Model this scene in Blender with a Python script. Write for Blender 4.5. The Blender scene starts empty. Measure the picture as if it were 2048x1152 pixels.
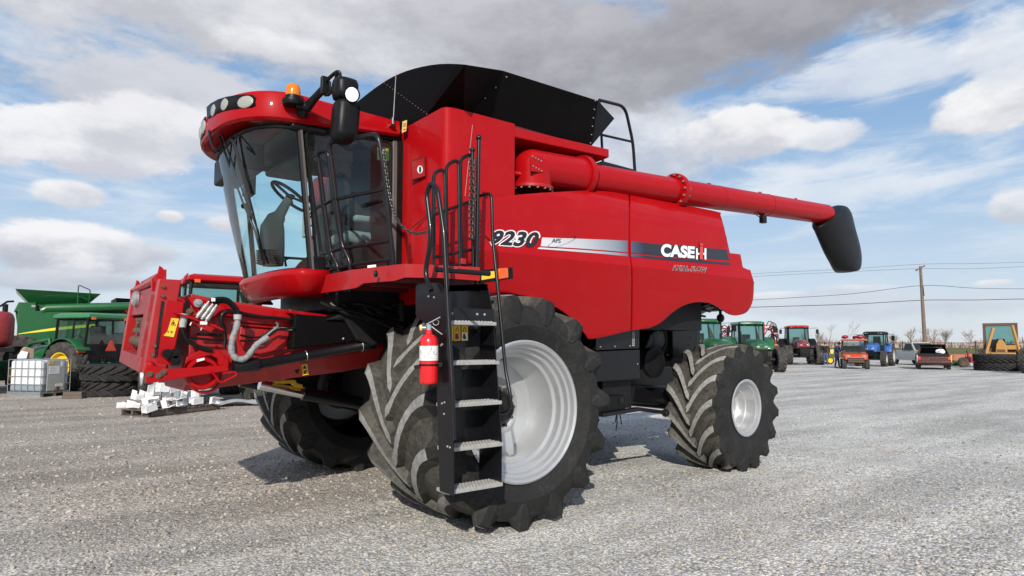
import bpy, bmesh, math, random
import numpy as np
from mathutils import Vector, Matrix, Euler

random.seed(7)
SC = bpy.context.scene
COL = SC.collection
PI = math.pi
rad = math.radians

# ------------------------------------------------------------------ camera
F, PITCH, YAW = 1282.0, rad(4.0), 0.657
CAM = Vector((-3.491, -6.544, 1.563))
CY = 690.0 - F * math.tan(PITCH)
cam_d = bpy.data.cameras.new("camera")
cam = bpy.data.objects.new("camera", cam_d)
COL.objects.link(cam)
cam.location = CAM
cam.rotation_euler = (PI / 2 + PITCH, 0, -YAW)
cam_d.sensor_width = 36.0
cam_d.lens = F / 2048 * 36.0
cam_d.shift_y = (CY - 576.0) / 2048.0
cam_d.clip_start, cam_d.clip_end = 0.1, 6000
SC.camera = cam
FW = Vector((math.sin(YAW) * math.cos(PITCH), math.cos(YAW) * math.cos(PITCH), math.sin(PITCH)))
RT = Vector((math.cos(YAW), -math.sin(YAW), 0))
UP = RT.cross(FW)
FWH = Vector((math.sin(YAW), math.cos(YAW), 0))

def ray(x, y):
    return FW + RT * ((x - 1024) / F) - UP * ((y - CY) / F)
def on(x, y, ax, v):
    r = ray(x, y)
    return CAM + r * ((v - CAM[ax]) / r[ax])
def X_(x, y, v): return on(x, y, 0, v)
def Y_(x, y, v): return on(x, y, 1, v)
def Z_(x, y, v=0.0): return on(x, y, 2, v)
def D_(x, y, d):                     # at a given distance along the view
    return CAM + ray(x, y) * d
def ground_at(x, d):                 # ground point in image column x, at depth d
    p = CAM + FWH * d + RT * ((x - 1024) / F * d)
    return Vector((p.x, p.y, 0))

# ------------------------------------------------------------------ light
SUN_EL = rad(29.5)
TRAVEL = Vector((0.645 * math.cos(SUN_EL), 0.764 * math.cos(SUN_EL), -math.sin(SUN_EL)))
sun_d = bpy.data.lights.new("sun", 'SUN')
sun_d.energy = 4.9
sun_d.angle = rad(0.7)
sun_d.color = (1.0, 0.945, 0.865)
sun = bpy.data.objects.new("sun", sun_d)
COL.objects.link(sun)
sun.rotation_euler = TRAVEL.to_track_quat('-Z', 'Y').to_euler()
sun.location = (-10, -20, 25)
SC.view_settings.view_transform = 'Standard'
SC.view_settings.look = 'None'
SC.view_settings.exposure = 0.0
SC.view_settings.gamma = 1.0
SC.view_settings.use_curve_mapping = False
SC.cycles.max_bounces = 8
SC.cycles.transparent_max_bounces = 16

# ------------------------------------------------------------------ node helpers
def lin(c):
    c = c / 255.0
    return c / 12.92 if c <= 0.04045 else ((c + 0.055) / 1.055) ** 2.4
def rgb(r, g, b): return (lin(r), lin(g), lin(b), 1)

class NT:
    def __init__(s, tree): s.t = tree; s.n = tree.nodes; s.l = tree.links
    def new(s, typ, **kw):
        n = s.n.new(typ)
        for k, v in kw.items():
            setattr(n, k, v)
        return n
    def set(s, sock, v):
        if isinstance(v, bpy.types.NodeSocket): s.l.new(v, sock)
        elif v is not None:
            if sock.type == 'VECTOR' and not hasattr(v, '__len__'): v = (v, v, v)
            if sock.type == 'RGBA' and len(v) == 3: v = (*v, 1)
            sock.default_value = v
    def math(s, op, a, b=None, c=None, clamp=False):
        n = s.new('ShaderNodeMath', operation=op, use_clamp=clamp)
        s.set(n.inputs[0], a)
        if b is not None: s.set(n.inputs[1], b)
        if c is not None: s.set(n.inputs[2], c)
        return n.outputs[0]
    def vmath(s, op, a, b=None):
        n = s.new('ShaderNodeVectorMath', operation=op)
        s.set(n.inputs[0], a)
        if b is not None: s.set(n.inputs[1], b)
        return n.outputs['Value'] if op in ('LENGTH', 'DOT_PRODUCT') else n.outputs[0]
    def mix(s, f, a, b, blend='MIX'):
        n = s.new('ShaderNodeMix', data_type='RGBA', blend_type=blend)
        s.set(n.inputs[0], f); s.set(n.inputs[6], a); s.set(n.inputs[7], b)
        return n.outputs[2]
    def noise(s, vec, scale, detail=4, rough=0.55, out=0, dist=0.0):
        n = s.new('ShaderNodeTexNoise')
        if vec is not None: s.set(n.inputs['Vector'], vec)
        n.inputs['Scale'].default_value = scale; n.inputs['Detail'].default_value = detail
        n.inputs['Roughness'].default_value = rough; n.inputs['Distortion'].default_value = dist
        return n.outputs[out]
    def ramp(s, f, stops):
        n = s.new('ShaderNodeValToRGB'); s.set(n.inputs[0], f)
        e = n.color_ramp.elements
        while len(e) < len(stops): e.new(0.5)
        for i, (p, c) in enumerate(stops):
            e[i].position = p
            e[i].color = (c, c, c, 1) if not hasattr(c, '__len__') else ((*c, 1) if len(c) == 3 else c)
        return n.outputs[0]
    def smooth(s, f, a, b, lo=0.0, hi=1.0):
        n = s.new('ShaderNodeMapRange', interpolation_type='SMOOTHSTEP')
        s.set(n.inputs[0], f); s.set(n.inputs[1], a); s.set(n.inputs[2], b); s.set(n.inputs[3], lo); s.set(n.inputs[4], hi)
        return n.outputs[0]

# ------------------------------------------------------------------ sky with clouds
W = bpy.data.worlds.new("World"); SC.world = W; W.use_nodes = True
w = NT(W.node_tree); w.n.clear()
STR = 0.10
sky = w.new('ShaderNodeTexSky', sky_type='NISHITA', sun_disc=False)
sky.sun_elevation = SUN_EL
sky.sun_rotation = math.atan2(-TRAVEL.x, -TRAVEL.y)
sky.air_density = 1.0; sky.dust_density = 0.6; sky.ozone_density = 1.0
tc = w.new('ShaderNodeTexCoord')
dirv = tc.outputs['Generated']
sep = w.new('ShaderNodeSeparateXYZ'); w.l.new(dirv, sep.inputs[0])
az = w.math('ARCTAN2', sep.outputs[0], sep.outputs[1])
el = w.math('ARCSINE', sep.outputs[2])
stretch = w.vmath('MULTIPLY', dirv, (1, 1, 2.1))
n1 = w.noise(stretch, 5.0, 10, 0.66, dist=0.15)
n2 = w.noise(w.vmath('ADD', stretch, (3.1, 1.7, 0.4)), 11.0, 7, 0.62)
wisp = w.noise(w.vmath('ADD', w.vmath('MULTIPLY', dirv, (1.2, 1.2, 6.0)), (5, 2, 1)), 3.2, 8, 0.62, dist=0.6)
comb = w.new('ShaderNodeCombineXYZ'); w.l.new(az, comb.inputs[0]); w.l.new(el, comb.inputs[1])
P = comb.outputs[0]
g = bpy.data.node_groups.new("cloud_layer", 'ShaderNodeTree')
for nm, ty in (("Prev", 'NodeSocketColor'), ("P", 'NodeSocketVector'), ("N", 'NodeSocketFloat'), ("N2", 'NodeSocketFloat'), ("C", 'NodeSocketVector'), ("R", 'NodeSocketVector'),
               ("Top", 'NodeSocketColor'), ("Bottom", 'NodeSocketColor'), ("Opacity", 'NodeSocketFloat'), ("Edge", 'NodeSocketFloat'), ("Rag", 'NodeSocketFloat')):
    g.interface.new_socket(nm, in_out='INPUT', socket_type=ty)
g.interface.new_socket("Out", in_out='OUTPUT', socket_type='NodeSocketColor')
q = NT(g); gi = q.new('NodeGroupInput'); go = q.new('NodeGroupOutput'); I = gi.outputs
dv = q.vmath('DIVIDE', q.vmath('SUBTRACT', I['P'], I['C']), I['R'])
ds = q.vmath('LENGTH', dv)
v = q.math('ADD', q.math('SUBTRACT', 1.0, ds), q.math('MULTIPLY', q.math('SUBTRACT', I['N'], 0.5), I['Rag']))
v = q.math('ADD', v, q.math('MULTIPLY', q.math('SUBTRACT', I['N2'], 0.5), 0.55))
al = q.math('MULTIPLY', q.smooth(v, 0.0, q.math('MULTIPLY', I['Edge'], 0.75)), I['Opacity'])
sy = q.new('ShaderNodeSeparateXYZ'); q.l.new(dv, sy.inputs[0])
tt = q.math('ADD', q.math('MULTIPLY_ADD', sy.outputs[1], 0.55, 0.55), q.math('MULTIPLY', q.math('SUBTRACT', I['N2'], 0.5), 2.2))
q.l.new(q.mix(al, I['Prev'], q.mix(q.smooth(tt, 0.0, 1.0), I['Bottom'], I['Top'])), go.inputs[0])

def cloud(prev, cx, cy, rx, ry, top, bot, op=1.0, edge=0.5, rag=2.0, nz=None):
    def ae(x, y):
        d = ray(x, y).normalized(); return math.atan2(d.x, d.y), math.asin(d.z)
    a, e = ae(cx, cy)
    ra = abs(ae(cx + rx, cy)[0] - ae(cx - rx, cy)[0]) / 2
    re = abs(ae(cx, cy + ry)[1] - ae(cx, cy - ry)[1]) / 2
    n = w.new('ShaderNodeGroup'); n.node_tree = g
    w.set(n.inputs['Prev'], prev); w.set(n.inputs['P'], P); w.set(n.inputs['N'], nz or n1); w.set(n.inputs['N2'], n2)
    n.inputs['C'].default_value = (a, e, 0); n.inputs['R'].default_value = (ra, re, 1)
    k = 1.0 / STR
    n.inputs['Top'].default_value = tuple(lin(c) * k for c in top) + (1,)
    n.inputs['Bottom'].default_value = tuple(lin(c) * k for c in bot) + (1,)
    n.inputs['Opacity'].default_value = op; n.inputs['Edge'].default_value = edge; n.inputs['Rag'].default_value = rag
    return n.outputs[0]

k = 1.0 / STR
blue = w.ramp(w.math('MULTIPLY', el, 1.6), [(0.0, tuple(lin(c) * 1 for c in (218, 227, 238))), (0.10, tuple(lin(c) for c in (208, 223, 240))),
              (0.32, tuple(lin(c) for c in (174, 204, 236))), (0.6, tuple(lin(c) for c in (134, 177, 224))), (1.0, tuple(lin(c) for c in (80, 128, 196)))])
blue = w.vmath('MULTIPLY', blue, (k, k, k))
c = w.mix(0.8, sky.outputs[0], blue)
WH, GW, GR, DG = (240, 240, 243), (214, 217, 224), (178, 180, 188), (150, 151, 158)
# thin high veil everywhere, broken cloud away from the view
c = w.mix(w.math('MULTIPLY', w.smooth(wisp, 0.43, 0.72), 0.72), c, tuple(lin(x) * k for x in (226, 234, 243)))
away = w.smooth(w.vmath('DOT_PRODUCT', dirv, tuple(FW)), 0.72, 0.45)
c = w.mix(w.math('MULTIPLY', w.math('MULTIPLY', w.smooth(n1, 0.42, 0.60), away), 0.9), c, tuple(lin(x) * k for x in (205, 207, 213)))
for a in (
    (1600, 380, 420, 75, (232, 238, 246), (216, 227, 240), .85, .9, 2.2, wisp),
    (1750, 150, 330, 90, (226, 232, 241), (200, 211, 228), .85, .8, 2.2, wisp),
    (1300, 270, 240, 130, (232, 235, 241), (190, 198, 214), .95, .7, 2.0),
    (980, 330, 300, 120, (220, 227, 238), (200, 211, 226), .7, .9, 2.2),
    (700, 60, 900, 150, (226, 228, 234), (196, 198, 206), 1.0, .55, 1.6),
    (330, 190, 330, 100, (214, 216, 223), (196, 200, 210), .95, .6, 1.9),
    (1240, 110, 430, 165, (184, 185, 192), (158, 159, 167), .97, .6, 1.5),
    (1560, 20, 430, 130, (174, 174, 181), (152, 153, 161), .97, .6, 1.5),
    (960, 40, 380, 90, (196, 197, 204), (172, 173, 181), .8, .9, 1.8),
    (560, 95, 160, 45, (244, 244, 246), (216, 218, 224), .9, .8, 2.0),
    (190, 285, 260, 75, (246, 246, 249), (206, 209, 219), 1.0, .35, 1.7),
    (10, 270, 120, 70, (244, 245, 248), (205, 209, 219), .95, .45, 1.7),
    (330, 265, 200, 70, (240, 240, 244), (206, 209, 217), .95, .5, 1.8),
    (138, 386, 84, 30, (244, 244, 247), (208, 212, 222), 1.0, .4, 1.0),
    (140, 500, 215, 62, (246, 246, 248), (190, 194, 206), 1.0, .35, 1.2),
    (280, 505, 110, 32, (220, 223, 230), (192, 197, 209), .8, .7, 1.6),
    (120, 560, 260, 26, (214, 219, 228), (186, 194, 208), .9, .7, 1.4),
    (340, 434, 36, 16, (242, 242, 246), (212, 216, 225), 1.0, .5, .7),
    (448, 449, 50, 20, (236, 237, 242), (208, 213, 224), 1.0, .6, .8),
    (1490, 262, 165, 66, (246, 246, 248), (202, 206, 216), 1.0, .35, 1.6),
    (1660, 268, 110, 40, (242, 243, 246), (212, 217, 227), .95, .5, 1.7),
    (1980, 210, 170, 70, (248, 248, 250), (208, 211, 219), 1.0, .4, 1.6),
    (2010, 90, 150, 90, (238, 241, 246), (214, 221, 233), .85, .7, 2.0),
    (2030, 410, 75, 45, (236, 238, 242), (200, 206, 218), .95, .6, 1.8),
    (1760, 610, 560, 42, (214, 221, 231), (196, 205, 219), .85, .8, 1.6),
    (1990, 566, 60, 11, (246, 246, 249), (214, 220, 230), .9, .6, 1.0),
    (1700, 578, 120, 12, (238, 240, 245), (208, 215, 227), .8, .7, 1.2),
    (1560, 590, 90, 10, (238, 240, 245), (208, 215, 227), .8, .7, 1.2)):
    c = cloud(c, *a)
bg = w.new('ShaderNodeBackground'); bg.inputs[1].default_value = STR
w.l.new(c, bg.inputs[0])
wo = w.new('ShaderNodeOutputWorld'); w.l.new(bg.outputs[0], wo.inputs[0])

# ------------------------------------------------------------------ materials
def mat(name):
    m = bpy.data.materials.new(name); m.use_nodes = True
    t = NT(m.node_tree); b = m.node_tree.nodes['Principled BSDF']
    return m, t, b
def plain(name, col, rough=0.5, metal=0.0, coat=0.0, var=0.12, dirt=None, dscale=3.0, damt=0.3, bump=0.0, bscale=40, spec=0.5):
    m, t, b = mat(name)
    tcn = t.new('ShaderNodeTexCoord').outputs['Object']
    nz = t.noise(tcn, dscale, 6, 0.6)
    lo = tuple(x * (1 - var) for x in col[:3]); hi = tuple(min(1, x * (1 + var)) for x in col[:3])
    c = t.mix(nz, lo, hi)
    if dirt:
        nd = t.noise(t.vmath('ADD', tcn, (7, 3, 1)), dscale * 2.7, 8, 0.68)
        c = t.mix(t.math('MULTIPLY', t.smooth(nd, 0.50, 0.75), damt), c, dirt)
    t.set(b.inputs['Base Color'], c)
    t.set(b.inputs['Roughness'], t.math('MULTIPLY_ADD', t.math('SUBTRACT', nz, 0.5), 0.25, rough, clamp=True))
    b.inputs['Metallic'].default_value = metal
    b.inputs['Coat Weight'].default_value = coat; b.inputs['Coat Roughness'].default_value = 0.06
    b.inputs['Specular IOR Level'].default_value = spec
    if bump:
        bn = t.new('ShaderNodeBump'); bn.inputs['Strength'].default_value = bump; bn.inputs['Distance'].default_value = 0.01
        t.l.new(t.noise(tcn, bscale, 4, 0.6), bn.inputs['Height']); t.l.new(bn.outputs[0], b.inputs['Normal'])
    return m
DUST = (0.30, 0.27, 0.22)
M = {}
M['red'] = plain('red paint', (0.35, 0.0030, 0.0055), 0.42, coat=0.34, var=0.07, dirt=(0.40, 0.045, 0.04), dscale=1.6, damt=0.12, spec=0.06, bump=0.05, bscale=2.2)
M['red_bright'] = plain('bright red enamel', (0.62, 0.008, 0.012), 0.28, coat=0.6, var=0.05)
M['red_worn'] = plain('worn red paint', (0.34, 0.0036, 0.005), 0.44, coat=0.22, var=0.12, dirt=(0.18, 0.05, 0.04), dscale=4, damt=0.35)
M['red_rust'] = plain('scratched red steel', (0.27, 0.022, 0.026), 0.5, var=0.3, dirt=(0.17, 0.12, 0.09), dscale=6, damt=0.8)
M['rust'] = plain('rusty brown steel', (0.10, 0.055, 0.035), 0.75, var=0.35, dirt=(0.18, 0.13, 0.095), dscale=9, damt=0.8, bump=0.3)
M['black'] = plain('black paint', (0.006, 0.006, 0.0075), 0.32, coat=0.1, var=0.2, dirt=(0.03, 0.028, 0.025), dscale=5, damt=0.15, spec=0.35)
M['black_sheet'] = plain('black tank sheet', (0.0045, 0.004, 0.0042), 0.5, var=0.2, dirt=(0.012, 0.010, 0.009), dscale=2, damt=0.2, spec=0.06)
M['plastic'] = plain('black plastic', (0.0055, 0.0055, 0.006), 0.42, var=0.15, dirt=(0.03, 0.03, 0.03), dscale=8, damt=0.15, bump=0.05, bscale=300, spec=0.22)
M['dark'] = plain('dark machinery', (0.007, 0.007, 0.0075), 0.55, var=0.4, dirt=(0.03, 0.024, 0.018), dscale=6, damt=0.4, spec=0.3)
M['dark_red'] = plain('dark machine red', (0.12, 0.006, 0.008), 0.5, var=0.4, dirt=(0.05, 0.03, 0.02), dscale=5, damt=0.5)
M['silver'] = plain('silver rim paint', (0.50, 0.51, 0.52), 0.36, metal=0.6, var=0.05, dirt=(0.40, 0.37, 0.32), dscale=5, damt=0.35)
M['steel'] = plain('galvanised steel', (0.42, 0.43, 0.43), 0.42, metal=0.7, var=0.2, dirt=(0.3, 0.29, 0.27), dscale=20, damt=0.6)
M['step'] = plain('grey step tread', (0.36, 0.355, 0.34), 0.65, metal=0.2, var=0.2, dirt=(0.2, 0.17, 0.13), dscale=14, damt=0.7, bump=0.5, bscale=160)
M['chrome'] = plain('chrome', (0.75, 0.75, 0.76), 0.12, metal=1.0, var=0.03)
M['bolt'] = plain('zinc bolt', (0.30, 0.30, 0.29), 0.5, metal=0.5, var=0.1)
M['grey'] = plain('grey plastic', (0.40, 0.42, 0.39), 0.6, var=0.1)
M['light_grey'] = plain('light grey plastic', (0.34, 0.35, 0.34), 0.6, var=0.1)
M['seat'] = plain('grey seat fabric', (0.30, 0.31, 0.30), 0.85, var=0.15, bump=0.15, bscale=120)
M['white'] = plain('white paint', (0.80, 0.80, 0.79), 0.4, var=0.04, dirt=(0.5, 0.48, 0.44), dscale=6, damt=0.3)
M['label_white'] = plain('white label', (0.78, 0.78, 0.76), 0.5, var=0.03)
M['yellow'] = plain('yellow paint', (0.72, 0.46, 0.025), 0.45, var=0.1, dirt=(0.3, 0.2, 0.05), dscale=6, damt=0.3)
M['label'] = plain('yellow label', (0.80, 0.50, 0.03), 0.45, var=0.06)
M['label_pale'] = plain('pale yellow label', (0.75, 0.52, 0.16), 0.5, var=0.06)
M['ink'] = plain('black ink', (0.010, 0.010, 0.012), 0.45, var=0.05)
M['navy'] = plain('navy ink', (0.012, 0.013, 0.03), 0.4, var=0.05)
M['decal_white'] = plain('white decal', (0.74, 0.74, 0.75), 0.38, var=0.03, coat=0.3)
M['decal_red'] = plain('red decal', (0.62, 0.04, 0.03), 0.38, var=0.03, coat=0.3)
M['green'] = plain('green paint', (0.009, 0.095, 0.026), 0.36, coat=0.35, var=0.12, dirt=(0.10, 0.14, 0.07), dscale=2, damt=0.25)
M['green_dark'] = plain('dark green paint', (0.008, 0.07, 0.018), 0.5, var=0.2, dirt=(0.05, 0.06, 0.03), dscale=3, damt=0.4)
M['green_pale'] = plain('faded green paint', (0.03, 0.17, 0.06), 0.45, coat=0.2, var=0.12, dirt=(0.14, 0.2, 0.1), dscale=2, damt=0.3)
M['deere_yellow'] = plain('rim yellow paint', (0.80, 0.55, 0.02), 0.4, var=0.1, dirt=(0.35, 0.25, 0.08), dscale=5, damt=0.4)
M['stripe_yellow'] = plain('yellow stripe', (0.80, 0.66, 0.05), 0.4, var=0.05)
M['blue'] = plain('blue paint', (0.035, 0.12, 0.38), 0.36, coat=0.4, var=0.1)
M['orange'] = plain('orange paint', (0.52, 0.065, 0.022), 0.42, coat=0.2, var=0.1, dirt=(0.4, 0.2, 0.1), dscale=4, damt=0.3)
M['maroon'] = plain('maroon paint', (0.22, 0.012, 0.018), 0.3, coat=0.5, var=0.15)
M['digger'] = plain('faded digger yellow', (0.42, 0.22, 0.055), 0.65, var=0.15, dirt=(0.25, 0.11, 0.04), dscale=5, damt=0.7)
M['tan_wood'] = plain('weathered pallet wood', (0.115, 0.090, 0.072), 0.85, var=0.35, dirt=(0.05, 0.04, 0.035), dscale=9, damt=0.7, bump=0.4, bscale=60)
M['pole_wood'] = plain('grey pole wood', (0.16, 0.115, 0.085), 0.9, var=0.3, dirt=(0.07, 0.05, 0.04), dscale=4, damt=0.6, bump=0.3, bscale=30)
M['bark'] = plain('bare bark', (0.30, 0.25, 0.225), 0.9, var=0.25)
M['brush'] = plain('dry brush', (0.35, 0.275, 0.235), 0.9, var=0.3)
M['skin'] = plain('skin', (0.45, 0.26, 0.18), 0.6, var=0.08)
M['denim'] = plain('blue denim', (0.06, 0.09, 0.17), 0.85, var=0.2)
M['navy_cloth'] = plain('navy cloth', (0.018, 0.02, 0.10), 0.85, var=0.2)
M['black_cloth'] = plain('black cloth', (0.012, 0.012, 0.014), 0.9, var=0.2)
M['hair'] = plain('brown hair', (0.03, 0.02, 0.012), 0.7, var=0.2)
M['car_grey'] = plain('grey car paint', (0.36, 0.38, 0.37), 0.4, coat=0.3, var=0.15, dirt=(0.22, 0.17, 0.12), dscale=3, damt=0.5)
M['car_white'] = plain('dull white car paint', (0.55, 0.54, 0.50), 0.45, coat=0.2, var=0.1, dirt=(0.25, 0.15, 0.09), dscale=4, damt=0.5)
M['wreck'] = plain('scorched maroon car paint', (0.07, 0.022, 0.02), 0.5, var=0.35, dirt=(0.20, 0.12, 0.08), dscale=4, damt=0.6)
M['hdpe'] = plain('milky tank plastic', (0.62, 0.65, 0.66), 0.45, var=0.06, dirt=(0.4, 0.42, 0.42), dscale=2, damt=0.3)
M['hdpe_wet'] = plain('liquid level in tank plastic', (0.22, 0.27, 0.31), 0.4, var=0.15)
M['hose_wrap'] = plain('grey hose wrap', (0.25, 0.25, 0.255), 0.6, var=0.3, dirt=(0.03, 0.03, 0.03), dscale=9, damt=1.0, bump=0.7, bscale=70)
M['seal'] = plain('brown grey rubber trim', (0.10, 0.085, 0.08), 0.5, var=0.15)
M['film'] = plain('grey plastic film', (0.30, 0.31, 0.32), 0.25, var=0.25)

def rubber(name, col, dustcol, amt, lo=0.42, hi=0.72, bump=0.25):
    m, t, b = mat(name)
    o = t.new('ShaderNodeTexCoord').outputs['Object']
    a = t.noise(o, 3.2, 8, 0.7); s = t.noise(t.vmath('ADD', o, (3, 1, 9)), 26, 7, 0.72)
    f = t.math('MULTIPLY', t.smooth(t.math('MULTIPLY_ADD', s, 0.55, t.math('MULTIPLY', a, 0.55)), lo, hi), amt)
    t.set(b.inputs['Base Color'], t.mix(f, col, dustcol))
    b.inputs['Roughness'].default_value = 0.78; b.inputs['Specular IOR Level'].default_value = 0.3
    bn = t.new('ShaderNodeBump'); bn.inputs['Strength'].default_value = bump; bn.inputs['Distance'].default_value = 0.01
    t.l.new(s, bn.inputs['Height']); t.l.new(bn.outputs[0], b.inputs['Normal'])
    return m
M['tyre_side'] = rubber('tyre sidewall', (0.013, 0.013, 0.013), (0.055, 0.054, 0.051), 0.8, 0.48, 0.88)
M['tyre_tread'] = rubber('dusty tyre tread', (0.030, 0.029, 0.026), (0.105, 0.097, 0.078), 0.9)
M['tyre_top'] = rubber('scuffed lug face', (0.17, 0.167, 0.16), (0.36, 0.355, 0.34), 0.95)
M['tyre_dark'] = rubber('dark tyre rubber', (0.014, 0.014, 0.014), (0.05, 0.048, 0.045), 0.7)
M['tyre_far'] = rubber('grey tyre rubber', (0.025, 0.024, 0.023), (0.11, 0.10, 0.09), 0.8)

def glass(name, tint, ior=1.45, rough=0.02, dirt=0.0):
    m = bpy.data.materials.new(name); m.use_nodes = True
    t = NT(m.node_tree); t.n.clear()
    tr = t.new('ShaderNodeBsdfTransparent'); t.set(tr.inputs[0], tint)
    gl = t.new('ShaderNodeBsdfGlossy'); gl.inputs['Roughness'].default_value = rough
    fr = t.new('ShaderNodeFresnel'); fr.inputs[0].default_value = ior
    mx = t.new('ShaderNodeMixShader'); t.l.new(fr.outputs[0], mx.inputs[0]); t.l.new(tr.outputs[0], mx.inputs[1]); t.l.new(gl.outputs[0], mx.inputs[2])
    last = mx.outputs[0]
    if dirt:
        df = t.new('ShaderNodeBsdfDiffuse'); t.set(df.inputs[0], (0.5, 0.5, 0.48))
        m2 = t.new('ShaderNodeMixShader'); t.set(m2.inputs[0], t.math('MULTIPLY', t.noise(t.new('ShaderNodeTexCoord').outputs['Object'], 4, 6, 0.7), dirt))
        t.l.new(last, m2.inputs[1]); t.l.new(df.outputs[0], m2.inputs[2]); last = m2.outputs[0]
    o = t.new('ShaderNodeOutputMaterial'); t.l.new(last, o.inputs[0])
    return m
M['glass'] = glass('cab glass', (0.80, 0.96, 0.95), 1.45, dirt=0.025)
M['door_glass'] = glass('tinted door glass', (0.60, 0.74, 0.73), 1.5, dirt=0.05)
M['far_glass'] = glass('tractor glass', (0.46, 0.68, 0.66), 1.5, 0.04, dirt=0.05)
M['far_glass_dark'] = plain('dark car glass', (0.02, 0.025, 0.03), 0.35, var=0.1, spec=0.2)
M['amber'], t_, b_ = mat('amber lens')
b_.inputs['Base Color'].default_value = (0.95, 0.26, 0.01, 1); b_.inputs['Roughness'].default_value = 0.15; b_.inputs['Transmission Weight'].default_value = 0.35
M['orange_lens'], t_, b_ = mat('orange lens')
b_.inputs['Base Color'].default_value = (0.75, 0.10, 0.01, 1); b_.inputs['Roughness'].default_value = 0.2; b_.inputs['Coat Weight'].default_value = 0.5
M['lamp'], t_, b_ = mat('lit lamp lens')
b_.inputs['Base Color'].default_value = (0.9, 0.88, 0.8, 1); b_.inputs['Emission Color'].default_value = (1, 0.93, 0.80, 1); b_.inputs['Emission Strength'].default_value = 0.9
M['lens'] = plain('clear lamp lens', (0.33, 0.33, 0.29), 0.15, var=0.2, coat=0.6, bump=0.4, bscale=90)
M['mirror'] = plain('mirror glass', (0.8, 0.8, 0.8), 0.03, metal=1.0, var=0.01)

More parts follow.
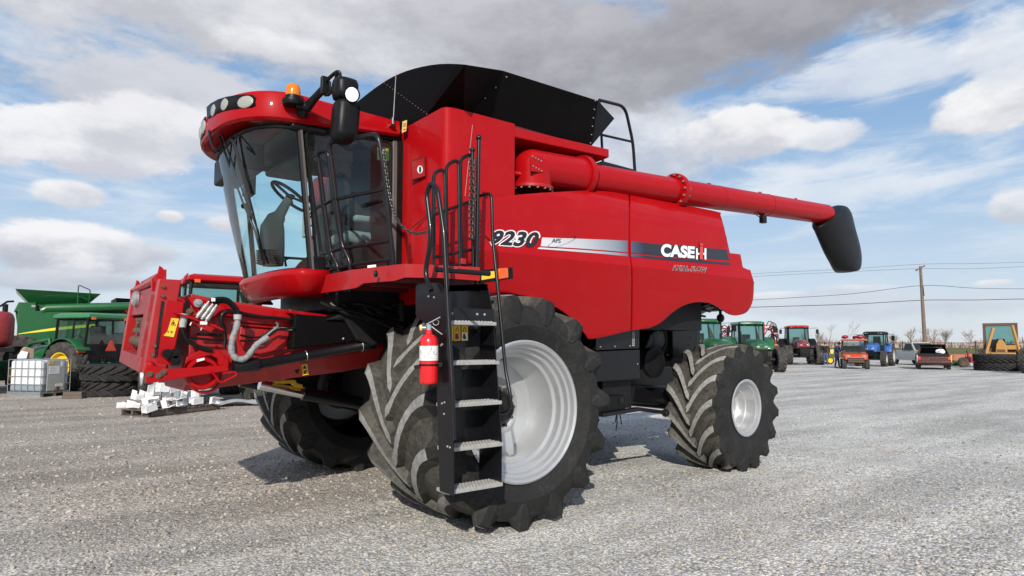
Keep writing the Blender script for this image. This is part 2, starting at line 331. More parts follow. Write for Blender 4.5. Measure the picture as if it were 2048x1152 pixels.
# ------------------------------------------------------------------ mesh builder
class MB:
    def __init__(s): s.v = []; s.f = []; s.m = []
    def add(s, vs, fs, m=0):
        o = len(s.v); s.v += [tuple(p) for p in vs]
        s.f += [[i + o for i in f] for f in fs]; s.m += ([m] * len(fs) if not isinstance(m, list) else m)
        return s
    def box(s, c, size, rot=None, m=0):
        h = [x / 2 for x in size]; vs = []
        for i in (-1, 1):
            for j in (-1, 1):
                for k_ in (-1, 1):
                    p = Vector((i * h[0], j * h[1], k_ * h[2]))
                    if rot is not None: p = rot @ p
                    vs.append(p + Vector(c))
        return s.add(vs, [(0, 1, 3, 2), (4, 6, 7, 5), (0, 4, 5, 1), (2, 3, 7, 6), (0, 2, 6, 4), (1, 5, 7, 3)], m)
    def span(s, x0, x1, y0, y1, z0, z1, m=0):
        return s.box(((x0 + x1) / 2, (y0 + y1) / 2, (z0 + z1) / 2), (abs(x1 - x0), abs(y1 - y0), abs(z1 - z0)), None, m)
    def bar(s, a, b, wd, th, up=(0, 0, 1), m=0):
        a, b = Vector(a), Vector(b); d = (b - a); L = d.length; d.normalize()
        sd = d.cross(Vector(up))
        if sd.length < 1e-4: sd = d.cross(Vector((1, 0, 0)))
        sd.normalize(); u2 = sd.cross(d)
        R_ = Matrix((d, sd, u2)).transposed()
        return s.box((a + b) / 2, (L, wd, th), R_, m)
    def tube(s, path, r, n=8, closed=False, caps=True, m=0):
        path = [Vector(p) for p in path]; N = len(path)
        rs = r if hasattr(r, '__len__') else [r] * N
        vs = []; fs = []; ref = None
        for i, p in enumerate(path):
            if closed: t = path[(i + 1) % N] - path[i - 1]
            else: t = path[min(i + 1, N - 1)] - path[max(i - 1, 0)]
            if t.length < 1e-9: t = Vector((0, 0, 1))
            t.normalize()
            if ref is None:
                ref = t.orthogonal().normalized()
            ref = ref - t * ref.dot(t)
            if ref.length < 1e-6: ref = t.orthogonal()
            ref.normalize(); bi = t.cross(ref)
            for k_ in range(n):
                a = 2 * PI * k_ / n
                vs.append(p + (ref * math.cos(a) + bi * math.sin(a)) * rs[i])
        for i in range(N if closed else N - 1):
            j = (i + 1) % N
            for k_ in range(n):
                k2 = (k_ + 1) % n
                fs.append((i * n + k_, i * n + k2, j * n + k2, j * n + k_))
        if caps and not closed:
            fs.append(tuple(range(n - 1, -1, -1))); fs.append(tuple((N - 1) * n + k_ for k_ in range(n)))
        return s.add(vs, fs, m)
    def cyl(s, a, b, r0, r1=None, n=20, m=0, caps=True):
        return s.tube([a, b], [r0, r0 if r1 is None else r1], n, False, caps, m)
    def lathe(s, prof, o=(0, 0, 0), axis=(0, 1, 0), n=48, m=0, a0=0.0, a1=2 * PI, cap=False):
        o = Vector(o); ax = Vector(axis).normalized()
        u = Vector((-1, 0, 0)) if abs(ax.x) < 0.9 else Vector((0, 0, 1))
        u = (u - ax * u.dot(ax)).normalized(); v_ = Vector((0, 0, 1)) if abs(ax.z) < 0.9 else Vector((0, 1, 0))
        v_ = ax.cross(u)
        full = abs(a1 - a0 - 2 * PI) < 1e-6; cnt = n if full else n + 1
        vs = []; fs = []; ms = []
        for i in range(cnt):
            a = a0 + (a1 - a0) * i / n
            dr = u * math.cos(a) + v_ * math.sin(a)
            for (r, t_) in prof: vs.append(o + dr * r + ax * t_)
        K = len(prof)
        for i in range(n):
            j = (i + 1) % cnt
            for q_ in range(K - 1):
                fs.append((i * K + q_, j * K + q_, j * K + q_ + 1, i * K + q_ + 1))
                ms.append(m[q_] if isinstance(m, (list, tuple)) else m)
        if cap:
            fs.append([i * K for i in range(cnt)]); fs.append([i * K + K - 1 for i in range(cnt)]); ms += [0, 0]
        return s.add(vs, fs, ms)
    def prism(s, poly, vec, m=0):
        poly = [Vector(p) for p in poly]; vec = Vector(vec); n = len(poly)
        vs = poly + [p + vec for p in poly]
        fs = [tuple(range(n)), tuple(range(2 * n - 1, n - 1, -1))]
        fs += [(i, i + n, (i + 1) % n + n, (i + 1) % n) for i in range(n)]
        return s.add(vs, fs, m)
    def ell(s, c, r, n=14, m=0, rot=None):
        r = r if hasattr(r, '__len__') else (r, r, r); h = n // 2; vs = []; fs = []
        for i in range(h + 1):
            p = PI * i / h
            for j in range(n):
                a = 2 * PI * j / n
                q_ = Vector((r[0] * math.sin(p) * math.cos(a), r[1] * math.sin(p) * math.sin(a), r[2] * math.cos(p)))
                if rot is not None: q_ = rot @ q_
                vs.append(Vector(c) + q_)
        for i in range(h):
            for j in range(n):
                fs.append((i * n + j, (i + 1) * n + j, (i + 1) * n + (j + 1) % n, i * n + (j + 1) % n))
        return s.add(vs, fs, m)
    def loft(s, rings, closed=True, cap0=True, cap1=True, m=0):
        n = len(rings[0]); vs = [p for r_ in rings for p in r_]; fs = []
        for i in range(len(rings) - 1):
            for j in range(n if closed else n - 1):
                j2 = (j + 1) % n
                fs.append((i * n + j, i * n + j2, (i + 1) * n + j2, (i + 1) * n + j))
        if cap0: fs.append(tuple(range(n - 1, -1, -1)))
        if cap1: fs.append(tuple((len(rings) - 1) * n + j for j in range(n)))
        return s.add(vs, fs, m)
    def xf(s, mtx):
        s.v = [tuple(mtx @ Vector(p)) for p in s.v]; return s
    def build(s, name, mats, parent=None, smooth=40, bevel=0.0, seg=2, weld=True, solid=0.0):
        me = bpy.data.meshes.new(name)
        me.from_pydata(s.v, [], s.f)
        mats = mats if isinstance(mats, (list, tuple)) else [mats]
        for x in mats: me.materials.append(M[x] if isinstance(x, str) else x)
        me.polygons.foreach_set('material_index', s.m)
        bm = bmesh.new(); bm.from_mesh(me)
        if weld: bmesh.ops.remove_doubles(bm, verts=bm.verts, dist=1e-5)
        bmesh.ops.recalc_face_normals(bm, faces=bm.faces)
        bm.to_mesh(me); bm.free()
        if smooth:
            me.polygons.foreach_set('use_smooth', [True] * len(me.polygons))
            me.set_sharp_from_angle(angle=rad(smooth))
        o = bpy.data.objects.new(name, me); COL.objects.link(o)
        if parent is not None: o.parent = parent
        if solid:
            md = o.modifiers.new('solidify', 'SOLIDIFY'); md.thickness = abs(solid); md.offset = -1 if solid > 0 else 1
        if bevel:
            md = o.modifiers.new('bevel', 'BEVEL'); md.width = bevel; md.segments = seg; md.limit_method = 'ANGLE'; md.angle_limit = rad(38)
            md.harden_normals = False
        return o

def fillet(pts, r, n=5):
    pts = [Vector(p) for p in pts]; out = [pts[0]]
    for i in range(1, len(pts) - 1):
        a, b, c_ = pts[i - 1], pts[i], pts[i + 1]
        d1 = min(r, (a - b).length * 0.48); d2 = min(r, (c_ - b).length * 0.48)
        p0 = b + (a - b).normalized() * d1; p1 = b + (c_ - b).normalized() * d2
        for k_ in range(n + 1):
            t = k_ / n
            out.append(p0 * (1 - t) ** 2 + b * 2 * t * (1 - t) + p1 * t * t)
    out.append(pts[-1]); return out
def tag(o, label, cat, group=None, kind=None):
    o['label'] = label
    if cat: o['category'] = cat
    if group: o['group'] = group
    if kind: o['kind'] = kind
    return o
def thing(name, label, cat, loc=(0, 0, 0), rz=0.0, group=None):
    o = bpy.data.objects.new(name, None); COL.objects.link(o)
    o.empty_display_size = 0.2
    o.location = loc; o.rotation_euler = (0, 0, rz)
    return tag(o, label, cat, group)
def dup(root, loc, rz, label=None):
    r = root.copy(); COL.objects.link(r); r.location = loc; r.rotation_euler = (0, 0, rz)
    if label: r['label'] = label
    def kids(src, dst):
        for ch in src.children:
            c_ = ch.copy(); COL.objects.link(c_); c_.parent = dst; kids(ch, c_)
    kids(root, r)
    return r
def text_mesh(body, bold=0.0, shear=0.0, space=1.0):
    cu = bpy.data.curves.new('lettering', 'FONT'); cu.body = body; cu.shear = shear; cu.offset = bold; cu.space_character = space
    o = bpy.data.objects.new('lettering', cu); COL.objects.link(o)
    dg = bpy.context.evaluated_depsgraph_get(); me = bpy.data.meshes.new_from_object(o.evaluated_get(dg))
    vs = [tuple(p.co) for p in me.vertices]; fs = [tuple(p.vertices) for p in me.polygons]
    bpy.data.objects.remove(o); bpy.data.curves.remove(cu); bpy.data.meshes.remove(me)
    return vs, fs
# ================================================================== GROUND
def gravel_mat():
    m, t, b = mat('crushed limestone')
    o = t.new('ShaderNodeTexCoord').outputs['Object']
    def vor(sc, feat='F1', out=0):
        n = t.new('ShaderNodeTexVoronoi', feature=feat); t.l.new(o_, n.inputs['Vector']); n.inputs['Scale'].default_value = sc
        n.inputs['Randomness'].default_value = 1.0
        return n
    wob = t.noise(o, 30, 3, 0.6, out=1)
    o_ = t.vmath('ADD', o, t.vmath('MULTIPLY', t.vmath('SUBTRACT', wob, (.5, .5, .5)), (.02, .02, .0)))
    v1 = vor(44); v2 = vor(19); v3 = vor(95)
    s1 = t.new('ShaderNodeSeparateColor'); t.l.new(v1.outputs['Color'], s1.inputs[0])
    s2 = t.new('ShaderNodeSeparateColor'); t.l.new(v2.outputs['Color'], s2.inputs[0])
    s3 = t.new('ShaderNodeSeparateColor'); t.l.new(v3.outputs['Color'], s3.inputs[0])
    g1 = t.math('MULTIPLY_ADD', t.math('POWER', s1.outputs[0], 1.0), 0.56, 0.24)
    g3 = t.math('MULTIPLY_ADD', s3.outputs[0], 0.46, 0.27)
    g2 = t.math('MULTIPLY_ADD', s2.outputs[0], 0.34, 0.42)
    pat = t.smooth(t.noise(o, 0.55, 6, 0.62), 0.40, 0.62)          # fine against coarse areas
    gg = t.math('MULTIPLY_ADD', t.math('SUBTRACT', g1, g3), pat, g3)
    big = t.smooth(s2.outputs[1], 0.80, 0.82)                       # scattered larger stones
    big = t.math('MULTIPLY', big, t.smooth(v2.outputs['Distance'], 0.016 * 19, 0.012 * 19))
    gg = t.math('MULTIPLY_ADD', t.math('SUBTRACT', g2, gg), big, gg)
    tr_ = t.noise(t.vmath('MULTIPLY', t.vmath('ADD', o, (2, 5, 0)), (0.18, 1.1, 1)), 1.0, 5, 0.6)
    gg = t.math('MULTIPLY', gg, t.smooth(tr_, 0.36, 0.62, 0.80, 1.12))
    crev_shade = t.smooth(v1.outputs['Distance'], 0.70, 0.28, 0.46, 1.0)  # small shadows between the stones, painted into the colour
    gg = t.math('MULTIPLY', gg, t.math('MULTIPLY_ADD', t.math('SUBTRACT', crev_shade, 1.0), 0.75, 1.0))
    tone = t.noise(o, 0.16, 5, 0.6); tone2 = t.noise(t.vmath('MULTIPLY', o, (0.9, 0.25, 1)), 0.9, 6, 0.65)
    gg = t.math('MULTIPLY', gg, t.math('MULTIPLY_ADD', tone, 0.46, 1.03))
    gg = t.math('MULTIPLY', gg, t.math('MULTIPLY_ADD', tone2, 0.45, 0.76))
    # the yard is browner and dirtier to the left of the machine, cleaner limestone to the right
    lat = t.vmath('DOT_PRODUCT', o, tuple(RT)); fwd = t.vmath('DOT_PRODUCT', o, tuple(FWH))
    latc = t.math('SUBTRACT', lat, CAM.dot(RT)); fwc = t.math('SUBTRACT', fwd, CAM.dot(FWH))
    brown = t.math('MULTIPLY', t.smooth(t.math('ADD', latc, t.math('MULTIPLY', tone, 6)), 5.5, -1.0), t.smooth(t.math('ADD', fwc, t.math('MULTIPLY', tone2, 5)), 5.5, 10.5))
    dirtn = t.smooth(t.noise(t.vmath('ADD', o, (9, 4, 0)), 0.8, 7, 0.68), 0.56, 0.70)
    hue = t.mix(s2.outputs[2], (1.0, 0.975, 0.89), (0.975, 0.965, 0.915))
    hue = t.mix(t.math('MULTIPLY', brown, 0.9), hue, (1.0, 0.875, 0.74))
    hue = t.mix(t.math('MULTIPLY', dirtn, 0.6), hue, (0.86, 0.76, 0.62))
    gg = t.math('MULTIPLY', gg, t.math('MULTIPLY_ADD', brown, -0.06, 1.0))
    grey = t.smooth(t.math('ADD', latc, t.math('MULTIPLY', tone2, 3)), 2.6, -0.6)
    gg = t.math('MULTIPLY', gg, t.math('MULTIPLY_ADD', grey, -0.07, 1.0))
    gc = t.new('ShaderNodeCombineColor'); [t.l.new(gg, gc.inputs[i]) for i in range(3)]
    t.set(b.inputs['Base Color'], t.mix(1.0, gc.outputs[0], hue, 'MULTIPLY'))
    b.inputs['Roughness'].default_value = 0.92; b.inputs['Specular IOR Level'].default_value = 0.2
    h = t.math('MULTIPLY', t.math('SUBTRACT', 1.0, v1.outputs['Distance']), 0.010)
    h = t.math('ADD', h, t.math('MULTIPLY', s1.outputs[1], 0.008))
    h = t.math('ADD', h, t.math('MULTIPLY', t.noise(o, 3.0, 6, 0.65), 0.05))
    h = t.math('ADD', h, t.math('MULTIPLY', t.math('MULTIPLY', t.noise(o, 11.0, 5, 0.7), brown), 0.10))
    h = t.math('ADD', h, t.math('MULTIPLY', big, 0.016))
    bn = t.new('ShaderNodeBump'); bn.inputs['Strength'].default_value = 0.85; bn.inputs['Distance'].default_value = 1.0
    t.l.new(h, bn.inputs['Height']); t.l.new(bn.outputs[0], b.inputs['Normal'])
    return m
M['gravel'] = gravel_mat()
def field_mat(name, a, b_, sc, st):
    m, t, b = mat(name)
    o = t.vmath('MULTIPLY', t.new('ShaderNodeTexCoord').outputs['Object'], st)
    t.set(b.inputs['Base Color'], t.mix(t.noise(o, sc, 7, 0.65), a, b_)); b.inputs['Roughness'].default_value = 1.0
    b.inputs['Specular IOR Level'].default_value = 0.1
    return m
M['turf'] = field_mat('winter turf', (0.10, 0.115, 0.035), (0.165, 0.155, 0.07), 0.25, (1, 1, 1))
M['stubble'] = field_mat('corn stubble', (0.33, 0.24, 0.16), (0.44, 0.34, 0.24), 0.10, (1, 1, 1))

# gently uneven yard near the machine, flat to the horizon
mb = MB()
NX = 90
def grid(mb, x0, x1, y0, y1, nx, ny, zf):
    vs = [Vector((x0 + (x1 - x0) * i / nx, y0 + (y1 - y0) * j / ny, 0)) for j in range(ny + 1) for i in range(nx + 1)]
    vs = [(p.x, p.y, zf(p.x, p.y)) for p in vs]
    mb.add(vs, [(j * (nx + 1) + i, j * (nx + 1) + i + 1, (j + 1) * (nx + 1) + i + 1, (j + 1) * (nx + 1) + i) for j in range(ny) for i in range(nx)])
grid(mb, -3000, 3000, -3000, 3000, 12, 12, lambda x, y: 0.0)
tag(mb.build('ground', 'gravel', smooth=0), None, None, kind='structure') if False else None
o = mb.build('ground', 'gravel', smooth=0); o['kind'] = 'structure'; o['label'] = 'pale grey crushed limestone yard under the machines'
def strip(name, d0, d1, m, z, label):
    mb = MB(); c = Vector((CAM.x, CAM.y, 0))
    vs = [c + FWH * d + RT * s + Vector((0, 0, z)) for d, s in ((d0, -1600), (d0, 1600), (d1, 1600), (d1, -1600))]
    mb.add(vs, [(0, 1, 2, 3)])
    o = mb.build(name, m, smooth=0); o['kind'] = 'structure'; o['label'] = label
strip('grass_field', 80, 372, 'turf', 0.02, 'green winter field beyond the wire fence')
strip('stubble_field', 372, 2600, 'stubble', 0.03, 'pale brown stubble field beyond the green field')

# loose stones lying on the yard (nobody could count them)
rng = np.random.default_rng(3)
ico_v = []
ph = (1 + 5 ** .5) / 2
for a_, b_ in ((1, ph), (-1, ph), (1, -ph), (-1, -ph)):
    ico_v += [(0, a_, b_), (a_, b_, 0), (b_, 0, a_)]
bm = bmesh.new(); bmesh.ops.create_icosphere(bm, subdivisions=1, radius=1.0)
IV = np.array([v.co[:] for v in bm.verts]); IFc = np.array([[v.index for v in f.verts] for f in bm.faces]); bm.free()
NST = 22000
d = 2.9 * np.exp(rng.random(NST) * math.log(24 / 2.9)); lat = (rng.random(NST) * 2 - 1) * d * 0.86
sz = 0.006 + 0.013 * rng.random(NST) ** 3 + (rng.random(NST) < 0.03) * 0.014 * rng.random(NST)
sz *= 1 + (lat < -0.15 * d) * (d > 6.5) * 0.30
cx = CAM.x + FWH.x * d + RT.x * lat; cy = CAM.y + FWH.y * d + RT.y * lat
sc3 = sz[:, None] * (0.65 + 0.7 * rng.random((NST, 3))); sc3[:, 2] *= 0.62
ang = rng.random(NST) * 6.28
jit = 1 + 0.28 * (rng.random((NST, 12)) - 0.5)
V = IV[None] * sc3[:, None, :] * jit[:, :, None]
ca, sa = np.cos(ang)[:, None], np.sin(ang)[:, None]
Vx = V[:, :, 0] * ca - V[:, :, 1] * sa + cx[:, None]; Vy = V[:, :, 0] * sa + V[:, :, 1] * ca + cy[:, None]; Vz = V[:, :, 2] + sc3[:, 2:3] * 0.45
allv = np.stack([Vx, Vy, Vz], -1).reshape(-1, 3); allf = (IFc[None] + (np.arange(NST) * 12)[:, None, None]).reshape(-1, 3)
me = bpy.data.meshes.new('gravel'); me.from_pydata(allv.tolist(), [], allf.tolist())
m, t, b = mat('loose stone')
isl = t.new('ShaderNodeNewGeometry').outputs['Random Per Island']
t.set(b.inputs['Base Color'], t.ramp(isl, [(0.0, (0.22, 0.20, 0.165)), (0.5, (0.36, 0.335, 0.285)), (0.9, (0.46, 0.435, 0.375)), (0.96, (0.48, 0.40, 0.34)), (1.0, (0.12, 0.11, 0.10))]))
b.inputs['Roughness'].default_value = 0.9
me.materials.append(m)
o = bpy.data.objects.new('gravel', me); COL.objects.link(o); o['kind'] = 'stuff'; o['label'] = 'loose grey limestone chips scattered over the yard'

# ================================================================== TYRES AND WHEELS
def tyre_mb(Ro, w, Rr, N, lh, wt=0.034, sweep=0.42, seg=72, flip=1, flat=0.0):
    """lugged farm tyre round the y axis, centred at the origin; outer face at -y"""
    hw = w / 2; Rt = Ro - lh; sh = Ro - Rr; mb = MB()
    half = [(Rt, 0), (Rt - .006, .45), (Rt - .018, .74), (Rt - .045, .90), (Rt - .25 * sh, .975), (Rt - .5 * sh, 1.0), (Rr + .22 * sh, .955), (Rr + .09 * sh, .90), (Rr + .03 * sh, .885), (Rr - .005, .84)]
    prof = [(r, -u * hw) for r, u in half[::-1]] + [(r, u * hw) for r, u in half[1:]]
    ms = [1 if (abs(prof[i][1]) < .91 * hw and abs(prof[i + 1][1]) < .91 * hw and prof[i][0] > Rt - .06) else 0 for i in range(len(prof) - 1)]
    mb.lathe(prof, n=seg, m=ms)
    def base(u):
        for (r0, u0), (r1, u1) in zip(half[:6], half[1:6]):
            if u <= u1: return r0 + (r1 - r0) * (u - u0) / (u1 - u0) if u1 > u0 else r0
        return half[5][0]
    st = [(-.05, 0), (.06, 0), (.2, 0), (.36, 0), (.52, 0), (.68, 0), (.82, .004), (.92, .012), (.985, .03), (1.012, .30 * sh), (1.0, .44 * sh)]
    for s in (-1, 1):
        for k_ in range(N):
            th0 = 2 * PI * (k_ + (0.5 if s > 0 else 0)) / N
            rings = []
            for i, (u, dr) in enumerate(st):
                uu = min(max(u, 0), 1)
                th = th0 + flip * sweep * (1 - (1 - uu) ** 1.75)
                rt_ = Ro - dr if i < 9 else Ro - lh - dr
                rb = base(max(uu, 0)) - .01 if i < 9 else Ro - lh - dr - 0.02
                yt = u * hw * (1.0 if i < 8 else 1.006); yb = u * hw if i < 8 else u * hw * .93
                wtop = wt * (1.0 + 0.40 * max(0, u - .6) / .4) * (.75 if i == 0 else 1) * (1.0 if i == 9 else 1) * (0.45 if i == 10 else 1)
                wbot = wtop + (.030 + .095 * max(0, u - .55) / .45 if i < 9 else .07)
                dth = flip * sweep * 1.75 * (1 - uu) ** .75 / hw      # slope, so that width is measured across the lug
                k2 = math.sqrt(1 + (dth * Ro) ** 2) if i < 8 else 1.0
                k2 = min(k2, 1.6)
                ring = []
                for (r_, y_, off) in ((rb, yb, -wbot), (rt_, yt, -wtop), (rt_, yt, wtop), (rb, yb, wbot)):
                    a = th + off * k2 / Ro
                    ring.append(Vector((-math.cos(a) * r_, s * y_, math.sin(a) * r_)))
                rings.append(ring)
            vs = [p for r_ in rings for p in r_]; fs = []; mm = []
            for i in range(len(rings) - 1):
                for j in range(3):
                    fs.append((i * 4 + j, i * 4 + j + 1, i * 4 + j + 5, i * 4 + j + 4)); mm.append((2 if i < 7 else 0) if j == 1 else (1 if i < 7 else 0))
            fs.append((0, 1, 2, 3)); mm.append(1)
            L = len(rings) * 4; fs.append((L - 4, L - 3, L - 2, L - 1)); mm.append(0)
            mb.add(vs, fs, mm)
    if flat:                                            # tyre flattened where it stands
        zmin = -Ro + flat
        mb.v = [(x, y * (1 + .05 * max(0, (-z - .8 * Ro) / Ro)), max(z, zmin)) for x, y, z in mb.v]
    return mb
TYRE = ['tyre_side', 'tyre_tread', 'tyre_top']
def rim_profile(Rr, hw, deep, style):
    if style == 'front':
        return [(Rr + .022, -hw * .90), (Rr + .030, -hw * .925), (Rr + .014, -hw * .94), (Rr - .008, -hw * .92), (Rr - .02, -hw * .86), (Rr - .042, -hw * .845), (Rr - .05, -hw * .77),
                (Rr - .078, -hw * .755), (Rr - .088, -hw * .66), (Rr - .118, -hw * .64), (Rr - .135, -deep - .04), (Rr - .16, -deep), (Rr - .30, -deep + .015), (.225, -deep - .02), (.205, -deep - .035), (.195, -deep - .035), (.165, -deep - .01), (.11, -deep - .01)]
    return [(Rr + .016, -hw * .90), (Rr + .022, -hw * .93), (Rr + .004, -hw * .945), (Rr - .012, -hw * .92), (Rr - .022, -hw * .80), (Rr - .04, -hw * .79), (Rr - .050, -hw * .45), (Rr - .062, -hw * .42), (Rr - .075, -deep - .04), (Rr - .10, -deep - .015), (.17, -deep - .02), (.14, -deep - .035), (.0, -deep - .035)]
# ================================================================== RED COMBINE HARVESTER
CB = thing('combine_harvester', 'large red combine harvester with black tank extension and no header fitted, closest machine', 'combine harvester')

def wheel(Ro, w_, Rr, N, lh, wt, sweep, loc, side, style, deep, steer=0.0, flip=1, flat=.03):
    hw = w_ / 2
    mb = MB(); pr = rim_profile(Rr, hw, deep, style)
    mb.lathe(pr, n=96)
    wh = mb.build('wheel', 'silver', CB, smooth=35)
    wh.location = loc; wh.rotation_euler = (0, 0, steer + (PI if side > 0 else 0))
    t = tyre_mb(Ro, w_, Rr, N, lh, wt, sweep, 96, flip=flip * (1 if side < 0 else -1), flat=flat)
    t.build('tyre', TYRE, wh, smooth=32)
    hb = MB()
    if style == 'front':
        hb.lathe([(.165, -deep - .008), (.160, -deep - .06), (.13, -deep - .075), (.12, -deep - .15), (.10, -deep - .17), (0, -deep - .17)], n=40)
        hb.build('hub', 'dark', wh)
        for i in range(12):
            a = 2 * PI * i / 12; p = Vector((math.cos(a) * .188, 0, math.sin(a) * .188)); bb = MB()
            bb.cyl(p + Vector((0, -deep - .030, 0)), p + Vector((0, -deep - .062, 0)), .017, n=6); bb.build('wheel_nut', 'rust', wh)
    else:
        hb.lathe([(.13, -deep - .03), (.12, -deep - .045), (0, -deep - .047)], n=24); hb.build('hub', 'silver', wh)
    vb = MB(); vb.tube([(.02, -deep - .03, Rr - .14), (.02, -deep - .07, Rr - .12), (.02, -deep - .10, Rr - .15)], .006, 6); vb.build('valve', 'plastic', wh)
    return wh
wheel(1.020, 1.25, .585, 15, .062, .034, .58, (0, -1.625, .992), -1, 'front', .12)
wheel(1.020, 1.25, .585, 15, .062, .034, .58, (0, 1.625, .992), 1, 'front', .12)
wheel(.800, .72, .335, 16, .055, .030, .54, (3.79, -1.58, .776), -1, 'rear', .03, steer=.05)
wheel(.800, .72, .335, 16, .055, .030, .54, (3.79, 1.58, .776), 1, 'rear', .03, steer=.05)

# ---- side panels
YPZ = [(1.5, -1.59), (1.7, -1.645), (2.05, -1.735), (2.425, -1.815), (2.60, -1.770), (2.95, -1.742), (3.08, -1.715), (3.18, -1.665), (3.30, -1.57), (3.45, -1.42)]
def yp(z):
    for (z0, y0), (z1, y1) in zip(YPZ, YPZ[1:]):
        if z <= z1: return y0 + (y1 - y0) * (z - z0) / (z1 - z0)
    return YPZ[-1][1]
def pan(x, y, off=0.0):
    yy = -1.75
    for _ in range(7):
        p = Y_(x, y, yy - off); yy = yp(p.z)
    return Y_(x, y, yy - off)
def sheet(name, px, m, parent, th=.03, off=0.0, bevel=.007, step=(.16, .07), mirror=False):
    pts = [pan(x, y, off) for x, y in px]
    bm = bmesh.new()
    f = bm.faces.new([bm.verts.new((p.x, 0, p.z)) for p in pts])
    xs = [p.x for p in pts]; zs = [p.z for p in pts]
    for lo, hi, st, ax in ((min(xs), max(xs), step[0], 0), (min(zs), max(zs), step[1], 2)):
        q_ = math.floor(lo / st) * st + st
        while q_ < hi:
            co = (q_, 0, 0) if ax == 0 else (0, 0, q_)
            bmesh.ops.bisect_plane(bm, geom=bm.verts[:] + bm.edges[:] + bm.faces[:], plane_co=co, plane_no=(1, 0, 0) if ax == 0 else (0, 0, 1), dist=1e-5)
            q_ += st
    for z_, _ in YPZ:
        if min(zs) < z_ < max(zs): bmesh.ops.bisect_plane(bm, geom=bm.verts[:] + bm.edges[:] + bm.faces[:], plane_co=(0, 0, z_), plane_no=(0, 0, 1), dist=1e-5)
    for v_ in bm.verts: v_.co.y = (yp(v_.co.z) - off) * (-1 if mirror else 1)
    me = bpy.data.meshes.new(name); bm.normal_update()
    if mirror == (sum(f_.normal.y for f_ in bm.faces) < 0):
        bmesh.ops.reverse_faces(bm, faces=bm.faces[:])
    bm.to_mesh(me); bm.free()
    me.materials.append(M[m] if isinstance(m, str) else m)
    me.polygons.foreach_set('use_smooth', [True] * len(me.polygons)); me.set_sharp_from_angle(angle=rad(12))
    o = bpy.data.objects.new(name, me); COL.objects.link(o); o.parent = parent
    if th:
        md = o.modifiers.new('solidify', 'SOLIDIFY'); md.thickness = th; md.offset = -1
        if bevel:
            md = o.modifiers.new('bevel', 'BEVEL'); md.width = bevel; md.segments = 2; md.limit_method = 'ANGLE'; md.angle_limit = rad(45)
    return o
def smoothpath(pts, n=4):
    out = []
    N = len(pts)
    for i in range(N - 1):
        p0, p1, p2, p3 = pts[max(i - 1, 0)], pts[i], pts[i + 1], pts[min(i + 2, N - 1)]
        for k_ in range(n):
            t = k_ / n
            out.append(tuple(0.5 * (2 * b_ + (c_ - a_) * t + (2 * a_ - 5 * b_ + 4 * c_ - d_) * t * t + (3 * b_ - a_ - 3 * c_ + d_) * t ** 3) for a_, b_, c_, d_ in zip(p0, p1, p2, p3)))
    out.append(tuple(pts[-1])); return out
front_out = smoothpath([(862, 560), (866, 470), (900, 425), (960, 400), (1030, 390), (1110, 384), (1190, 381), (1256.5, 387)]) + [(1257, 410), (1257, 430), (1257, 460), (1257.3, 488), (1259, 510), (1261, 530), (1262.5, 560), (1262, 600), (1261, 661)] + \
    smoothpath([(1240, 666), (1183, 678), (1172, 670), (1150, 643), (1118, 618), (1075, 598), (1030, 588), (1000, 585), (960, 590), (900, 600)])
rear_out = [(1260, 388)] + smoothpath([(1300, 396), (1370, 410), (1437, 424), (1441, 430), (1449, 458), (1460, 506)]) + [(1481, 508.5), (1486.5, 535)] + smoothpath([(1500, 540.5), (1501, 541), (1508, 565), (1508, 567), (1506, 600), (1496, 622), (1480, 630), (1462, 630), (1444, 619), (1425, 608), (1398, 604), (1370, 610), (1345, 625), (1322, 645), (1300, 656)]) + [(1264.6, 661), (1265.6, 600), (1265.8, 560), (1264, 530), (1262, 510), (1260.3, 488), (1260, 460), (1260, 430), (1260, 410)]
for mir in (False, True):
    fp = sheet('side_panel', front_out, 'red', CB, mirror=mir)
    rp = sheet('side_panel', rear_out, 'red', CB, mirror=mir)
    if not mir: FP, RP = fp, rp
FP['label'] = 'front side panel over the front wheel with model number'
RP['label'] = 'rear side panel with dark stripe and lettering'

# decals on the panels
m, t, b = mat('fading silver stripe')
sx = t.new('ShaderNodeSeparateXYZ'); t.l.new(t.new('ShaderNodeTexCoord').outputs['Object'], sx.inputs[0])
xa, xb, xc = pan(1085, 480).x, pan(1258, 490).x, pan(1300, 495).x
f1 = t.new('ShaderNodeMapRange'); t.l.new(sx.outputs[0], f1.inputs[0]); f1.inputs[1].default_value = xa; f1.inputs[2].default_value = xc
t.set(b.inputs['Base Color'], t.ramp(f1.outputs[0], [(0.0, (.56, .56, .58)), (.35, (.42, .44, .47)), (.66, (.20, .23, .28)), (.80, (.06, .075, .13)), (.93, (.012, .013, .03)), (1.0, (.012, .013, .02))]))
b.inputs['Roughness'].default_value = .34; b.inputs['Coat Weight'].default_value = .4
M['stripe'] = m
up1 = [(1084.4, 475), (1154, 477.2), (1210, 479.3), (1255.5, 481.5), (1255.5, 504.6), (1210, 500.5), (1151.4, 496.3), (1081.5, 492.3)]
lo1 = [(1078, 494.6), (1151, 499), (1210, 503.2), (1255.5, 507.2), (1255.5, 512.8), (1210, 508.2), (1151, 503.3), (1074.8, 497.6)]
up2 = [(1262.5, 482), (1321, 489), (1390, 494), (1453.6, 499), (1459, 520), (1390, 515.5), (1321, 511.4), (1262.5, 505.2)]
lo2 = [(1262.5, 507.8), (1321, 514.2), (1390, 519.6), (1459.5, 525), (1461.8, 530), (1390, 524.8), (1321, 519.2), (1262.5, 513.4)]
for p_, par in ((up1, FP), (lo1, FP), (up2, RP), (lo2, RP)):
    sheet('stripe', p_, 'stripe', par, th=0, off=.004)
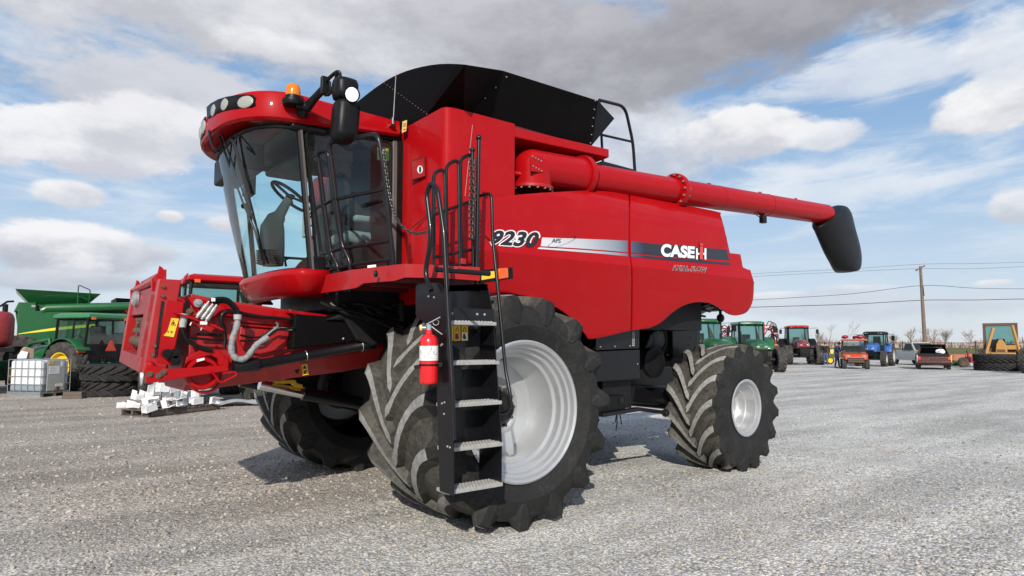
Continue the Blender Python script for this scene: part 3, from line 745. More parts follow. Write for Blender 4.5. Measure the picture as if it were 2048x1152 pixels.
def lettering(body, quad, m, par, off, bold=0.0, shear=0.0, space=1.0, grow=0.0, ref=None, surf=pan, name='lettering'):
    vs, fs = text_mesh(body, bold, shear, space)
    r_, _ = text_mesh(body, ref if ref is not None else bold, shear, space)
    x0, x1 = min(p[0] for p in r_), max(p[0] for p in r_); y0, y1 = min(p[1] for p in r_), max(p[1] for p in r_)
    tl, tr, br, bl = [Vector(p) for p in quad]
    mb = MB(); P3 = []
    for p in vs:
        u, v_ = (p[0] - x0) / (x1 - x0), (p[1] - y0) / (y1 - y0)
        q_ = (bl * (1 - u) + br * u) * (1 - v_) + (tl * (1 - u) + tr * u) * v_
        P3.append(surf(q_.x, q_.y, off))
    mb.add(P3, fs); return mb.build(name, m, par, smooth=0, weld=False)
q9 = ((987.5, 460.3), (1080, 464.5), (1073.5, 496), (980.5, 489.3))
lettering('9230', q9, 'decal_white', FP, .005, bold=.095, shear=.18, ref=.042, space=1.06, name='number_outline')
lettering('9230', q9, 'ink', FP, .0075, bold=.042, shear=.18, ref=.042, space=1.06, name='number')
lettering('AFS', ((1105, 476.5), (1122, 477.5), (1121, 486), (1103.5, 485)), 'ink', FP, .007, bold=.012, name='lettering')
mb = MB(); e0 = []; e1 = []
for i in range(41):
    a = 2 * PI * i / 40; ux, uy = math.cos(a), math.sin(a)
    wd = 1.0 + .9 * max(0, math.cos(a - .6))
    cx_, cy_ = 1124.5, 483.2
    ex, ey = ux * 30, uy * 6.2
    R_ = lambda s_: pan(cx_ + (ex * s_) * math.cos(-.37) - (ey * s_) * math.sin(-.37) * 1.6, cy_ + (ex * s_) * math.sin(-.37) * .95 + (ey * s_) * math.cos(-.37), .0065)
    e0.append(R_(1.0)); e1.append(R_(1.0 - .035 * wd))
mb.loft([e0, e1], closed=False, cap0=False, cap1=False); mb.build('emblem', 'ink', FP, smooth=0)
qc = ((1322.5, 487), (1390, 493), (1389, 517), (1321.5, 513))
lettering('CASE', qc, 'ink', RP, .006, bold=.085, ref=.05, name='lettering')
lettering('CASE', qc, 'decal_white', RP, .008, bold=.05, ref=.05, name='lettering')
def pbox(pts, m, par, off, name='emblem'):
    mb = MB(); mb.add([pan(x, y, off) for x, y in pts], [tuple(range(len(pts)))]); return mb.build(name, m, par, smooth=0)
pbox([(1391.5, 495.8), (1399.3, 496.4), (1399.3, 519), (1391.5, 518.3)], 'ink', RP, .0055)
for xa_, xb_ in ((1392.2, 1395.6), (1395.6, 1398.8), (1409, 1412.8), (1406.4, 1409)):
    full = xa_ in (1392.2, 1409)
    if full: pbox([(xa_, 496.4), (xb_, 496.7), (xb_, 519), (xa_, 518.7)], 'decal_white', RP, .008)
    else: pbox([(xa_, 505.2), (xb_, 505.5), (xb_, 509.6), (xa_, 509.3)], 'decal_white', RP, .008)
pbox([(1399.2, 485.3), (1407.2, 486), (1406.2, 520), (1398.8, 519.4)], 'ink', RP, .009)
pbox([(1400.2, 486.3), (1406.3, 486.9), (1406.2, 491.4), (1400.2, 490.8)], 'decal_red', RP, .011)
pbox([(1400.2, 492.6), (1406.2, 493.2), (1405.4, 519.2), (1399.8, 518.6)], 'decal_red', RP, .011)
qa = ((1346, 530.3), (1413.5, 534.8), (1412.5, 544.8), (1345, 540.6))
lettering('AXIAL-FLOW', qa, 'decal_white', RP, .005, bold=.050, ref=.024, shear=.06, space=1.15)
lettering('AXIAL-FLOW', qa, 'ink', RP, .007, bold=.024, ref=.024, shear=.06, space=1.15)

# ---- body between the panels
mb = MB()
mb.span(.35, 3.55, -1.45, 1.45, 1.75, 3.02)
mb.build('body_core', 'dark', CB, smooth=0)
mb = MB()                                   # sloping red deck closing the top between the panels
xd = pan(1437, 424).x
mb.loft([[(.30, y, 3.30 - .0 * abs(y)) for y in (-1.56, -1.3, 1.3, 1.56)], [(1.6, y, 3.34) for y in (-1.54, -1.3, 1.3, 1.54)], [(xd - .02, y, 3.26) for y in (-1.56, -1.3, 1.3, 1.56)], [(xd - .02, y, 2.95) for y in (-1.6, -1.3, 1.3, 1.6)], [(xd + .22, y, 2.60) for y in (-1.6, -1.3, 1.3, 1.6)], [(xd + .50, y, 2.5) for y in (-1.6, -1.3, 1.3, 1.6)]], closed=False, cap0=False, cap1=False)
mb.build('rear_hood', 'red', CB, solid=.03)

# ---- grain tank and its black extension
YT = -1.68
pB = Y_(905, 214, YT); ZT = pB.z
pC = Y_(1030, 244, YT); pA = Y_(806, 256, -.88)
mb = MB()
xA, xB, xC = pA.x, pB.x, pC.x
cr = .07
def tank_plan(z, dx=0.0):
    pl = [(xA, -.84), (xB - .09, YT + .11)]
    c0 = Vector((xB - .09, YT + .11)); 
    for k_ in range(7):
        t_ = k_ / 6; a0 = Vector((xB - .075, YT + .075)); b0 = Vector((xB + .0, YT)); c_ = Vector((xB - .02, YT + .0))
        pl.append(tuple(a0 * (1 - t_) ** 2 + Vector((xB - .062, YT)) * 2 * t_ * (1 - t_) + Vector((xB + .07, YT)) * t_ * t_))
    pl = [pl[0]] + pl[2:] + [(xC, YT), (xC, -1.02), (3.0, -1.02)]
    full = pl + [(x, -y) for x, y in pl[::-1]]
    return [(x, y, z) for x, y in full]
mb.loft([tank_plan(1.95), tank_plan(ZT)])
TK = mb.build('grain_tank', 'red', CB, smooth=30, bevel=.008)
mb = MB()                                   # panel seam and the recessed catch on the front wall
s0, s1 = Y_(945, 250, YT - .002), Y_(930, 392, YT - .002)
mb.bar(s0, s1, .0025, .003); mb.build('seam', 'light_grey', TK, smooth=0)
fwn = Vector((xA - xB, -.84 - YT, 0)).normalized()
def front_wall(x, y, off=0.0):              # pixel -> front wall of the tank
    n = Vector((-fwn.y, fwn.x, 0)); n = n if n.x < 0 else -n
    o0 = Vector((xB - .062, YT, 0)) + n * off; r_ = ray(x, y)
    return CAM + r_ * ((o0 - CAM).dot(n) / r_.dot(n))
rc = [front_wall(*p, off=.003) for p in ((824, 322), (849, 313), (850, 352), (823, 360))]
mb = MB(); mb.add(rc, [(0, 1, 2, 3)]); rcx = mb.build('recess_plate', 'red_worn', TK, smooth=0)
mb = MB()
for i in range(4): mb.bar(rc[i], rc[(i + 1) % 4], .006, .006)
mb.build('recess_edge', 'dark_red', TK, smooth=0)
mb = MB(); mb.add([front_wall(840 + 5.6 * math.cos(a), 339 + 8 * math.sin(a), .006) for a in [2 * PI * i / 24 for i in range(24)]], [tuple(range(24))]); mb.build('round_label', 'label_white', TK, smooth=0)
mb = MB(); mb.add([front_wall(840 + dx, 339 + dy, .009) for dx, dy in ((-1.5, -6), (1.5, -6), (2.5, -2), (1.5, 6), (-1.5, 6), (-2.2, 1))], [tuple(range(6))]); mb.build('pictogram', 'ink', TK, smooth=0)
lb = [front_wall(*p, off=.006) for p in ((805, 243), (814, 240), (812.5, 262), (803.5, 266))]
mb = MB(); mb.add(lb, [(0, 1, 2, 3)]); mb.build('label', 'label_pale', TK, smooth=0)
mb = MB()
for yy in (247, 251, 258): 
    mb.add([front_wall(806.5, yy + .8, .0075), front_wall(811.5, yy - .6, .0075), front_wall(811.5, yy + .9, .0075), front_wall(806.5, yy + 2.3, .0075)], [(0, 1, 2, 3)])
mb.build('label_print', 'ink', TK, smooth=0)
# mid seams low on the front wall
mb = MB(); mb.bar(front_wall(815, 462, .002), front_wall(880, 410, .002), .008, .006); mb.build('seam', 'dark_red', TK, smooth=0)

# recess above the unloading auger
mb = MB(); mb.span(xC + .02, 2.9, -1.015, -.9, 3.2, ZT - .08); mb.build('recess_wall', 'dark_red', TK, smooth=0)
a0, a1 = Y_(1031, 262, -1.52), Y_(1222, 305, -1.52)
mb = MB()
mb.prism([(a0.x - .04, -1.53, a0.z + .03), (a0.x - .04, -1.53, a0.z - .07), (a0.x - .04, -1.0, a0.z - .10), (a0.x - .04, -1.0, a0.z + .03)], (a1.x - a0.x, 0, a1.z - a0.z))
mb.build('tank_ledge', 'red', TK, bevel=.012)
mb = MB()
mb.prism([(xC - .02, -1.47, ZT + .075), (xC - .02, -1.47, ZT - .035), (xC - .02, -1.0, ZT - .035), (xC - .02, -1.0, ZT + .075)], (a1.x - xC - .18, 0, -.02))
mb.build('tank_lip', 'dark_red', TK)

# extension sheets
zb = ZT - .01
def Yv(x, y, yy): return Y_(x, y, yy)
eb0 = Vector((xB + .02, -1.50, zb)); 
s_tl, s_tr = Y_(1005, 141, -1.60), Y_(1195, 201, -1.52)     # top edge of the left sheet
s_br = Y_(1183, 290, -1.32)
XR = s_br.x
f_tl = Vector((s_tl.x, s_tl.y, s_tl.z))
arc = []
pk = X_(880, 128, xB - .35)
n_ = 24
pts_px = smoothpath([(1005, 141), (985, 138), (965, 134), (930, 129), (880, 128), (830, 137), (790, 152), (757, 172), (733, 190), (712, 207)], 3)
# the front sheet leans forward over the cab: it rises from the tank front edge along a tilted plane
fa, fb, fc = Vector((xB - .02, -1.4, zb)), Vector((xA, 1.2, zb)), s_tl
xtop = lambda y: None
pl_n = Vector((1, 0, .30)).normalized()     # front sheet plane (leans forward)
pl_o = Vector((xA + .04, -.84, zb))
def fplane(x, y):
    r_ = ray(x, y); return CAM + r_ * ((pl_o - CAM).dot(pl_n) / r_.dot(pl_n))
top = [fplane(*p) for p in pts_px if p[0] <= 930]
corner_t = top[0]
mb = MB()
bot = [Vector((pl_o.x, max(min(p.y, 1.45), -1.18), zb)) for p in top]
far = [Vector((p.x, 1.75, p.z)) for p in top[-1:]]
mb.loft([top + [Vector((top[-1].x + .02, max(top[-1].y + .25, 1.7), top[-1].z - .03))], bot + [Vector((pl_o.x, 1.45, zb))]], closed=False, cap0=False, cap1=False)
# curved corner gusset
g0 = [fplane(*p) for p in pts_px if p[0] >= 930][::-1]
gt = [corner_t.lerp(s_tl, k_ / 8) for k_ in range(9)]
gtp = [(930, 129), (940, 130.3), (950, 131.8), (960, 133.3), (968, 134.6), (978, 136.8), (987, 138.4), (996, 139.7), (1005, 141)]
gt = []
for k_, p in enumerate(gtp):
    dpt = (corner_t - CAM).dot(FW) * (1 - k_ / 8) + (s_tl - CAM).dot(FW) * (k_ / 8)
    gt.append(D_(p[0], p[1], dpt))
gb = [Vector((pl_o.x, -1.18, zb)).lerp(Vector((xB + .32, -1.36, zb)), k_) for k_ in (0, 1)]
gt = [gt[0], s_tl]
mb.loft([gt, gb], closed=False, cap0=False, cap1=False)
# left sheet and flared rear sheet
mb.add([gb[-1], gt[-1], s_tr, s_br], [(0, 1, 2, 3)])
r_t = Y_(1228, 236, -1.18); r_b = Vector((XR + .05, -1.05, s_br.z + .02))
mb.add([s_br, s_tr, r_t, r_b], [(0, 1, 2, 3)])
mb.add([r_b, r_t, Vector((r_t.x, 1.3, r_t.z)), Vector((r_b.x, 1.15, r_b.z))], [(0, 1, 2, 3)])
mir = lambda p: Vector((p.x, -p.y, p.z))
mb.add([mir(gb[-1]), mir(gt[-1]), mir(s_tr), mir(s_br)], [(0, 1, 2, 3)])
EX = mb.build('tank_extension', 'black_sheet', CB, smooth=0, weld=True, solid=.008)
mb = MB()                                    # rivet lines
for a_, b_, n__ in ((s_br.lerp(s_tr, .03) + Vector((-.03, -.012, 0)), s_tr + Vector((-.05, -.014, -.02)), 5), (gt[-1] + Vector((.04, -.012, -.06)), gb[-1] + Vector((0, -.012, .05)), 4)):
    for i in range(n__ + 1):
        p = a_.lerp(b_, i / n__); mb.ell(p, .009, 6)
for i in range(16):
    p = fplane(770 + 85 * i / 15, 166 + 62 * i / 15); mb.ell(p - pl_n * .006, .006, 6)
mb.build('rivets', 'bolt', EX, smooth=0)

# rear handrail beside the tank
hp = [Y_(1212, 345, -1.15)] 
rl = fillet([Y_(1198, 200, -1.1), Y_(1250, 213, -1.1), Y_(1266, 285, -1.1), Y_(1270, 345, -1.1)], .12)
mb = MB(); mb.tube(rl, .02, 8); mb.tube([Y_(1205, 270, -1.1), Y_(1266, 284, -1.1)], .016, 8); mb.tube([Y_(1198, 200, -1.1), Y_(1200, 215, -1.1), Y_(1206, 330, -1.1)], .016, 8)
mb.build('rear_handrail', 'black', CB)
mb = MB(); b0, b1 = Y_(1205, 322, -1.2), Y_(1272, 340, -1.2)
mb.prism([b0, b1, b1 - Vector((0, 0, .07)), b0 - Vector((0, 0, .07))], (0, 1.0, 0)); mb.build('deck_plate', 'black', CB, smooth=0)

# ---- unloading auger
YA = -1.50
ax0 = Y_(1083, 350, YA); ax1 = Y_(1652, 427, YA)
# radius from the picture: tube is about 62 px tall at x=1200, 48 px at x=1600
q0, q1 = Y_(1210, 330, YA), Y_(1210, 388, YA)
axd = (ax1 - ax0).normalized()
r_t0 = (Y_(1230, 336, YA) - Y_(1230, 391, YA)).length / 2; r_t1 = (Y_(1620, 405, YA) - Y_(1620, 444, YA)).length / 2
cen = lambda x, ya, yb: Y_(x, (ya + yb) / 2, YA)
A0, A1 = cen(1175, 325, 386), cen(1650, 409, 448)
ad = (A1 - A0).normalized(); L = (A1 - A0).length
rA = 0.5 * (r_t0 + r_t1)
fl = A0.lerp(A1, 0)                           
fx = lambda x: A0 + ad * ((Y_(x, 380, YA) - A0).dot(ad) )
mb = MB()
pA_ = fx(1180); pM = fx(1350)
AUX = [r_t0, r_t1]
mb.cyl(pA_, A1, r_t0, r_t1, n=48)
for xx, dr in ((1432, .002), (1530, .004), (1436, .002)):
    p = fx(xx); rr = r_t0 + (r_t1 - r_t0) * ((p - pA_).length / (A1 - pA_).length) + dr
    mb.cyl(p - ad * .006, p + ad * .006, rr, n=48)
AU = mb.build('unloading_auger', 'red', CB, smooth=40)
mb = MB()
rM = r_t0 + (r_t1 - r_t0) * ((pM - pA_).length / (A1 - pA_).length)
mb.lathe([(rM - .01, -.05), (rM + .055, -.05), (rM + .06, -.03), (rM + .06, .005), (rM + .055, .03), (rM - .01, .03)], pM, ad, 48); mb.build('flange', 'red', AU)
mb = MB()
for i in range(14):
    a = 2 * PI * i / 14; u_ = Vector((0, -1, 0)); v_ = ad.cross(u_)
    p = pM + (u_ * math.cos(a) + v_ * math.sin(a)) * (rM + .036); mb.cyl(p + ad * .03, p + ad * .052, .013, n=6); mb.cyl(p - ad * .05, p - ad * .068, .013, n=6)
mb.build('flange_bolts', 'bolt', AU)
# elbow: short wide barrel that turns down into the machine
mb = MB(); re_ = r_t0 * 1.24
e_end = fx(1166); c0 = fx(1090)
dn = Vector((.0, .05, -1)).normalized()
c0 = fx(1066); bz = Y_(1060, 374, YA).z
low = c0 + dn * (c0.z - bz)
path = [c0, low]
mb.cyl(e_end, c0, re_, n=48); mb.ell(c0, re_ * 1.0, 40); mb.cyl(c0, low, re_ * 1.0, re_ * 1.03, n=48)
EL = mb.build('auger_elbow', 'red', CB, smooth=50, weld=False)
mb = MB(); mb.lathe([(re_ - .02, -.05), (re_ + .028, -.05), (re_ + .034, -.02), (re_ + .034, .01), (re_ + .01, .04), (r_t0 - .01, .05)], e_end, ad, 48); mb.build('flange', 'red', EL)
mb = MB(); mb.cyl(path[-1] - dn * .01, path[-1] + dn * .03, re_ * 1.13, n=40); mb.build('elbow_base', 'red_worn', EL, bevel=.008)
mb = MB()
for i in range(16):
    a = 2 * PI * i / 16; u_ = dn.orthogonal().normalized(); v_ = dn.cross(u_)
    p = path[-1] + (u_ * math.cos(a) + v_ * math.sin(a)) * re_ * 1.06 + dn * .028; mb.cyl(p, p + dn * .014, .012, n=6)
mb.build('elbow_bolts', 'bolt', EL)
cp = Y_(1073, 328, YA - re_ * .95)
mb = MB(); Rp = Matrix((ad, Vector((0, -1, 0)), ad.cross(Vector((0, -1, 0))))).transposed()
mb.box(cp, (.16, .02, .17), Rp); mb.build('cover_plate', 'red', EL, bevel=.006)
mb = MB()
for dx in (-.055, -.018, .018, .055):
    for dz in (-.05, .05): mb.ell(cp + Rp @ Vector((dx, -.0, dz + dx * .3)) + Vector((0, -.012, 0)), .009, 8)
mb.build('cover_screws', 'bolt', EL)
# spout
mb = MB()
sp = [A1 - ad * .16, A1 + ad * .12]
tip_r = 0.5 * (Y_(1664, 500, YA) - Y_(1712, 520, YA)).length
cc = smoothpath([(1634, 452, 1672, 411), (1632, 456, 1686, 413), (1636, 464, 1696, 426), (1644, 482, 1703, 455), (1655, 506, 1711, 485), (1667, 526, 1714.5, 508), (1673, 536, 1714, 522), (1679, 542.5, 1711, 534), (1686, 545, 1704, 541.5), (1692, 545.5, 1698, 545)], 3)
cc = [(q_[:2], q_[2:]) for q_ in cc]
rings = []
for (l, r_) in cc:
    pl_, pr_ = Y_(*l, YA), Y_(*r_, YA); c_ = (pl_ + pr_) / 2; hv = (pr_ - pl_) / 2; depth = min(max(hv.length * 1.0, .03), rA * 1.06)
    rings.append([c_ + hv * (abs(math.cos(a)) ** .9) * (1 if math.cos(a) > 0 else -1) + Vector((0, depth, 0)) * (abs(math.sin(a)) ** .9) * (1 if math.sin(a) > 0 else -1) for a in [2 * PI * i / 28 for i in range(28)]])
mb.loft(rings); mb.build('spout', 'plastic', AU, smooth=50)
lp = fx(1521) + Vector((0, -.02, -rM - .06))
mb = MB(); mb.box(lp, (.09, .07, .11)); mb.tube([lp + Vector((0, 0, .05)), fx(1520) + Vector((0, 0, -rM + .03))], .015, 8); mb.build('auger_lamp', 'plastic', AU, bevel=.012)
mb = MB(); mb.tube(fillet([fx(1500) + Vector((0, -.05, -rM - .0)), fx(1512) + Vector((0, -.05, -rM - .05)), lp + Vector((0, -.02, .06))], .05), .006, 6); mb.build('lamp_cable', 'plastic', AU)
for xx in (1418, 1519, 1590):
    p = fx(xx); mb = MB(); mb.box(p + Vector((0, 0, rM + .006)), (.05, .03, .03)); mb.build('tube_lug', 'red_worn', AU, bevel=.004)
# ================================================================== CAB
def pxof(p):
    d = Vector(p) - CAM; z = d.dot(FW)
    return 1024 + F * d.dot(RT) / z, CY - F * d.dot(UP) / z
YC = .86
def front_curve(xp, xf, yh, n=30, e=2.6, z=0.0, half=1.0):
    out = []
    for i in range(n + 1):
        a = -PI / 2 * half + PI * half * i / n
        y = yh * (1 if a > 0 else -1) * abs(math.sin(a)) ** (2 / e)
        x = xp - (xp - xf) * abs(math.cos(a)) ** (2 / e)
        out.append(Vector((x, y, z)))
    return out
def solve_front(xp, yh, z, target, e=2.6):
    lo, hi = xp - 1.4, xp - .1
    for _ in range(30):
        mid = (lo + hi) / 2
        mn = min(pxof(p)[0] for p in front_curve(xp, mid, yh, z=z, e=e))
        if mn < target: lo = mid
        else: hi = mid
    return (lo + hi) / 2
pt, pb = Y_(598, 258, -YC), Y_(622, 540, -YC)
zt, zbt = pt.z, pb.z
xft, xfb = solve_front(pt.x, YC, zt, 436), solve_front(pb.x, YC, zbt, 489)
XR_ = pA.x - .02                                       # cab rear
rings = []
for k_ in range(9):
    t_ = k_ / 8; bow = .03 * math.sin(PI * t_)
    rings.append(front_curve(pb.x + (pt.x - pb.x) * t_, xfb + (xft - xfb) * t_ - bow, YC, z=zbt + (zt - zbt) * t_))
mb = MB(); mb.loft(rings, closed=False, cap0=False, cap1=False)
mb.build('windscreen', 'glass', CB, smooth=60)
# roof
rl0, rl1 = Y_(600, 243, -.95).z, Y_(800, 270, -.95).z
ru0, ru1 = Y_(600, 185, -.95).z, Y_(800, 240, -.95).z
x6, x8 = Y_(600, 215, -.95).x, Y_(800, 255, -.95).x
XS = x6 + .08
xfr = solve_front(XS, .95, (rl0 + ru0) / 2, 402)
def zlo(x): return rl0 + (rl1 - rl0) * max(0, (x - x6)) / (x8 - x6)
def zup(x): return ru0 + (ru1 - ru0) * max(0, (x - x6)) / (x8 - x6)
ZRC = (rl0 + ru0) / 2
def roof_ring(ins, f, dz=0.0):
    fc = front_curve(XS, xfr + ins, .95 - ins, n=44)
    pl = [Vector((x8 - ins * .0, -.95 + ins, 0))] + [Vector((x8 + (XS - x8) * k_ / 4, -.95 + ins, 0)) for k_ in (1, 2, 3)] + fc + [Vector((x8 + (XS - x8) * k_ / 4, .95 - ins, 0)) for k_ in (3, 2, 1)] + [Vector((x8, .95 - ins, 0))]
    return [Vector((p.x, p.y, zlo(p.x) * (1 - f) + zup(p.x) * f + dz)) for p in pl]
mb = MB()
mb.loft([roof_ring(.20, 0, .03), roof_ring(.03, 0, -.008), roof_ring(.004, .05), roof_ring(0, .14), roof_ring(.012, .84), roof_ring(.022, .94), roof_ring(.05, 1.0), roof_ring(.30, 1.0, .015), roof_ring(.6, 1.0, .02)])
RF = mb.build('cab_roof', 'red', CB, smooth=40)
def roof_pt(x, y, off=0.0):                       # pixel -> outer face of the roof
    best = None
    fc = front_curve(XS, xfr - off, .95 + off, n=240)
    for p in fc:
        px_ = pxof((p.x, p.y, ZRC))
        if p.y < .60 and abs(px_[0] - x) < 6:
            d_ = (p - CAM).dot(FW)
            if best is None or abs(px_[0] - x) < best[0]: best = (abs(px_[0] - x), p)
    p = best[1]; r_ = ray(x, y); h = Vector((r_.x, r_.y, 0)); k_ = Vector((p.x - CAM.x, p.y - CAM.y, 0)).length / h.length
    return Vector((p.x, p.y, CAM.z + r_.z * k_))
podu = [(412, 214), (420, 207), (435, 198.5), (452, 193), (470, 190), (488, 188.6), (503, 189), (510, 194)]
podl = [(414, 236), (421, 231), (436, 224), (453, 219.5), (470, 216.5), (488, 215), (503, 214.5), (511, 210)]
mb = MB(); mb.loft([[roof_pt(*p, off=.006) for p in podu], [roof_pt(*p, off=.006) for p in podl]], closed=False, cap0=False, cap1=False)
pod = mb.build('lamp_panel', 'plastic', RF, smooth=60, solid=.012)
for cx_, cy_, rx_, ry_ in ((424.5, 220.5, 8, 12.5), (448, 208.5, 12.5, 12.8), (489, 203.5, 17.5, 12.5)):
    c_ = roof_pt(cx_, cy_, .004); l_ = roof_pt(cx_ - 6, cy_, .004); r__ = roof_pt(cx_ + 6, cy_, .004)
    tng = (r__ - l_); tng.z = 0; tng.normalize(); nrm = Vector((tng.y, -tng.x, 0))
    if nrm.dot(CAM - c_) < 0: nrm = -nrm
    Rm = Matrix((tng, Vector((0, 0, 1)), nrm)).transposed()
    dd = (c_ - CAM).dot(FW) / F
    rr_ = .066; rw_ = .086 if cx_ > 470 else .068
    mb = MB(); mb.ell(c_ - nrm * .004, (rw_, rr_ * .86, .014), 28, rot=Rm); mb.build('headlight', 'lens', pod, smooth=60)
# second lamp group on the far side of the roof front
for yy in (.15, .34):
    fc = min(front_curve(XS, xfr - .002, .952, n=240), key=lambda p: abs(p.y - yy))
    mb = MB(); mb.ell((fc.x, fc.y, ZRC), (.02, .07, .07), 18); mb.build('headlight', 'lens', pod, smooth=60)
mb = MB(); fcs = [p for p in front_curve(XS, xfr - .004, .954, n=60) if .02 < p.y < .55]
mb.loft([[Vector((p.x, p.y, ZRC + .09)) for p in fcs], [Vector((p.x, p.y, ZRC - .09)) for p in fcs]], closed=False, cap0=False, cap1=False); mb.build('lamp_panel', 'plastic', RF, solid=.01)
mb = MB(); mb.tube(fillet([roof_pt(419, 262) + Vector((0, 0, 0)), roof_pt(425, 290, .04), roof_pt(438, 305, .03), roof_pt(444, 292, -.05)], .08), .012, 8); mb.build('cab_grab_handle', 'plastic', CB)

# pillars, frames, glass
mb = MB()
for s in (-1, 1):
    mb.tube([(pt.x, s * YC, zt), (pb.x, s * YC, zbt)], .028, 8)
    mb.bar((XR_, s * YC, zt + .08), (XR_, s * YC, zbt - .1), .08, .06, up=(0, 1, 0))
    mb.bar((pt.x, s * YC, zt + .03), (XR_, s * YC, zt + .11), .05, .05)
mb.tube([p for p in front_curve(pt.x, xft, YC, z=zt)], .02, 6)
mb.tube([p for p in front_curve(pb.x, xfb, YC, z=zbt)], .02, 6)
mb.span(XR_ - .02, XR_ + .0, -YC, YC, 2.0, zt + .1)
mb.span(pt.x - .05, XR_, -YC + .02, YC - .02, zt + .06, zt + .08)
mb.build('cab_frame', 'plastic', CB, smooth=40)
mb = MB(); mb.add([(pt.x, -YC - .035, zt), (pb.x, -YC - .035, zbt), (pb.x + .018, -YC - .036, zbt), (pt.x + .018, -YC - .036, zt)], [(0, 1, 2, 3)])
mb.build('door_seal', 'seal', CB, smooth=0, solid=.02)
mb = MB(); g4 = [Y_(x, y, -YC - .02) for x, y in ((786, 282), (796, 268), (797, 532), (784, 534))]
mb.prism(g4, (0, .05, 0)); mb.build('rear_pillar_trim', 'seal', CB, smooth=0, bevel=.01)
DG = [Y_(x, y, -YC - .01) for x, y in ((610, 262), (783, 284), (779, 534), (634, 536))]
mb = MB(); mb.add(DG, [(0, 1, 2, 3)]); DR = mb.build('door_glass', 'door_glass', CB, smooth=0)
mb = MB(); fr_ = fillet([DG[0].lerp(DG[1], .5), DG[1], DG[2], DG[3], DG[0], DG[0].lerp(DG[1], .5)], .07)
mb.tube(fr_, .014, 6); mb.build('door_frame', 'plastic', DR)
mb = MB(); hb0 = Y_(731, 410, -YC - .05); hb1 = Y_(764, 402, -YC - .05); mb.tube([hb0, hb0.lerp(hb1, .2), hb1], [.018, .024, .016], 10); mb.build('door_handle', 'plastic', DR)
mb = MB(); mb.add([(pt.x, YC, zt), (XR_, YC, zt + .05), (XR_, YC, zbt), (pb.x, YC, zbt)], [(0, 1, 2, 3)]); mb.build('side_window', 'glass', CB, smooth=0)
mb = MB(); mb.add([Y_(x, y, -YC + .03) for x, y in ((755, 294), (778, 297), (778, 322), (754, 320))], [(0, 1, 2, 3)]); wl = mb.build('window_sticker', 'green_pale', DR, smooth=0)
mb = MB(); mb.add([Y_(x, y, -YC + .025) for x, y in ((755, 294), (777, 297), (777, 303), (755, 300))], [(0, 1, 2, 3)]); mb.build('sticker_band', 'label', wl, smooth=0)
# interior
FZ = zbt - .02
mb = MB(); mb.span(xfb + .22, XR_, -YC + .03, YC - .03, FZ - .06, FZ); mb.build('cab_floor', 'dark', CB, smooth=0)
mb = MB()
cb = Y_(546, 532, -.05); ct = Y_(577, 398, -.12)
pth = [cb, Y_(545, 505, -.05), Y_(544, 480, -.05), Y_(545, 455, -.06), Y_(551, 438, -.08), Y_(560, 428, -.1)]
mb.tube(pth, [.10, .115, .12, .115, .085, .05], 16)
mb.tube([Y_(548, 440, -.08), Y_(560, 428, -.1), ct], [.085, .055, .04], 12)
mb.ell(Y_(556, 438, -.09), .07, 12)
SCOL = mb.build('steering_column', 'grey', CB, smooth=60)
mb = MB()
for i in range(6): mb.lathe([(.10, -.012), (.13, 0), (.10, .012)], cb + Vector((-.04, -.0, .02 + i * .024)), (0, 0, 1), 18)
mb.build('bellows', 'plastic', SCOL)
axs = (ct - Y_(560, 428, -.1)).normalized()
axs = (axs + Vector((.35, 0, .2))).normalized(); u_ = axs.orthogonal().normalized(); v_ = axs.cross(u_)
wc = ct + axs * .03
mb = MB(); mb.tube([wc + (u_ * math.cos(a) + v_ * math.sin(a)) * .215 for a in [2 * PI * i / 32 for i in range(32)]], .017, 8, closed=True)
for a in (.4, 2.5, 4.6): mb.tube([wc, wc + (u_ * math.cos(a) + v_ * math.sin(a)) * .215], .014, 6)
mb.ell(wc, (.05, .05, .03), 10); mb.build('steering_wheel', 'plastic', CB)
sb = Y_(715, 500, .0)
mb = MB(); mb.box(sb + Vector((.02, 0, .10)), (.52, .52, .14)); mb.box(sb + Vector((.27, 0, .48)), (.14, .50, .68), Matrix.Rotation(rad(8), 3, 'Y')); mb.box(sb + Vector((.35, 0, .90)), (.10, .28, .18))
ST = mb.build('operator_seat', 'seat', CB, bevel=.05, seg=3)
mb = MB(); mb.box(sb + Vector((.02, 0, -.12)), (.4, .4, .26)); mb.build('seat_base', 'dark', ST, bevel=.03)
for s in (-1, 1):
    mb = MB(); mb.box(sb + Vector((.02, s * .32, .28)), (.42, .09, .07)); mb.build('armrest', 'light_grey', ST, bevel=.025)
mb = MB(); mb.box(sb + Vector((.05, .55, .20)), (.60, .22, .55)); mb.build('side_console', 'grey', CB, bevel=.05)
mb = MB(); mb.box(Y_(615, 440, -.35), (.05, .16, .13)); mb.tube([Y_(615, 440, -.35), Y_(640, 470, -.2)], .015, 6); mb.box(Y_(612, 462, -.35), (.04, .12, .12)); mb.build('monitor', 'grey', CB, bevel=.02)
mb = MB(); mb.box((-1.20, .0, zt - .04), (.40, 1.3, .12)); mb.build('overhead_console', 'plastic', CB, bevel=.03)
mb = MB(); mb.span(pt.x - .35, pt.x - .1, -.2, .75, zt - .26, zt - .0); mb.build('sun_visor', 'plastic', CB, bevel=.02)
mb = MB(); mb.tube([Y_(565, 515, .3), Y_(640, 520, .3)], .014, 6); mb.tube([Y_(572, 533, .1), Y_(570, 520, .1), Y_(578, 516, .1)], .012, 6); mb.build('pedal', 'plastic', CB)
# dome mirror inside the door top
mb = MB(); mb.box(Y_(618, 257, -YC - .02), (.34, .05, .075)); mb.build('door_top_cover', 'plastic', CB, bevel=.03)
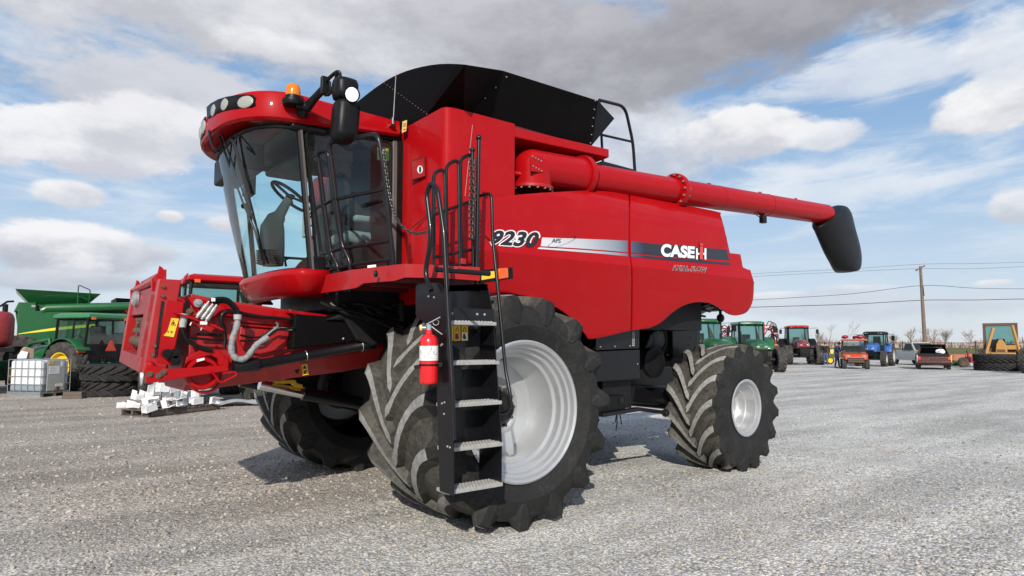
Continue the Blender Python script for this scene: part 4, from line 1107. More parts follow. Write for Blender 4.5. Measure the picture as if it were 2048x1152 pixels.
# wiper and screen handrail
def wsp(x, y, off=.03):                              # pixel -> windscreen
    best = None; r_ = ray(x, y)
    for rg in range(len(rings) - 1):
        for t_ in range(len(rings[0]) - 1):
            p = (rings[rg][t_] + rings[rg][t_ + 1] + rings[rg + 1][t_] + rings[rg + 1][t_ + 1]) / 4
            if p.y > .35: continue
            q_ = pxof(p); d_ = (q_[0] - x) ** 2 + (q_[1] - y) ** 2
            if best is None or d_ < best[0]: best = (d_, p)
    p = best[1]; d_ = (p - CAM).dot(FW) - off
    return D_(x, y, d_)
mb = MB()
mb.tube([wsp(437, 268), wsp(462, 340), wsp(487, 408), wsp(510, 462), wsp(520, 500)], .010, 6)
mb.tube([wsp(444, 268), wsp(470, 340), wsp(493, 404), wsp(516, 460), wsp(524, 520)], .008, 6)
mb.ell(wsp(488, 412), (.03, .03, .03), 10)
mb.build('wiper_arm', 'plastic', CB)
mb = MB(); mb.tube([wsp(462, 270, .04), wsp(482, 330, .04), wsp(505, 420, .04), wsp(524, 500, .04), wsp(528, 530, .04)], .009, 6)
mb.bar(wsp(464, 275, .03), wsp(500, 395, .03), .012, .03); mb.build('wiper_blade', 'plastic', CB)
# front fascia
def fasc(g, z, xo=0.0): 
    return [Vector((XR_ - .72, -YC - g, z))] + front_curve(pb.x + xo, xfb - g, YC + g, n=36, z=z) + [Vector((XR_ - .72, YC + g, z))]
mb = MB()
mb.loft([fasc(-.03, zbt + .02), fasc(.035, zbt + .005), fasc(.055, zbt - .02), fasc(.05, zbt - .06), fasc(.0, zbt - .14), fasc(-.05, zbt - .20), fasc(-.13, zbt - .235)], closed=False, cap0=False, cap1=False)
mb.build('front_fascia', 'red', CB, smooth=50, solid=.02)
mb = MB(); mb.span(-1.15, .2, -.8, .8, zbt - .36, zbt - .10); mb.build('cab_base', 'dark', CB, bevel=.03)
mb = MB(); d0 = [Y_(x, y, -YC - .03) for x, y in ((622, 512), (650, 513), (652, 545), (622, 545))]; mb.prism(d0, (0, .06, 0)); mb.build('door_latch_box', 'plastic', CB, bevel=.015)

# ---- platform
ZP = 2.20
def pl(x, y, z=ZP): return Z_(x, y, z)
edge = [((625, 556), 590), ((707, 540), 578), ((716, 539), 576), ((731, 537.3), 567), ((793, 530), 562), ((812, 528), 555.5), ((880, 531), 556.5), ((958, 535), 562)]
et = []; ebm = []
for (x, y), yb in edge:
    p = pl(x, y); et.append(p); d_ = (p - CAM).dot(FW); qz = D_(x, yb, d_); ebm.append(Vector((p.x, p.y, qz.z)))
mb = MB(); mb.loft([et, ebm], closed=False, cap0=False, cap1=False)
PF = mb.build('platform_edge', 'red_worn', CB, smooth=0, solid=-.02)
fill = [Vector((et[-1].x + .12, -1.95, ZP)), Vector((-.18, -1.70, ZP)), Vector((-.30, -1.60, ZP)), Vector((XR_ + .1, -.90, ZP)), Vector((et[0].x + .05, -.88, ZP))]
poly = [Vector((p.x, p.y, ZP - .035)) for p in et + fill]
mb = MB(); mb.prism(poly, (0, 0, -.012)); PFd = mb.build('platform_deck', 'red_worn', CB, smooth=0)
mb = MB(); rnd = random.Random(5)                    # raised lozenges of the tread plate, underside ribs
for i in range(34):
    for j in range(16):
        x, y = -1.25 + i * .032, -2.05 + j * .075
        if -1.1 + (y + 2.05) * -.1 < x < -.35 and y > -2.0 and y < -.95:
            a = rad(45 if (i + j) % 2 else -45); dx, dy = math.cos(a) * .022, math.sin(a) * .022
            mb.bar((x - dx, y - dy, ZP - .049), (x + dx, y + dy, ZP - .049), .010, .006)
mb.build('tread_pattern', 'red_worn', PFd, smooth=0)
mb = MB()
for yy in (-1.9, -1.45, -1.0): mb.bar((et[2].x + .1, yy, ZP - .09), (-.3, yy, ZP - .09), .05, .08)
mb.build('platform_rib', 'dark_red', PFd, smooth=0)
for x, y, r_ in ((751, 548, .018), (785, 546, .008), (785.5, 554, .008)):
    pass
mb = MB(); mb.add([D_(x, y, (et[3] - CAM).dot(FW) - .03) for x, y in ((735, 531), (752, 529), (752, 534), (735, 536))], [(0, 1, 2, 3)]); mb.build('label', 'label_white', PF, smooth=0)
mb = MB(); p_ = D_(751.5, 547.5, (et[4] - CAM).dot(FW) + .02); mb.ell(p_, (.02, .012, .03), 10); mb.build('edge_knob', 'dark', PF)

# ---- folding gates on the platform front
g0_, g1_ = Z_(702, 562, 2.13), Z_(788, 552, 2.13)
gn = (g1_ - g0_).cross(Vector((-.16, -.02, 1.1))).normalized()
def gp(x, y):
    r_ = ray(x, y); return CAM + r_ * ((g0_ - CAM).dot(gn) / r_.dot(gn))
mb = MB()
mb.tube(fillet([gp(702, 582), gp(701, 525), gp(684, 490), gp(658, 285), gp(756, 268), gp(766, 326), gp(786, 517), gp(788, 553)], .07), .021, 10)
for a_, b_ in (((666.5, 399.5), (768.5, 378)), ((684, 497), (779, 482)), ((703, 530), (783, 519))): mb.tube([gp(*a_), gp(*b_)], .017, 8)
mb.build('platform_gate', 'black', CB)
mb = MB(); mb.tube(fillet([gp(659, 584), gp(658, 540), gp(642.6, 510), gp(627, 404), gp(616, 322), gp(636, 317), gp(639, 347), gp(646, 412), gp(660, 520)], .06), .018, 10); mb.build('gate_leaf', 'black', CB)
mb = MB(); mb.tube(fillet([gp(678.6, 582), gp(677, 534), gp(662, 506), gp(649, 412), gp(635, 306), gp(656, 302), gp(668, 404), gp(688, 515)], .06), .018, 10)
for a_, b_ in (((627, 419), (666.5, 400)), ((642.6, 510), (684, 497)), ((658, 541), (702, 530))): mb.tube([gp(*a_), gp(*b_)], .015, 8)
mb.build('gate_leaf', 'black', CB)
for (x, ya, yb) in ((659, 545, 588), (678.6, 548, 590), (695, 548, 582), (703, 545, 582)):
    mb = MB(); o_ = gn * (.02 if gn.dot(CAM - g0_) > 0 else -.02)
    mb.tube([gp(x, ya) + o_, gp(x, yb) + o_], .024, 10); mb.build('gate_socket', 'black', CB)
mb = MB(); c4 = [gp(779, 500), gp(790, 500), gp(793, 556), gp(783, 556)]; mb.prism(c4, gn * .012); mb.build('gate_bracket', 'black', CB, smooth=0)
for y in (537, 549):
    mb = MB(); mb.ell(gp(787, y) + (CAM - gp(787, y)).normalized() * .03, .013, 10); mb.build('bracket_bolt', 'bolt', CB)

def chain(pts, name='chain', link=.040, r=.0052):
    pts = [Vector(p) for p in smoothpath([tuple(p) for p in pts], 8)]
    acc = [0]
    for a_, b_ in zip(pts, pts[1:]): acc.append(acc[-1] + (b_ - a_).length)
    mb = MB(); s = 0; i = 0
    pitch = link - 2.2 * r
    while s < acc[-1]:
        j = max(k_ for k_ in range(len(acc)) if acc[k_] <= s); j = min(j, len(pts) - 2)
        t_ = (s - acc[j]) / max(acc[j + 1] - acc[j], 1e-6); p = pts[j].lerp(pts[j + 1], t_); d_ = (pts[j + 1] - pts[j]).normalized()
        u_ = d_.orthogonal().normalized(); v_ = d_.cross(u_); a = (rad(25) if i % 2 else rad(115)); u_ = u_ * math.cos(a) + v_ * math.sin(a)
        hl, hw_ = link / 2 - r, .0105
        mb.tube([p + d_ * x + u_ * y for x, y in ((-hl, -hw_ * .6), (-hl * .5, -hw_), (hl * .5, -hw_), (hl, -hw_ * .6), (hl, hw_ * .6), (hl * .5, hw_), (-hl * .5, hw_), (-hl, hw_ * .6))], r, 5, closed=True)
        s += pitch; i += 1
    return mb.build(name, 'steel_dark', CB, smooth=60)
M['steel_dark'] = plain('dull chain steel', (0.07, 0.068, 0.065), 0.45, metal=0.6, var=0.3)
cz = lambda x, y: gp(x, y) + (CAM - gp(x, y)).normalized() * .03
rail_a = gp(768, 305); 
cend = X_(855, 466, -1.05)
cpx = [(768, 300), (771, 330), (777, 375), (784, 410), (795, 440), (812, 459), (832, 467), (857, 463)]
dA, dB = (gp(768, 300) - CAM).dot(FW) - .04, (cend - CAM).dot(FW)
chain([D_(x, y, dA + (dB - dA) * (i / 7) ** 1.3) for i, (x, y) in enumerate(cpx)])
chain([cz(615, 352), cz(608, 385), cz(612, 410), cz(622, 385), cz(620, 358)], name='chain')
chain([cz(624, 420), cz(616, 445), cz(611, 465), cz(622, 478), cz(632, 458), cz(628, 440)], name='chain')
mb = MB()
for p_ in (cz(767, 303), cz(624, 424)): mb.ell(p_, (.012, .012, .035), 8)
mb.build('chain_hook', 'bolt', CB)

# ---- rails beside the ladder
YR = -2.10
r_ = lambda x, y: Y_(x, y, YR)
mb = MB()
mb.tube(fillet([r_(868, 535), r_(867, 345), r_(889, 337), r_(894, 535)], .06), .0155, 8)
mb.tube(fillet([r_(894.5, 535), r_(892, 330), r_(917, 318), r_(919.5, 535)], .06), .0155, 8)
mb.tube(fillet([r_(922.5, 535), r_(920.5, 318), r_(941, 308), r_(943, 315)], .05), .0155, 8)
for a_, b_ in (((867, 430), (943, 402)), ((867, 515), (944, 499)), ((867, 533), (946, 528))): mb.tube([r_(*a_), r_(*b_)], .0135, 8)
mb.build('platform_rail', 'black', CB)
for (x0, y0, x1, y1, rr_) in ((944.7, 299.7, 946.5, 540, .024), (957.8, 275.6, 953, 570, .027)):
    mb = MB(); yy = YR - (.05 if x0 > 950 else .02)
    mb.tube([Y_(x0, y0, yy), Y_(x1, y1, yy)], .016 if rr_ < .026 else .0175, 10); mb.ell(Y_(x0, y0, yy), rr_, 16); mb.build('gate_post', 'black', CB)
chain([Y_(940, 318, YR - .06), Y_(941, 370, YR - .06), Y_(940, 420, YR - .06), Y_(941, 475, YR - .06)])
chain([Y_(950, 320, YR - .09), Y_(949, 360, YR - .09), Y_(950, 385, YR - .09), Y_(948, 430, YR - .09), Y_(946, 478, YR - .09)])
mb = MB(); mb.box(Y_(926, 523, YR - .02), (.05, .03, .05)); mb.build('orange_tie', 'red_worn', CB, bevel=.005)
# side reflector and turn lamp
yb_ = -2.08
mb = MB(); mb.prism([Y_(x, y, yb_) for x, y in ((960, 540), (1026, 534), (1027, 557), (961, 567))], (0, .03, 0)); LH = mb.build('lamp_holder', 'plastic', CB, bevel=.006)
mb = MB(); mb.prism([Y_(x, y, yb_ - .01) for x, y in ((964, 545), (992, 541.5), (992, 555), (964, 560))], (0, .012, 0)); mb.build('yellow_reflector', 'label', LH, smooth=0)
mb = MB(); mb.prism([Y_(x, y, yb_ - .03) for x, y in ((998, 537), (1017, 535), (1018, 556), (999, 559))], (0, .035, 0)); mb.build('turn_lamp', 'orange_lens', LH, bevel=.01)

# ---- ladder
xl, xr = -1.0, -.50
mb = MB()
mb.prism([X_(x, y, xl) for x, y in ((831, 572), (836, 567), (876, 565), (884, 572), (889, 585), (897, 680), (906, 800), (907, 992), (879, 982), (873, 777), (867, 690), (852, 650), (831, 630))], (.008, 0, 0))
mb.build('ladder_side', 'black', CB, smooth=0, bevel=.003)
ne = [X_(x, y, xr) for x, y in ((968, 567), (976, 576), (985, 623), (996, 780), (1003, 884), (1002, 974))]
fe = [p + Vector((0, .30, 0)) for p in ne]
fe[-1].z += .0
mb = MB(); mb.prism(ne + fe[::-1], (.008, 0, 0)); mb.build('ladder_side', 'black', CB, smooth=0, bevel=.003)
nl = lambda x, y: X_(x, y, xl + .012)
sts = [(902, 651), (907, 734), (911, 818), (909, 905), (906, 991)]
hgt = [642, 718, 794, 871, 950]
for i, (x, y) in enumerate(sts):
    p = nl(x, y); q_ = X_([978, 984, 989.5, 996.5, 997][i], [649.5, 726, 807, 892, 972][i], xr - .004)
    yn = (p.y + q_.y) / 2; zn = (p.z + q_.z) / 2
    mb = MB(); mb.span(xl + .010, xr - .002, yn, yn + .17, zn, zn + .028)
    stp = mb.build('step', 'step', CB, smooth=0, bevel=.004)
    mb = MB()
    for a in range(15):
        for b_ in range(6):
            cx_, cy_ = xl + .04 + a * .030 + (b_ % 2) * .012, yn + .018 + b_ * .026
            mb.lathe([(.011, 0), (.009, .008), (.004, .008)], (cx_, cy_, zn + .027), (0, 0, 1), 7)
    mb.build('grip_studs', 'step', stp, smooth=0)
    if i == 0: Z0, Y0 = zn, yn
    if i == 4: Z4, Y4 = zn, yn
mb = MB(); mb.prism([(xl + .13, Y0 + .26, Z0 + .30), (xr, Y0 + .26, Z0 + .30), (xr, Y4 + .28, Z4 + .30), (xl + .13, Y4 + .28, Z4 + .30)], (0, .008, 0)); mb.build('ladder_back', 'black', CB, smooth=0)
mb = MB(); mb.prism([(xl + .012, Y0 + .03, Z0 + .04), (xr - .004, Y0 + .03, Z0 + .04), (xr - .004, Y0 + .03, Z0 + .13), (xl + .012, Y0 + .03, Z0 + .13)], (0, .008, 0)); mb.build('kick_plate', 'black', CB, smooth=0)
mb = MB()
for x in (.10, .33, .40): mb.ell((xl + x, Y0 + .026, Z0 + .085), .012, 10)
for (x, y) in ((861, 582), (857, 593), (868, 595), (882, 691), (884, 689), (889, 805), (884, 807), (888, 828), (900, 895), (895, 893)): mb.ell(X_(x, y, xl - .004), .009, 8)
mb.build('ladder_bolts', 'bolt', CB)
mb = MB(); mb.prism([X_(x, y, xl + .02) for x, y in ((885, 571), (975, 568), (975, 580), (885, 583))], (.0, .02, 0)); mb.tube([Vector((xl, Y0 + .1, Z0 + .42)), Vector((xr, Y0 + .1, Z0 + .42))], .02, 8); mb.build('ladder_crossbar', 'black', CB, smooth=30)
# warning labels between the first two steps
yl = Y0 + .20
for (xa_, xb_) in ((903, 907), (908, 921), (923, 936)):
    mb = MB(); mb.add([Y_(x, y, yl) for x, y in ((xa_, 651), (xb_, 650.5), (xb_, 681), (xa_, 682))], [(0, 1, 2, 3)]); wl = mb.build('warning_label', 'label', CB, smooth=0)
    if xb_ - xa_ > 8:
        mb = MB(); m0 = (xa_ + xb_) / 2
        mb.add([Y_(x, y, yl - .002) for x, y in ((m0, 653), (xb_ - 2, 663), (xa_ + 2, 663))], [(0, 1, 2)]); mb.build('warning_triangle', 'ink', wl, smooth=0)
        mb = MB(); mb.add([Y_(x, y, yl - .003) for x, y in ((m0, 655.5), (xb_ - 4, 662), (xa_ + 4, 662))], [(0, 1, 2)]); mb.build('warning_triangle', 'label', wl, smooth=0)
        mb = MB(); mb.add([Y_(x, y, yl - .002) for x, y in ((xa_ + 1.5, 666), (xb_ - 1.5, 666), (xb_ - 1.5, 680), (xa_ + 1.5, 680.5))], [(0, 1, 2, 3)]); mb.build('label_panel', 'orange_lens' if xa_ < 915 else 'label_white', wl, smooth=0)
        mb = MB(); mb.add([Y_(x, y, yl - .003) for x, y in ((m0 - 3, 668), (m0 + 1, 667), (m0 + 1.5, 672), (m0 + 3.5, 677), (m0 - 1, 678.5), (m0 - 4, 676))], [tuple(range(6))]); mb.build('pictogram', 'ink', wl, smooth=0)
    mb.build
# handrails of the ladder
hx = lambda x, y: X_(x, y, xl - .05)
mb = MB(); mb.tube(fillet([hx(862.5, 581), hx(854, 560), hx(851, 540), hx(859, 497), hx(862, 462), hx(853, 388), hx(862, 364), hx(875, 378), hx(888, 466), hx(896, 620), hx(905, 787), hx(907, 880)], .05), .019, 10); mb.build('ladder_handrail', 'black', CB)
hr = lambda x, y: X_(x, y, xr + .07)
mb = MB(); mb.tube(fillet([hr(956, 393), hr(983, 385), hr(985.5, 479), hr(994, 560), hr(1011, 740), hr(1022, 795), hr(1019, 822), hr(1001, 826)], .07), .0140, 10); mb.build('ladder_handrail', 'black', CB)

# ---- beacon, mirror, aerial
yb_ = -1.0
bc = Y_(586, 205, yb_)
mb = MB(); mb.lathe([(0, -.03), (.085, -.03), (.095, -.005), (.09, .02), (.068, .03), (.066, .055), (0, .055)], bc, (0, 0, 1), 32); BK = mb.build('beacon_base', 'plastic', CB)
mb = MB(); mb.lathe([(.064, .055), (.064, .09), (.060, .13), (.048, .155), (.025, .168), (0, .17)], bc, (0, 0, 1), 32); mb.build('beacon_lens', 'amber', BK, smooth=60)
mb = MB(); mb.cyl(bc + Vector((0, 0, .056)), bc + Vector((0, 0, .12)), .026, n=16); mb.build('beacon_bulb', 'label', BK)
ym = -1.42
arm = [Y_(592, 210, -1.0), Y_(615, 214, -1.02), Y_(630, 196, -1.12), Y_(648, 177, -1.24)]
mb = MB(); mb.tube([Y_(604, 232, -.95), Y_(608, 218, -.99), Y_(600, 208, -1.0)], [.05, .05, .04], 8); mb.tube(arm, [.045, .05, .035, .035], 8)
mb.box(Y_(650, 172, -1.26), (.07, .05, .16)); mb.build('mirror_arm', 'plastic', CB, smooth=40, bevel=.006)
mb = MB(); mb.tube(fillet([Y_(648, 166, -1.26), Y_(668, 147, -1.36), Y_(678, 142, ym), Y_(681, 152, ym), Y_(681, 166, ym)], .05), .016, 8)
mb.tube(fillet([Y_(650, 190, -1.26), Y_(659, 190, -1.3), Y_(670, 165, -1.36), Y_(674, 147, ym)], .05), .014, 8); mb.tube([Y_(659, 163, -1.3), Y_(660, 186, -1.3)], .012, 6); mb.build('mirror_bracket', 'plastic', CB)
def housing(rows, name, yd, depth, m):
    mb = MB(); rg = []
    for (xl_, xr_, y) in rows:
        a_, b_ = Y_(xl_, y, yd), Y_(xr_, y, yd); c_ = (a_ + b_) / 2; h = (b_ - a_) / 2; h.z = 0
        k_ = h.length / ((rows[2][1] - rows[2][0]) / 2 * (Y_(1 + xl_, y, yd) - a_).length)
        rg.append([c_ + h * (abs(math.cos(a)) ** .6) * (1 if math.cos(a) > 0 else -1) + Vector((0, depth * min(k_, 1.0), 0)) * (abs(math.sin(a)) ** .7) * (1 if math.sin(a) > 0 else -1) for a in [2 * PI * i / 28 for i in range(28)]])
    mb.loft(rg); return mb.build(name, m, CB, smooth=55)
housing([(674, 706, 160), (669, 711, 162.5), (667, 713, 170), (667, 713, 190), (669, 712, 199), (680, 706, 204)], 'mirror_housing', ym, .10, 'plastic')
housing([(676, 712, 203), (671, 714.5, 207), (668, 716, 214), (665.5, 714, 245), (663.5, 711.5, 270), (665, 708, 278), (672, 700, 286), (680, 692, 289)], 'mirror_housing', ym + .02, .11, 'plastic')
lc = Y_(704.5, 189, ym - .13)
nrm = (CAM - lc).normalized(); nrm = (nrm + Vector((-.2, 0, -.1))).normalized(); tx = nrm.cross(Vector((0, 0, 1))).normalized(); Rm = Matrix((tx, tx.cross(nrm) * -1, nrm)).transposed()
mb = MB(); mb.ell(lc - nrm * .02, (.062, .066, .05), 24, rot=Rm); WL = mb.build('work_lamp', 'plastic', CB, smooth=60)
mb = MB(); mb.ell(lc + nrm * .012, (.054, .058, .026), 24, rot=Rm); mb.build('lamp_lens', 'lamp', WL, smooth=60)
mb = MB(); mb.tube([lc - nrm * .03, Y_(688, 192, ym - .05), Y_(684, 203, ym)], .014, 8); mb.build('lamp_bracket', 'plastic', WL)
ab = Y_(786, 248, -.99)
mb = MB(); mb.tube([ab, Y_(787, 232, -.99), Y_(792, 146, -.99)], [.008, .005, .0035], 6); AN = mb.build('aerial', 'steel', CB)
mb = MB(); mb.cyl(ab + Vector((0, 0, -.0)), ab + Vector((0, 0, .06)), .012, n=10); mb.box(ab + Vector((0, .02, -.01)), (.05, .05, .02)); mb.build('aerial_base', 'chrome', AN)
# right-hand mirror seen through the glass
mb = MB(); mb.box((-1.40, 1.24, 3.52), (.10, .20, .40)); mb.tube([(-1.4, .95, 3.66), (-1.4, 1.2, 3.80), (-1.4, 1.24, 3.70)], .018, 8); mb.build('mirror_housing', 'plastic', CB, bevel=.03)
# ================================================================== FEEDER HOUSE AND UNDERSIDE
FY = -.60
def zf(pts, y, s=4.607, ox=240, oy=540): return [Y_(ox + u / s, oy + v_ / s, y) for u, v_ in pts]
def z4(pts, y): return zf(pts, y, 3.531, 240, 520)
mb = MB()
uu = [(378, 587), (420, 596), (571, 619), (700, 645), (800, 668)]; ll = [(376, 752), (420, 747), (571, 727), (700, 707), (800, 690)]; bb = [(374, 782), (420, 778), (571, 759), (700, 743), (800, 722)]
sec = []
for u_, l_, b_ in zip(uu, ll, bb):
    a0_, a1_ = Y_(*u_, FY), Y_(*l_, FY); a2_ = Y_(*b_, FY + .16); a0_.x = a2_.x = a1_.x
    sec.append([a0_, a1_, a2_] + [Vector((p.x, -p.y, p.z)) for p in (a2_, a1_, a0_)])
mb.loft(sec)
FH = mb.build('feeder_house', 'red_worn', CB, smooth=0, bevel=.008)
mb = MB(); mb.prism([Y_(x, y, -.84) for x, y in ((652, 640), (700, 618), (800, 604), (832, 640), (800, 676), (745, 692), (714, 680), (690, 640))], (0, .14, 0)); mb.build('cab_shade_plate', 'dark', CB, smooth=0, bevel=.02)  # dark plate added for the shade and black hoses under the cab
mb = MB()                                         # raised pressings on the side sheet
mb.prism(z4([(470, 255), (700, 300), (1225, 372), (1225, 470), (860, 440), (780, 395), (690, 400), (600, 420), (520, 330)], FY - .07), (0, .06, 0)); mb.build('side_sheet', 'red', FH, smooth=0, bevel=.008)
mb = MB(); mb.prism(z4([(850, 470), (1225, 490), (1225, 620), (980, 668), (880, 640), (840, 560)], FY - .05), (0, .04, 0)); mb.build('side_sheet', 'red_worn', FH, smooth=0, bevel=.012)
mb = MB(); mb.prism(z4([(860, 452), (1180, 480), (1180, 490), (860, 462)], FY - .075), (0, .04, 0)); mb.prism(z4([(1180, 350), (1480, 390), (1440, 402), (1180, 372)], FY - .11), (0, .06, 0)); mb.build('side_rib', 'red', FH, smooth=0)
# tilted front frame
nb, nt = Y_(303, 742, -.70), Y_(334, 562, -.70)
fbm, ftp = Y_(253, 718, .70), Y_(277, 584, .70)
mb = MB()
def fr_pt(u, v_, dx=0.0):                         # u across (0 near, 1 far), v up
    a_ = nb.lerp(nt, v_); b_ = fbm.lerp(ftp, v_); return a_.lerp(b_, u) + Vector((dx, 0, 0))
def frbox(u0, u1, v0, v1, d0, d1, name, m, bevel=.006):
    mb = MB(); q_ = [(u0, v0), (u1, v0), (u1, v1), (u0, v1)]
    mb.loft([[fr_pt(u, v_, d0) for u, v_ in q_], [fr_pt(u, v_, d1) for u, v_ in q_]]); return mb.build(name, m, FH, smooth=0, bevel=bevel)
frbox(-.01, .045, -.02, 1.02, -.06, .10, 'frame_upright', 'red_worn')
frbox(.065, .12, -.02, 1.02, -.05, .10, 'frame_upright', 'red_worn')
frbox(.94, 1.0, -.02, .98, -.06, .10, 'frame_upright', 'red_worn')
frbox(.10, .94, -.03, .14, -.07, .14, 'frame_sill', 'red_rust')
frbox(.10, .94, .64, .97, -.04, .10, 'frame_header', 'red_rust')
frbox(.135, .25, .10, .86, -.075, .02, 'frame_plate', 'red_rust')
frbox(.10, .94, .14, .66, .12, .15, 'throat_shade', 'dark', 0)  # flat dark sheet standing in for the shaded depth of the opening
frbox(.26, .34, .14, .64, -.03, .07, 'throat_guide', 'rust')
for v_, r_ in ((.42, .035), (.58, .028), (.28, .05)):
    mb = MB(); mb.tube([fr_pt(.25, v_, .02), fr_pt(.9, v_, .02)], r_, 10); mb.build('feeder_shaft', 'rust', FH)
rnd = random.Random(2)
for i in range(9):
    u = .32 + .06 * i; mb = MB(); mb.box(fr_pt(u, .26 + .12 * (i % 3), .02), (.06, .05, .09), Matrix.Rotation(rnd.random(), 3, 'X')); mb.build('feeder_slat', 'rust', FH, bevel=.008)
mb = MB(); mb.prism(zf([(383, 285), (404, 285), (338, 790), (318, 790)], -.728), (0, .03, 0)); mb.build('gap_shade_strip', 'dark', FH, smooth=0)  # dark strip laid on to read as the shaded gap beside the plate
for u, v_ in ((395, 150), (392, 240), (300, 780), (318, 700)):
    mb = MB(); p_ = zf([(u, v_)], -.72)[0]; mb.cyl(p_, p_ + Vector((0, -.02, 0)), .014, n=8); mb.build('frame_bolt', 'rust', FH)
# top latch beam with two horns
tb0, tb1 = fr_pt(.16, 1.045, -.03), fr_pt(.98, 1.02, -.03)
mb = MB(); mb.tube([tb0, tb1], .035, 10); mb.bar(tb0 + Vector((.05, 0, .02)), tb1 + Vector((.05, 0, .02)), .02, .13); mb.build('latch_beam', 'red_worn', FH)
for p_, sc in ((tb0, 1.0), (tb1, .9)):
    mb = MB(); mb.prism([p_ + Vector((x, 0, z)) * sc for x, z in ((-.045, -.10), (.05, -.10), (.06, .04), (.03, .10), (.005, .115), (-.005, .05), (-.05, .0))], (0, .035, 0)); mb.build('latch_horn', 'red', FH, smooth=0, bevel=.006)
mb = MB(); mb.prism(zf([(395, 105), (440, 100), (548, 138), (578, 110), (606, 50), (636, 22), (625, 60), (596, 120), (560, 158), (520, 160), (470, 150), (400, 140)], -.62), (0, .07, 0)); mb.build('latch_horn', 'red', FH, smooth=0, bevel=.006)
mb = MB(); mb.prism(zf([(480, 150), (545, 160), (535, 200), (490, 200)], -.55), (0, .05, 0)); mb.prism(zf([(410, 205), (560, 215), (560, 235), (415, 235)], -.4), (0, .06, 0)); mb.build('latch_bracket', 'dark_red', FH, smooth=0)
mb = MB(); c_ = fr_pt(.72, .86, -.045); mb.lathe([(.035, 0), (.075, 0), (.075, -.03), (.05, -.05), (.03, -.03), (0, -.03)], c_, (1, 0, 0), 24); mb.build('drive_collar', 'steel', FH)
# near side plate with warning label, tie plate and handle
mb = MB(); mb.prism(zf([(436, 272), (590, 292), (575, 420), (500, 740), (478, 885), (330, 855), (345, 690), (400, 420)], -.715), (0, .03, 0)); SPL = mb.build('side_plate', 'red', FH, smooth=0, bevel=.005)
mb = MB(); mb.add(zf([(474, 442), (543, 449), (495, 619), (400, 604), (428, 575), (438, 560)], -.719), [tuple(range(6))]); LB = mb.build('warning_label', 'label', SPL, smooth=0)
mb = MB()
tri = zf([(492, 456), (514, 514), (466, 508)], -.7205); mb.add(tri, [(0, 1, 2)]); mb.build('warning_triangle', 'ink', LB, smooth=0)
mb = MB(); mb.add(zf([(492, 467), (507, 508), (474, 504)], -.722), [(0, 1, 2)]); mb.build('warning_triangle', 'label', LB, smooth=0)
mb = MB(); mb.add(zf([(488, 478), (497, 480), (500, 503), (480, 500)], -.7232), [(0, 1, 2, 3)])
for q_ in ([(462, 558), (492, 572), (464, 586), (468, 576), (478, 572), (464, 566)], [(436, 564), (452, 566), (452, 578), (436, 574)]): mb.add(zf(q_, -.7205), [tuple(range(len(q_)))])
mb.build('pictogram', 'ink', LB, smooth=0)
mb = MB(); mb.tube(fillet(zf([(445, 330), (445, 262), (585, 275), (590, 300)], -.70), .04), .012, 8); mb.build('hand_bar', 'red', FH)
mb = MB(); mb.prism(zf([(240, 885), (262, 888), (320, 880), (470, 912), (985, 878), (1003, 905), (1000, 930), (640, 985), (262, 1046), (243, 1030), (236, 990)], -.80), (0, .05, 0)); TA = mb.build('tie_arm', 'red', FH, smooth=0, bevel=.006)
for u, v_ in ((275, 962), (360, 972), (402, 940)):
    p_ = zf([(u, v_)], -.80)[0]; mb = MB(); mb.cyl(p_ + Vector((0, .01, 0)), p_ + Vector((0, -.016, 0)), .018, n=6); mb.cyl(p_, p_ + Vector((0, -.006, 0)), .026, n=16); mb.build('arm_bolt', 'rust', TA)
p_ = zf([(280, 880)], -.76)[0]; mb = MB(); mb.ell(p_, .035, 14); mb.build('pivot_pin', 'red', FH)
mb = MB(); mb.tube(fillet(zf([(845, 930), (925, 1045), (1080, 968), (1066, 938), (945, 955)], -.83), .03), .009, 8); mb.build('release_handle', 'red', TA)
# round drive housing behind the arm
cc_ = z4([(575, 800)], FY - .07)[0]
mb = MB(); mb.lathe([(.135, .05), (.135, -.05), (.126, -.062), (.104, -.062), (.098, -.05), (.092, -.02), (.02, -.01), (0, -.01)], cc_, (0, 1, 0), 48); DH = mb.build('drive_housing', 'red', FH)
mb = MB(); mb.lathe([(.12, .03), (.140, .03), (.143, -.01), (.12, -.015)], cc_ + Vector((.03, 0, -.03)), (0, 1, 0), 48); mb.build('drive_ring', 'red_worn', FH)
mb = MB(); mb.add(z4([(541, 702), (596, 690), (597, 706), (543, 720)], FY - .15), [(0, 1, 2, 3)]); mb.build('label', 'label_white', DH, smooth=0)
mb = MB(); mb.prism(z4([(640, 620), (700, 640), (770, 690), (770, 760), (700, 760), (690, 700), (640, 670), (480, 720), (450, 790), (430, 790), (470, 690), (560, 640)], FY - .12), (0, .05, 0)); mb.build('guard_plate', 'red', FH, smooth=0, bevel=.008)
mb = MB(); mb.ell(z4([(660, 660)], FY - .08)[0], .03, 12); mb.build('grease_cap', 'rust', FH)
# small black rollers at the plate foot
for u, v_ in ((330, 662), (385, 660), (388, 710)):
    p_ = z4([(u, v_)], -.74)[0]; mb = MB(); mb.cyl(p_, p_ + Vector((0, -.04, 0)), .038, n=18); mb.cyl(p_ + Vector((0, -.04, 0)), p_ + Vector((0, -.055, 0)), .018, n=12); mb.build('guide_roller', 'plastic', FH)
mb = MB(); mb.prism(z4([(315, 640), (400, 640), (405, 690), (415, 745), (360, 745), (365, 690), (318, 680)], -.735), (0, .02, 0)); mb.build('roller_bracket', 'black', FH, smooth=0)
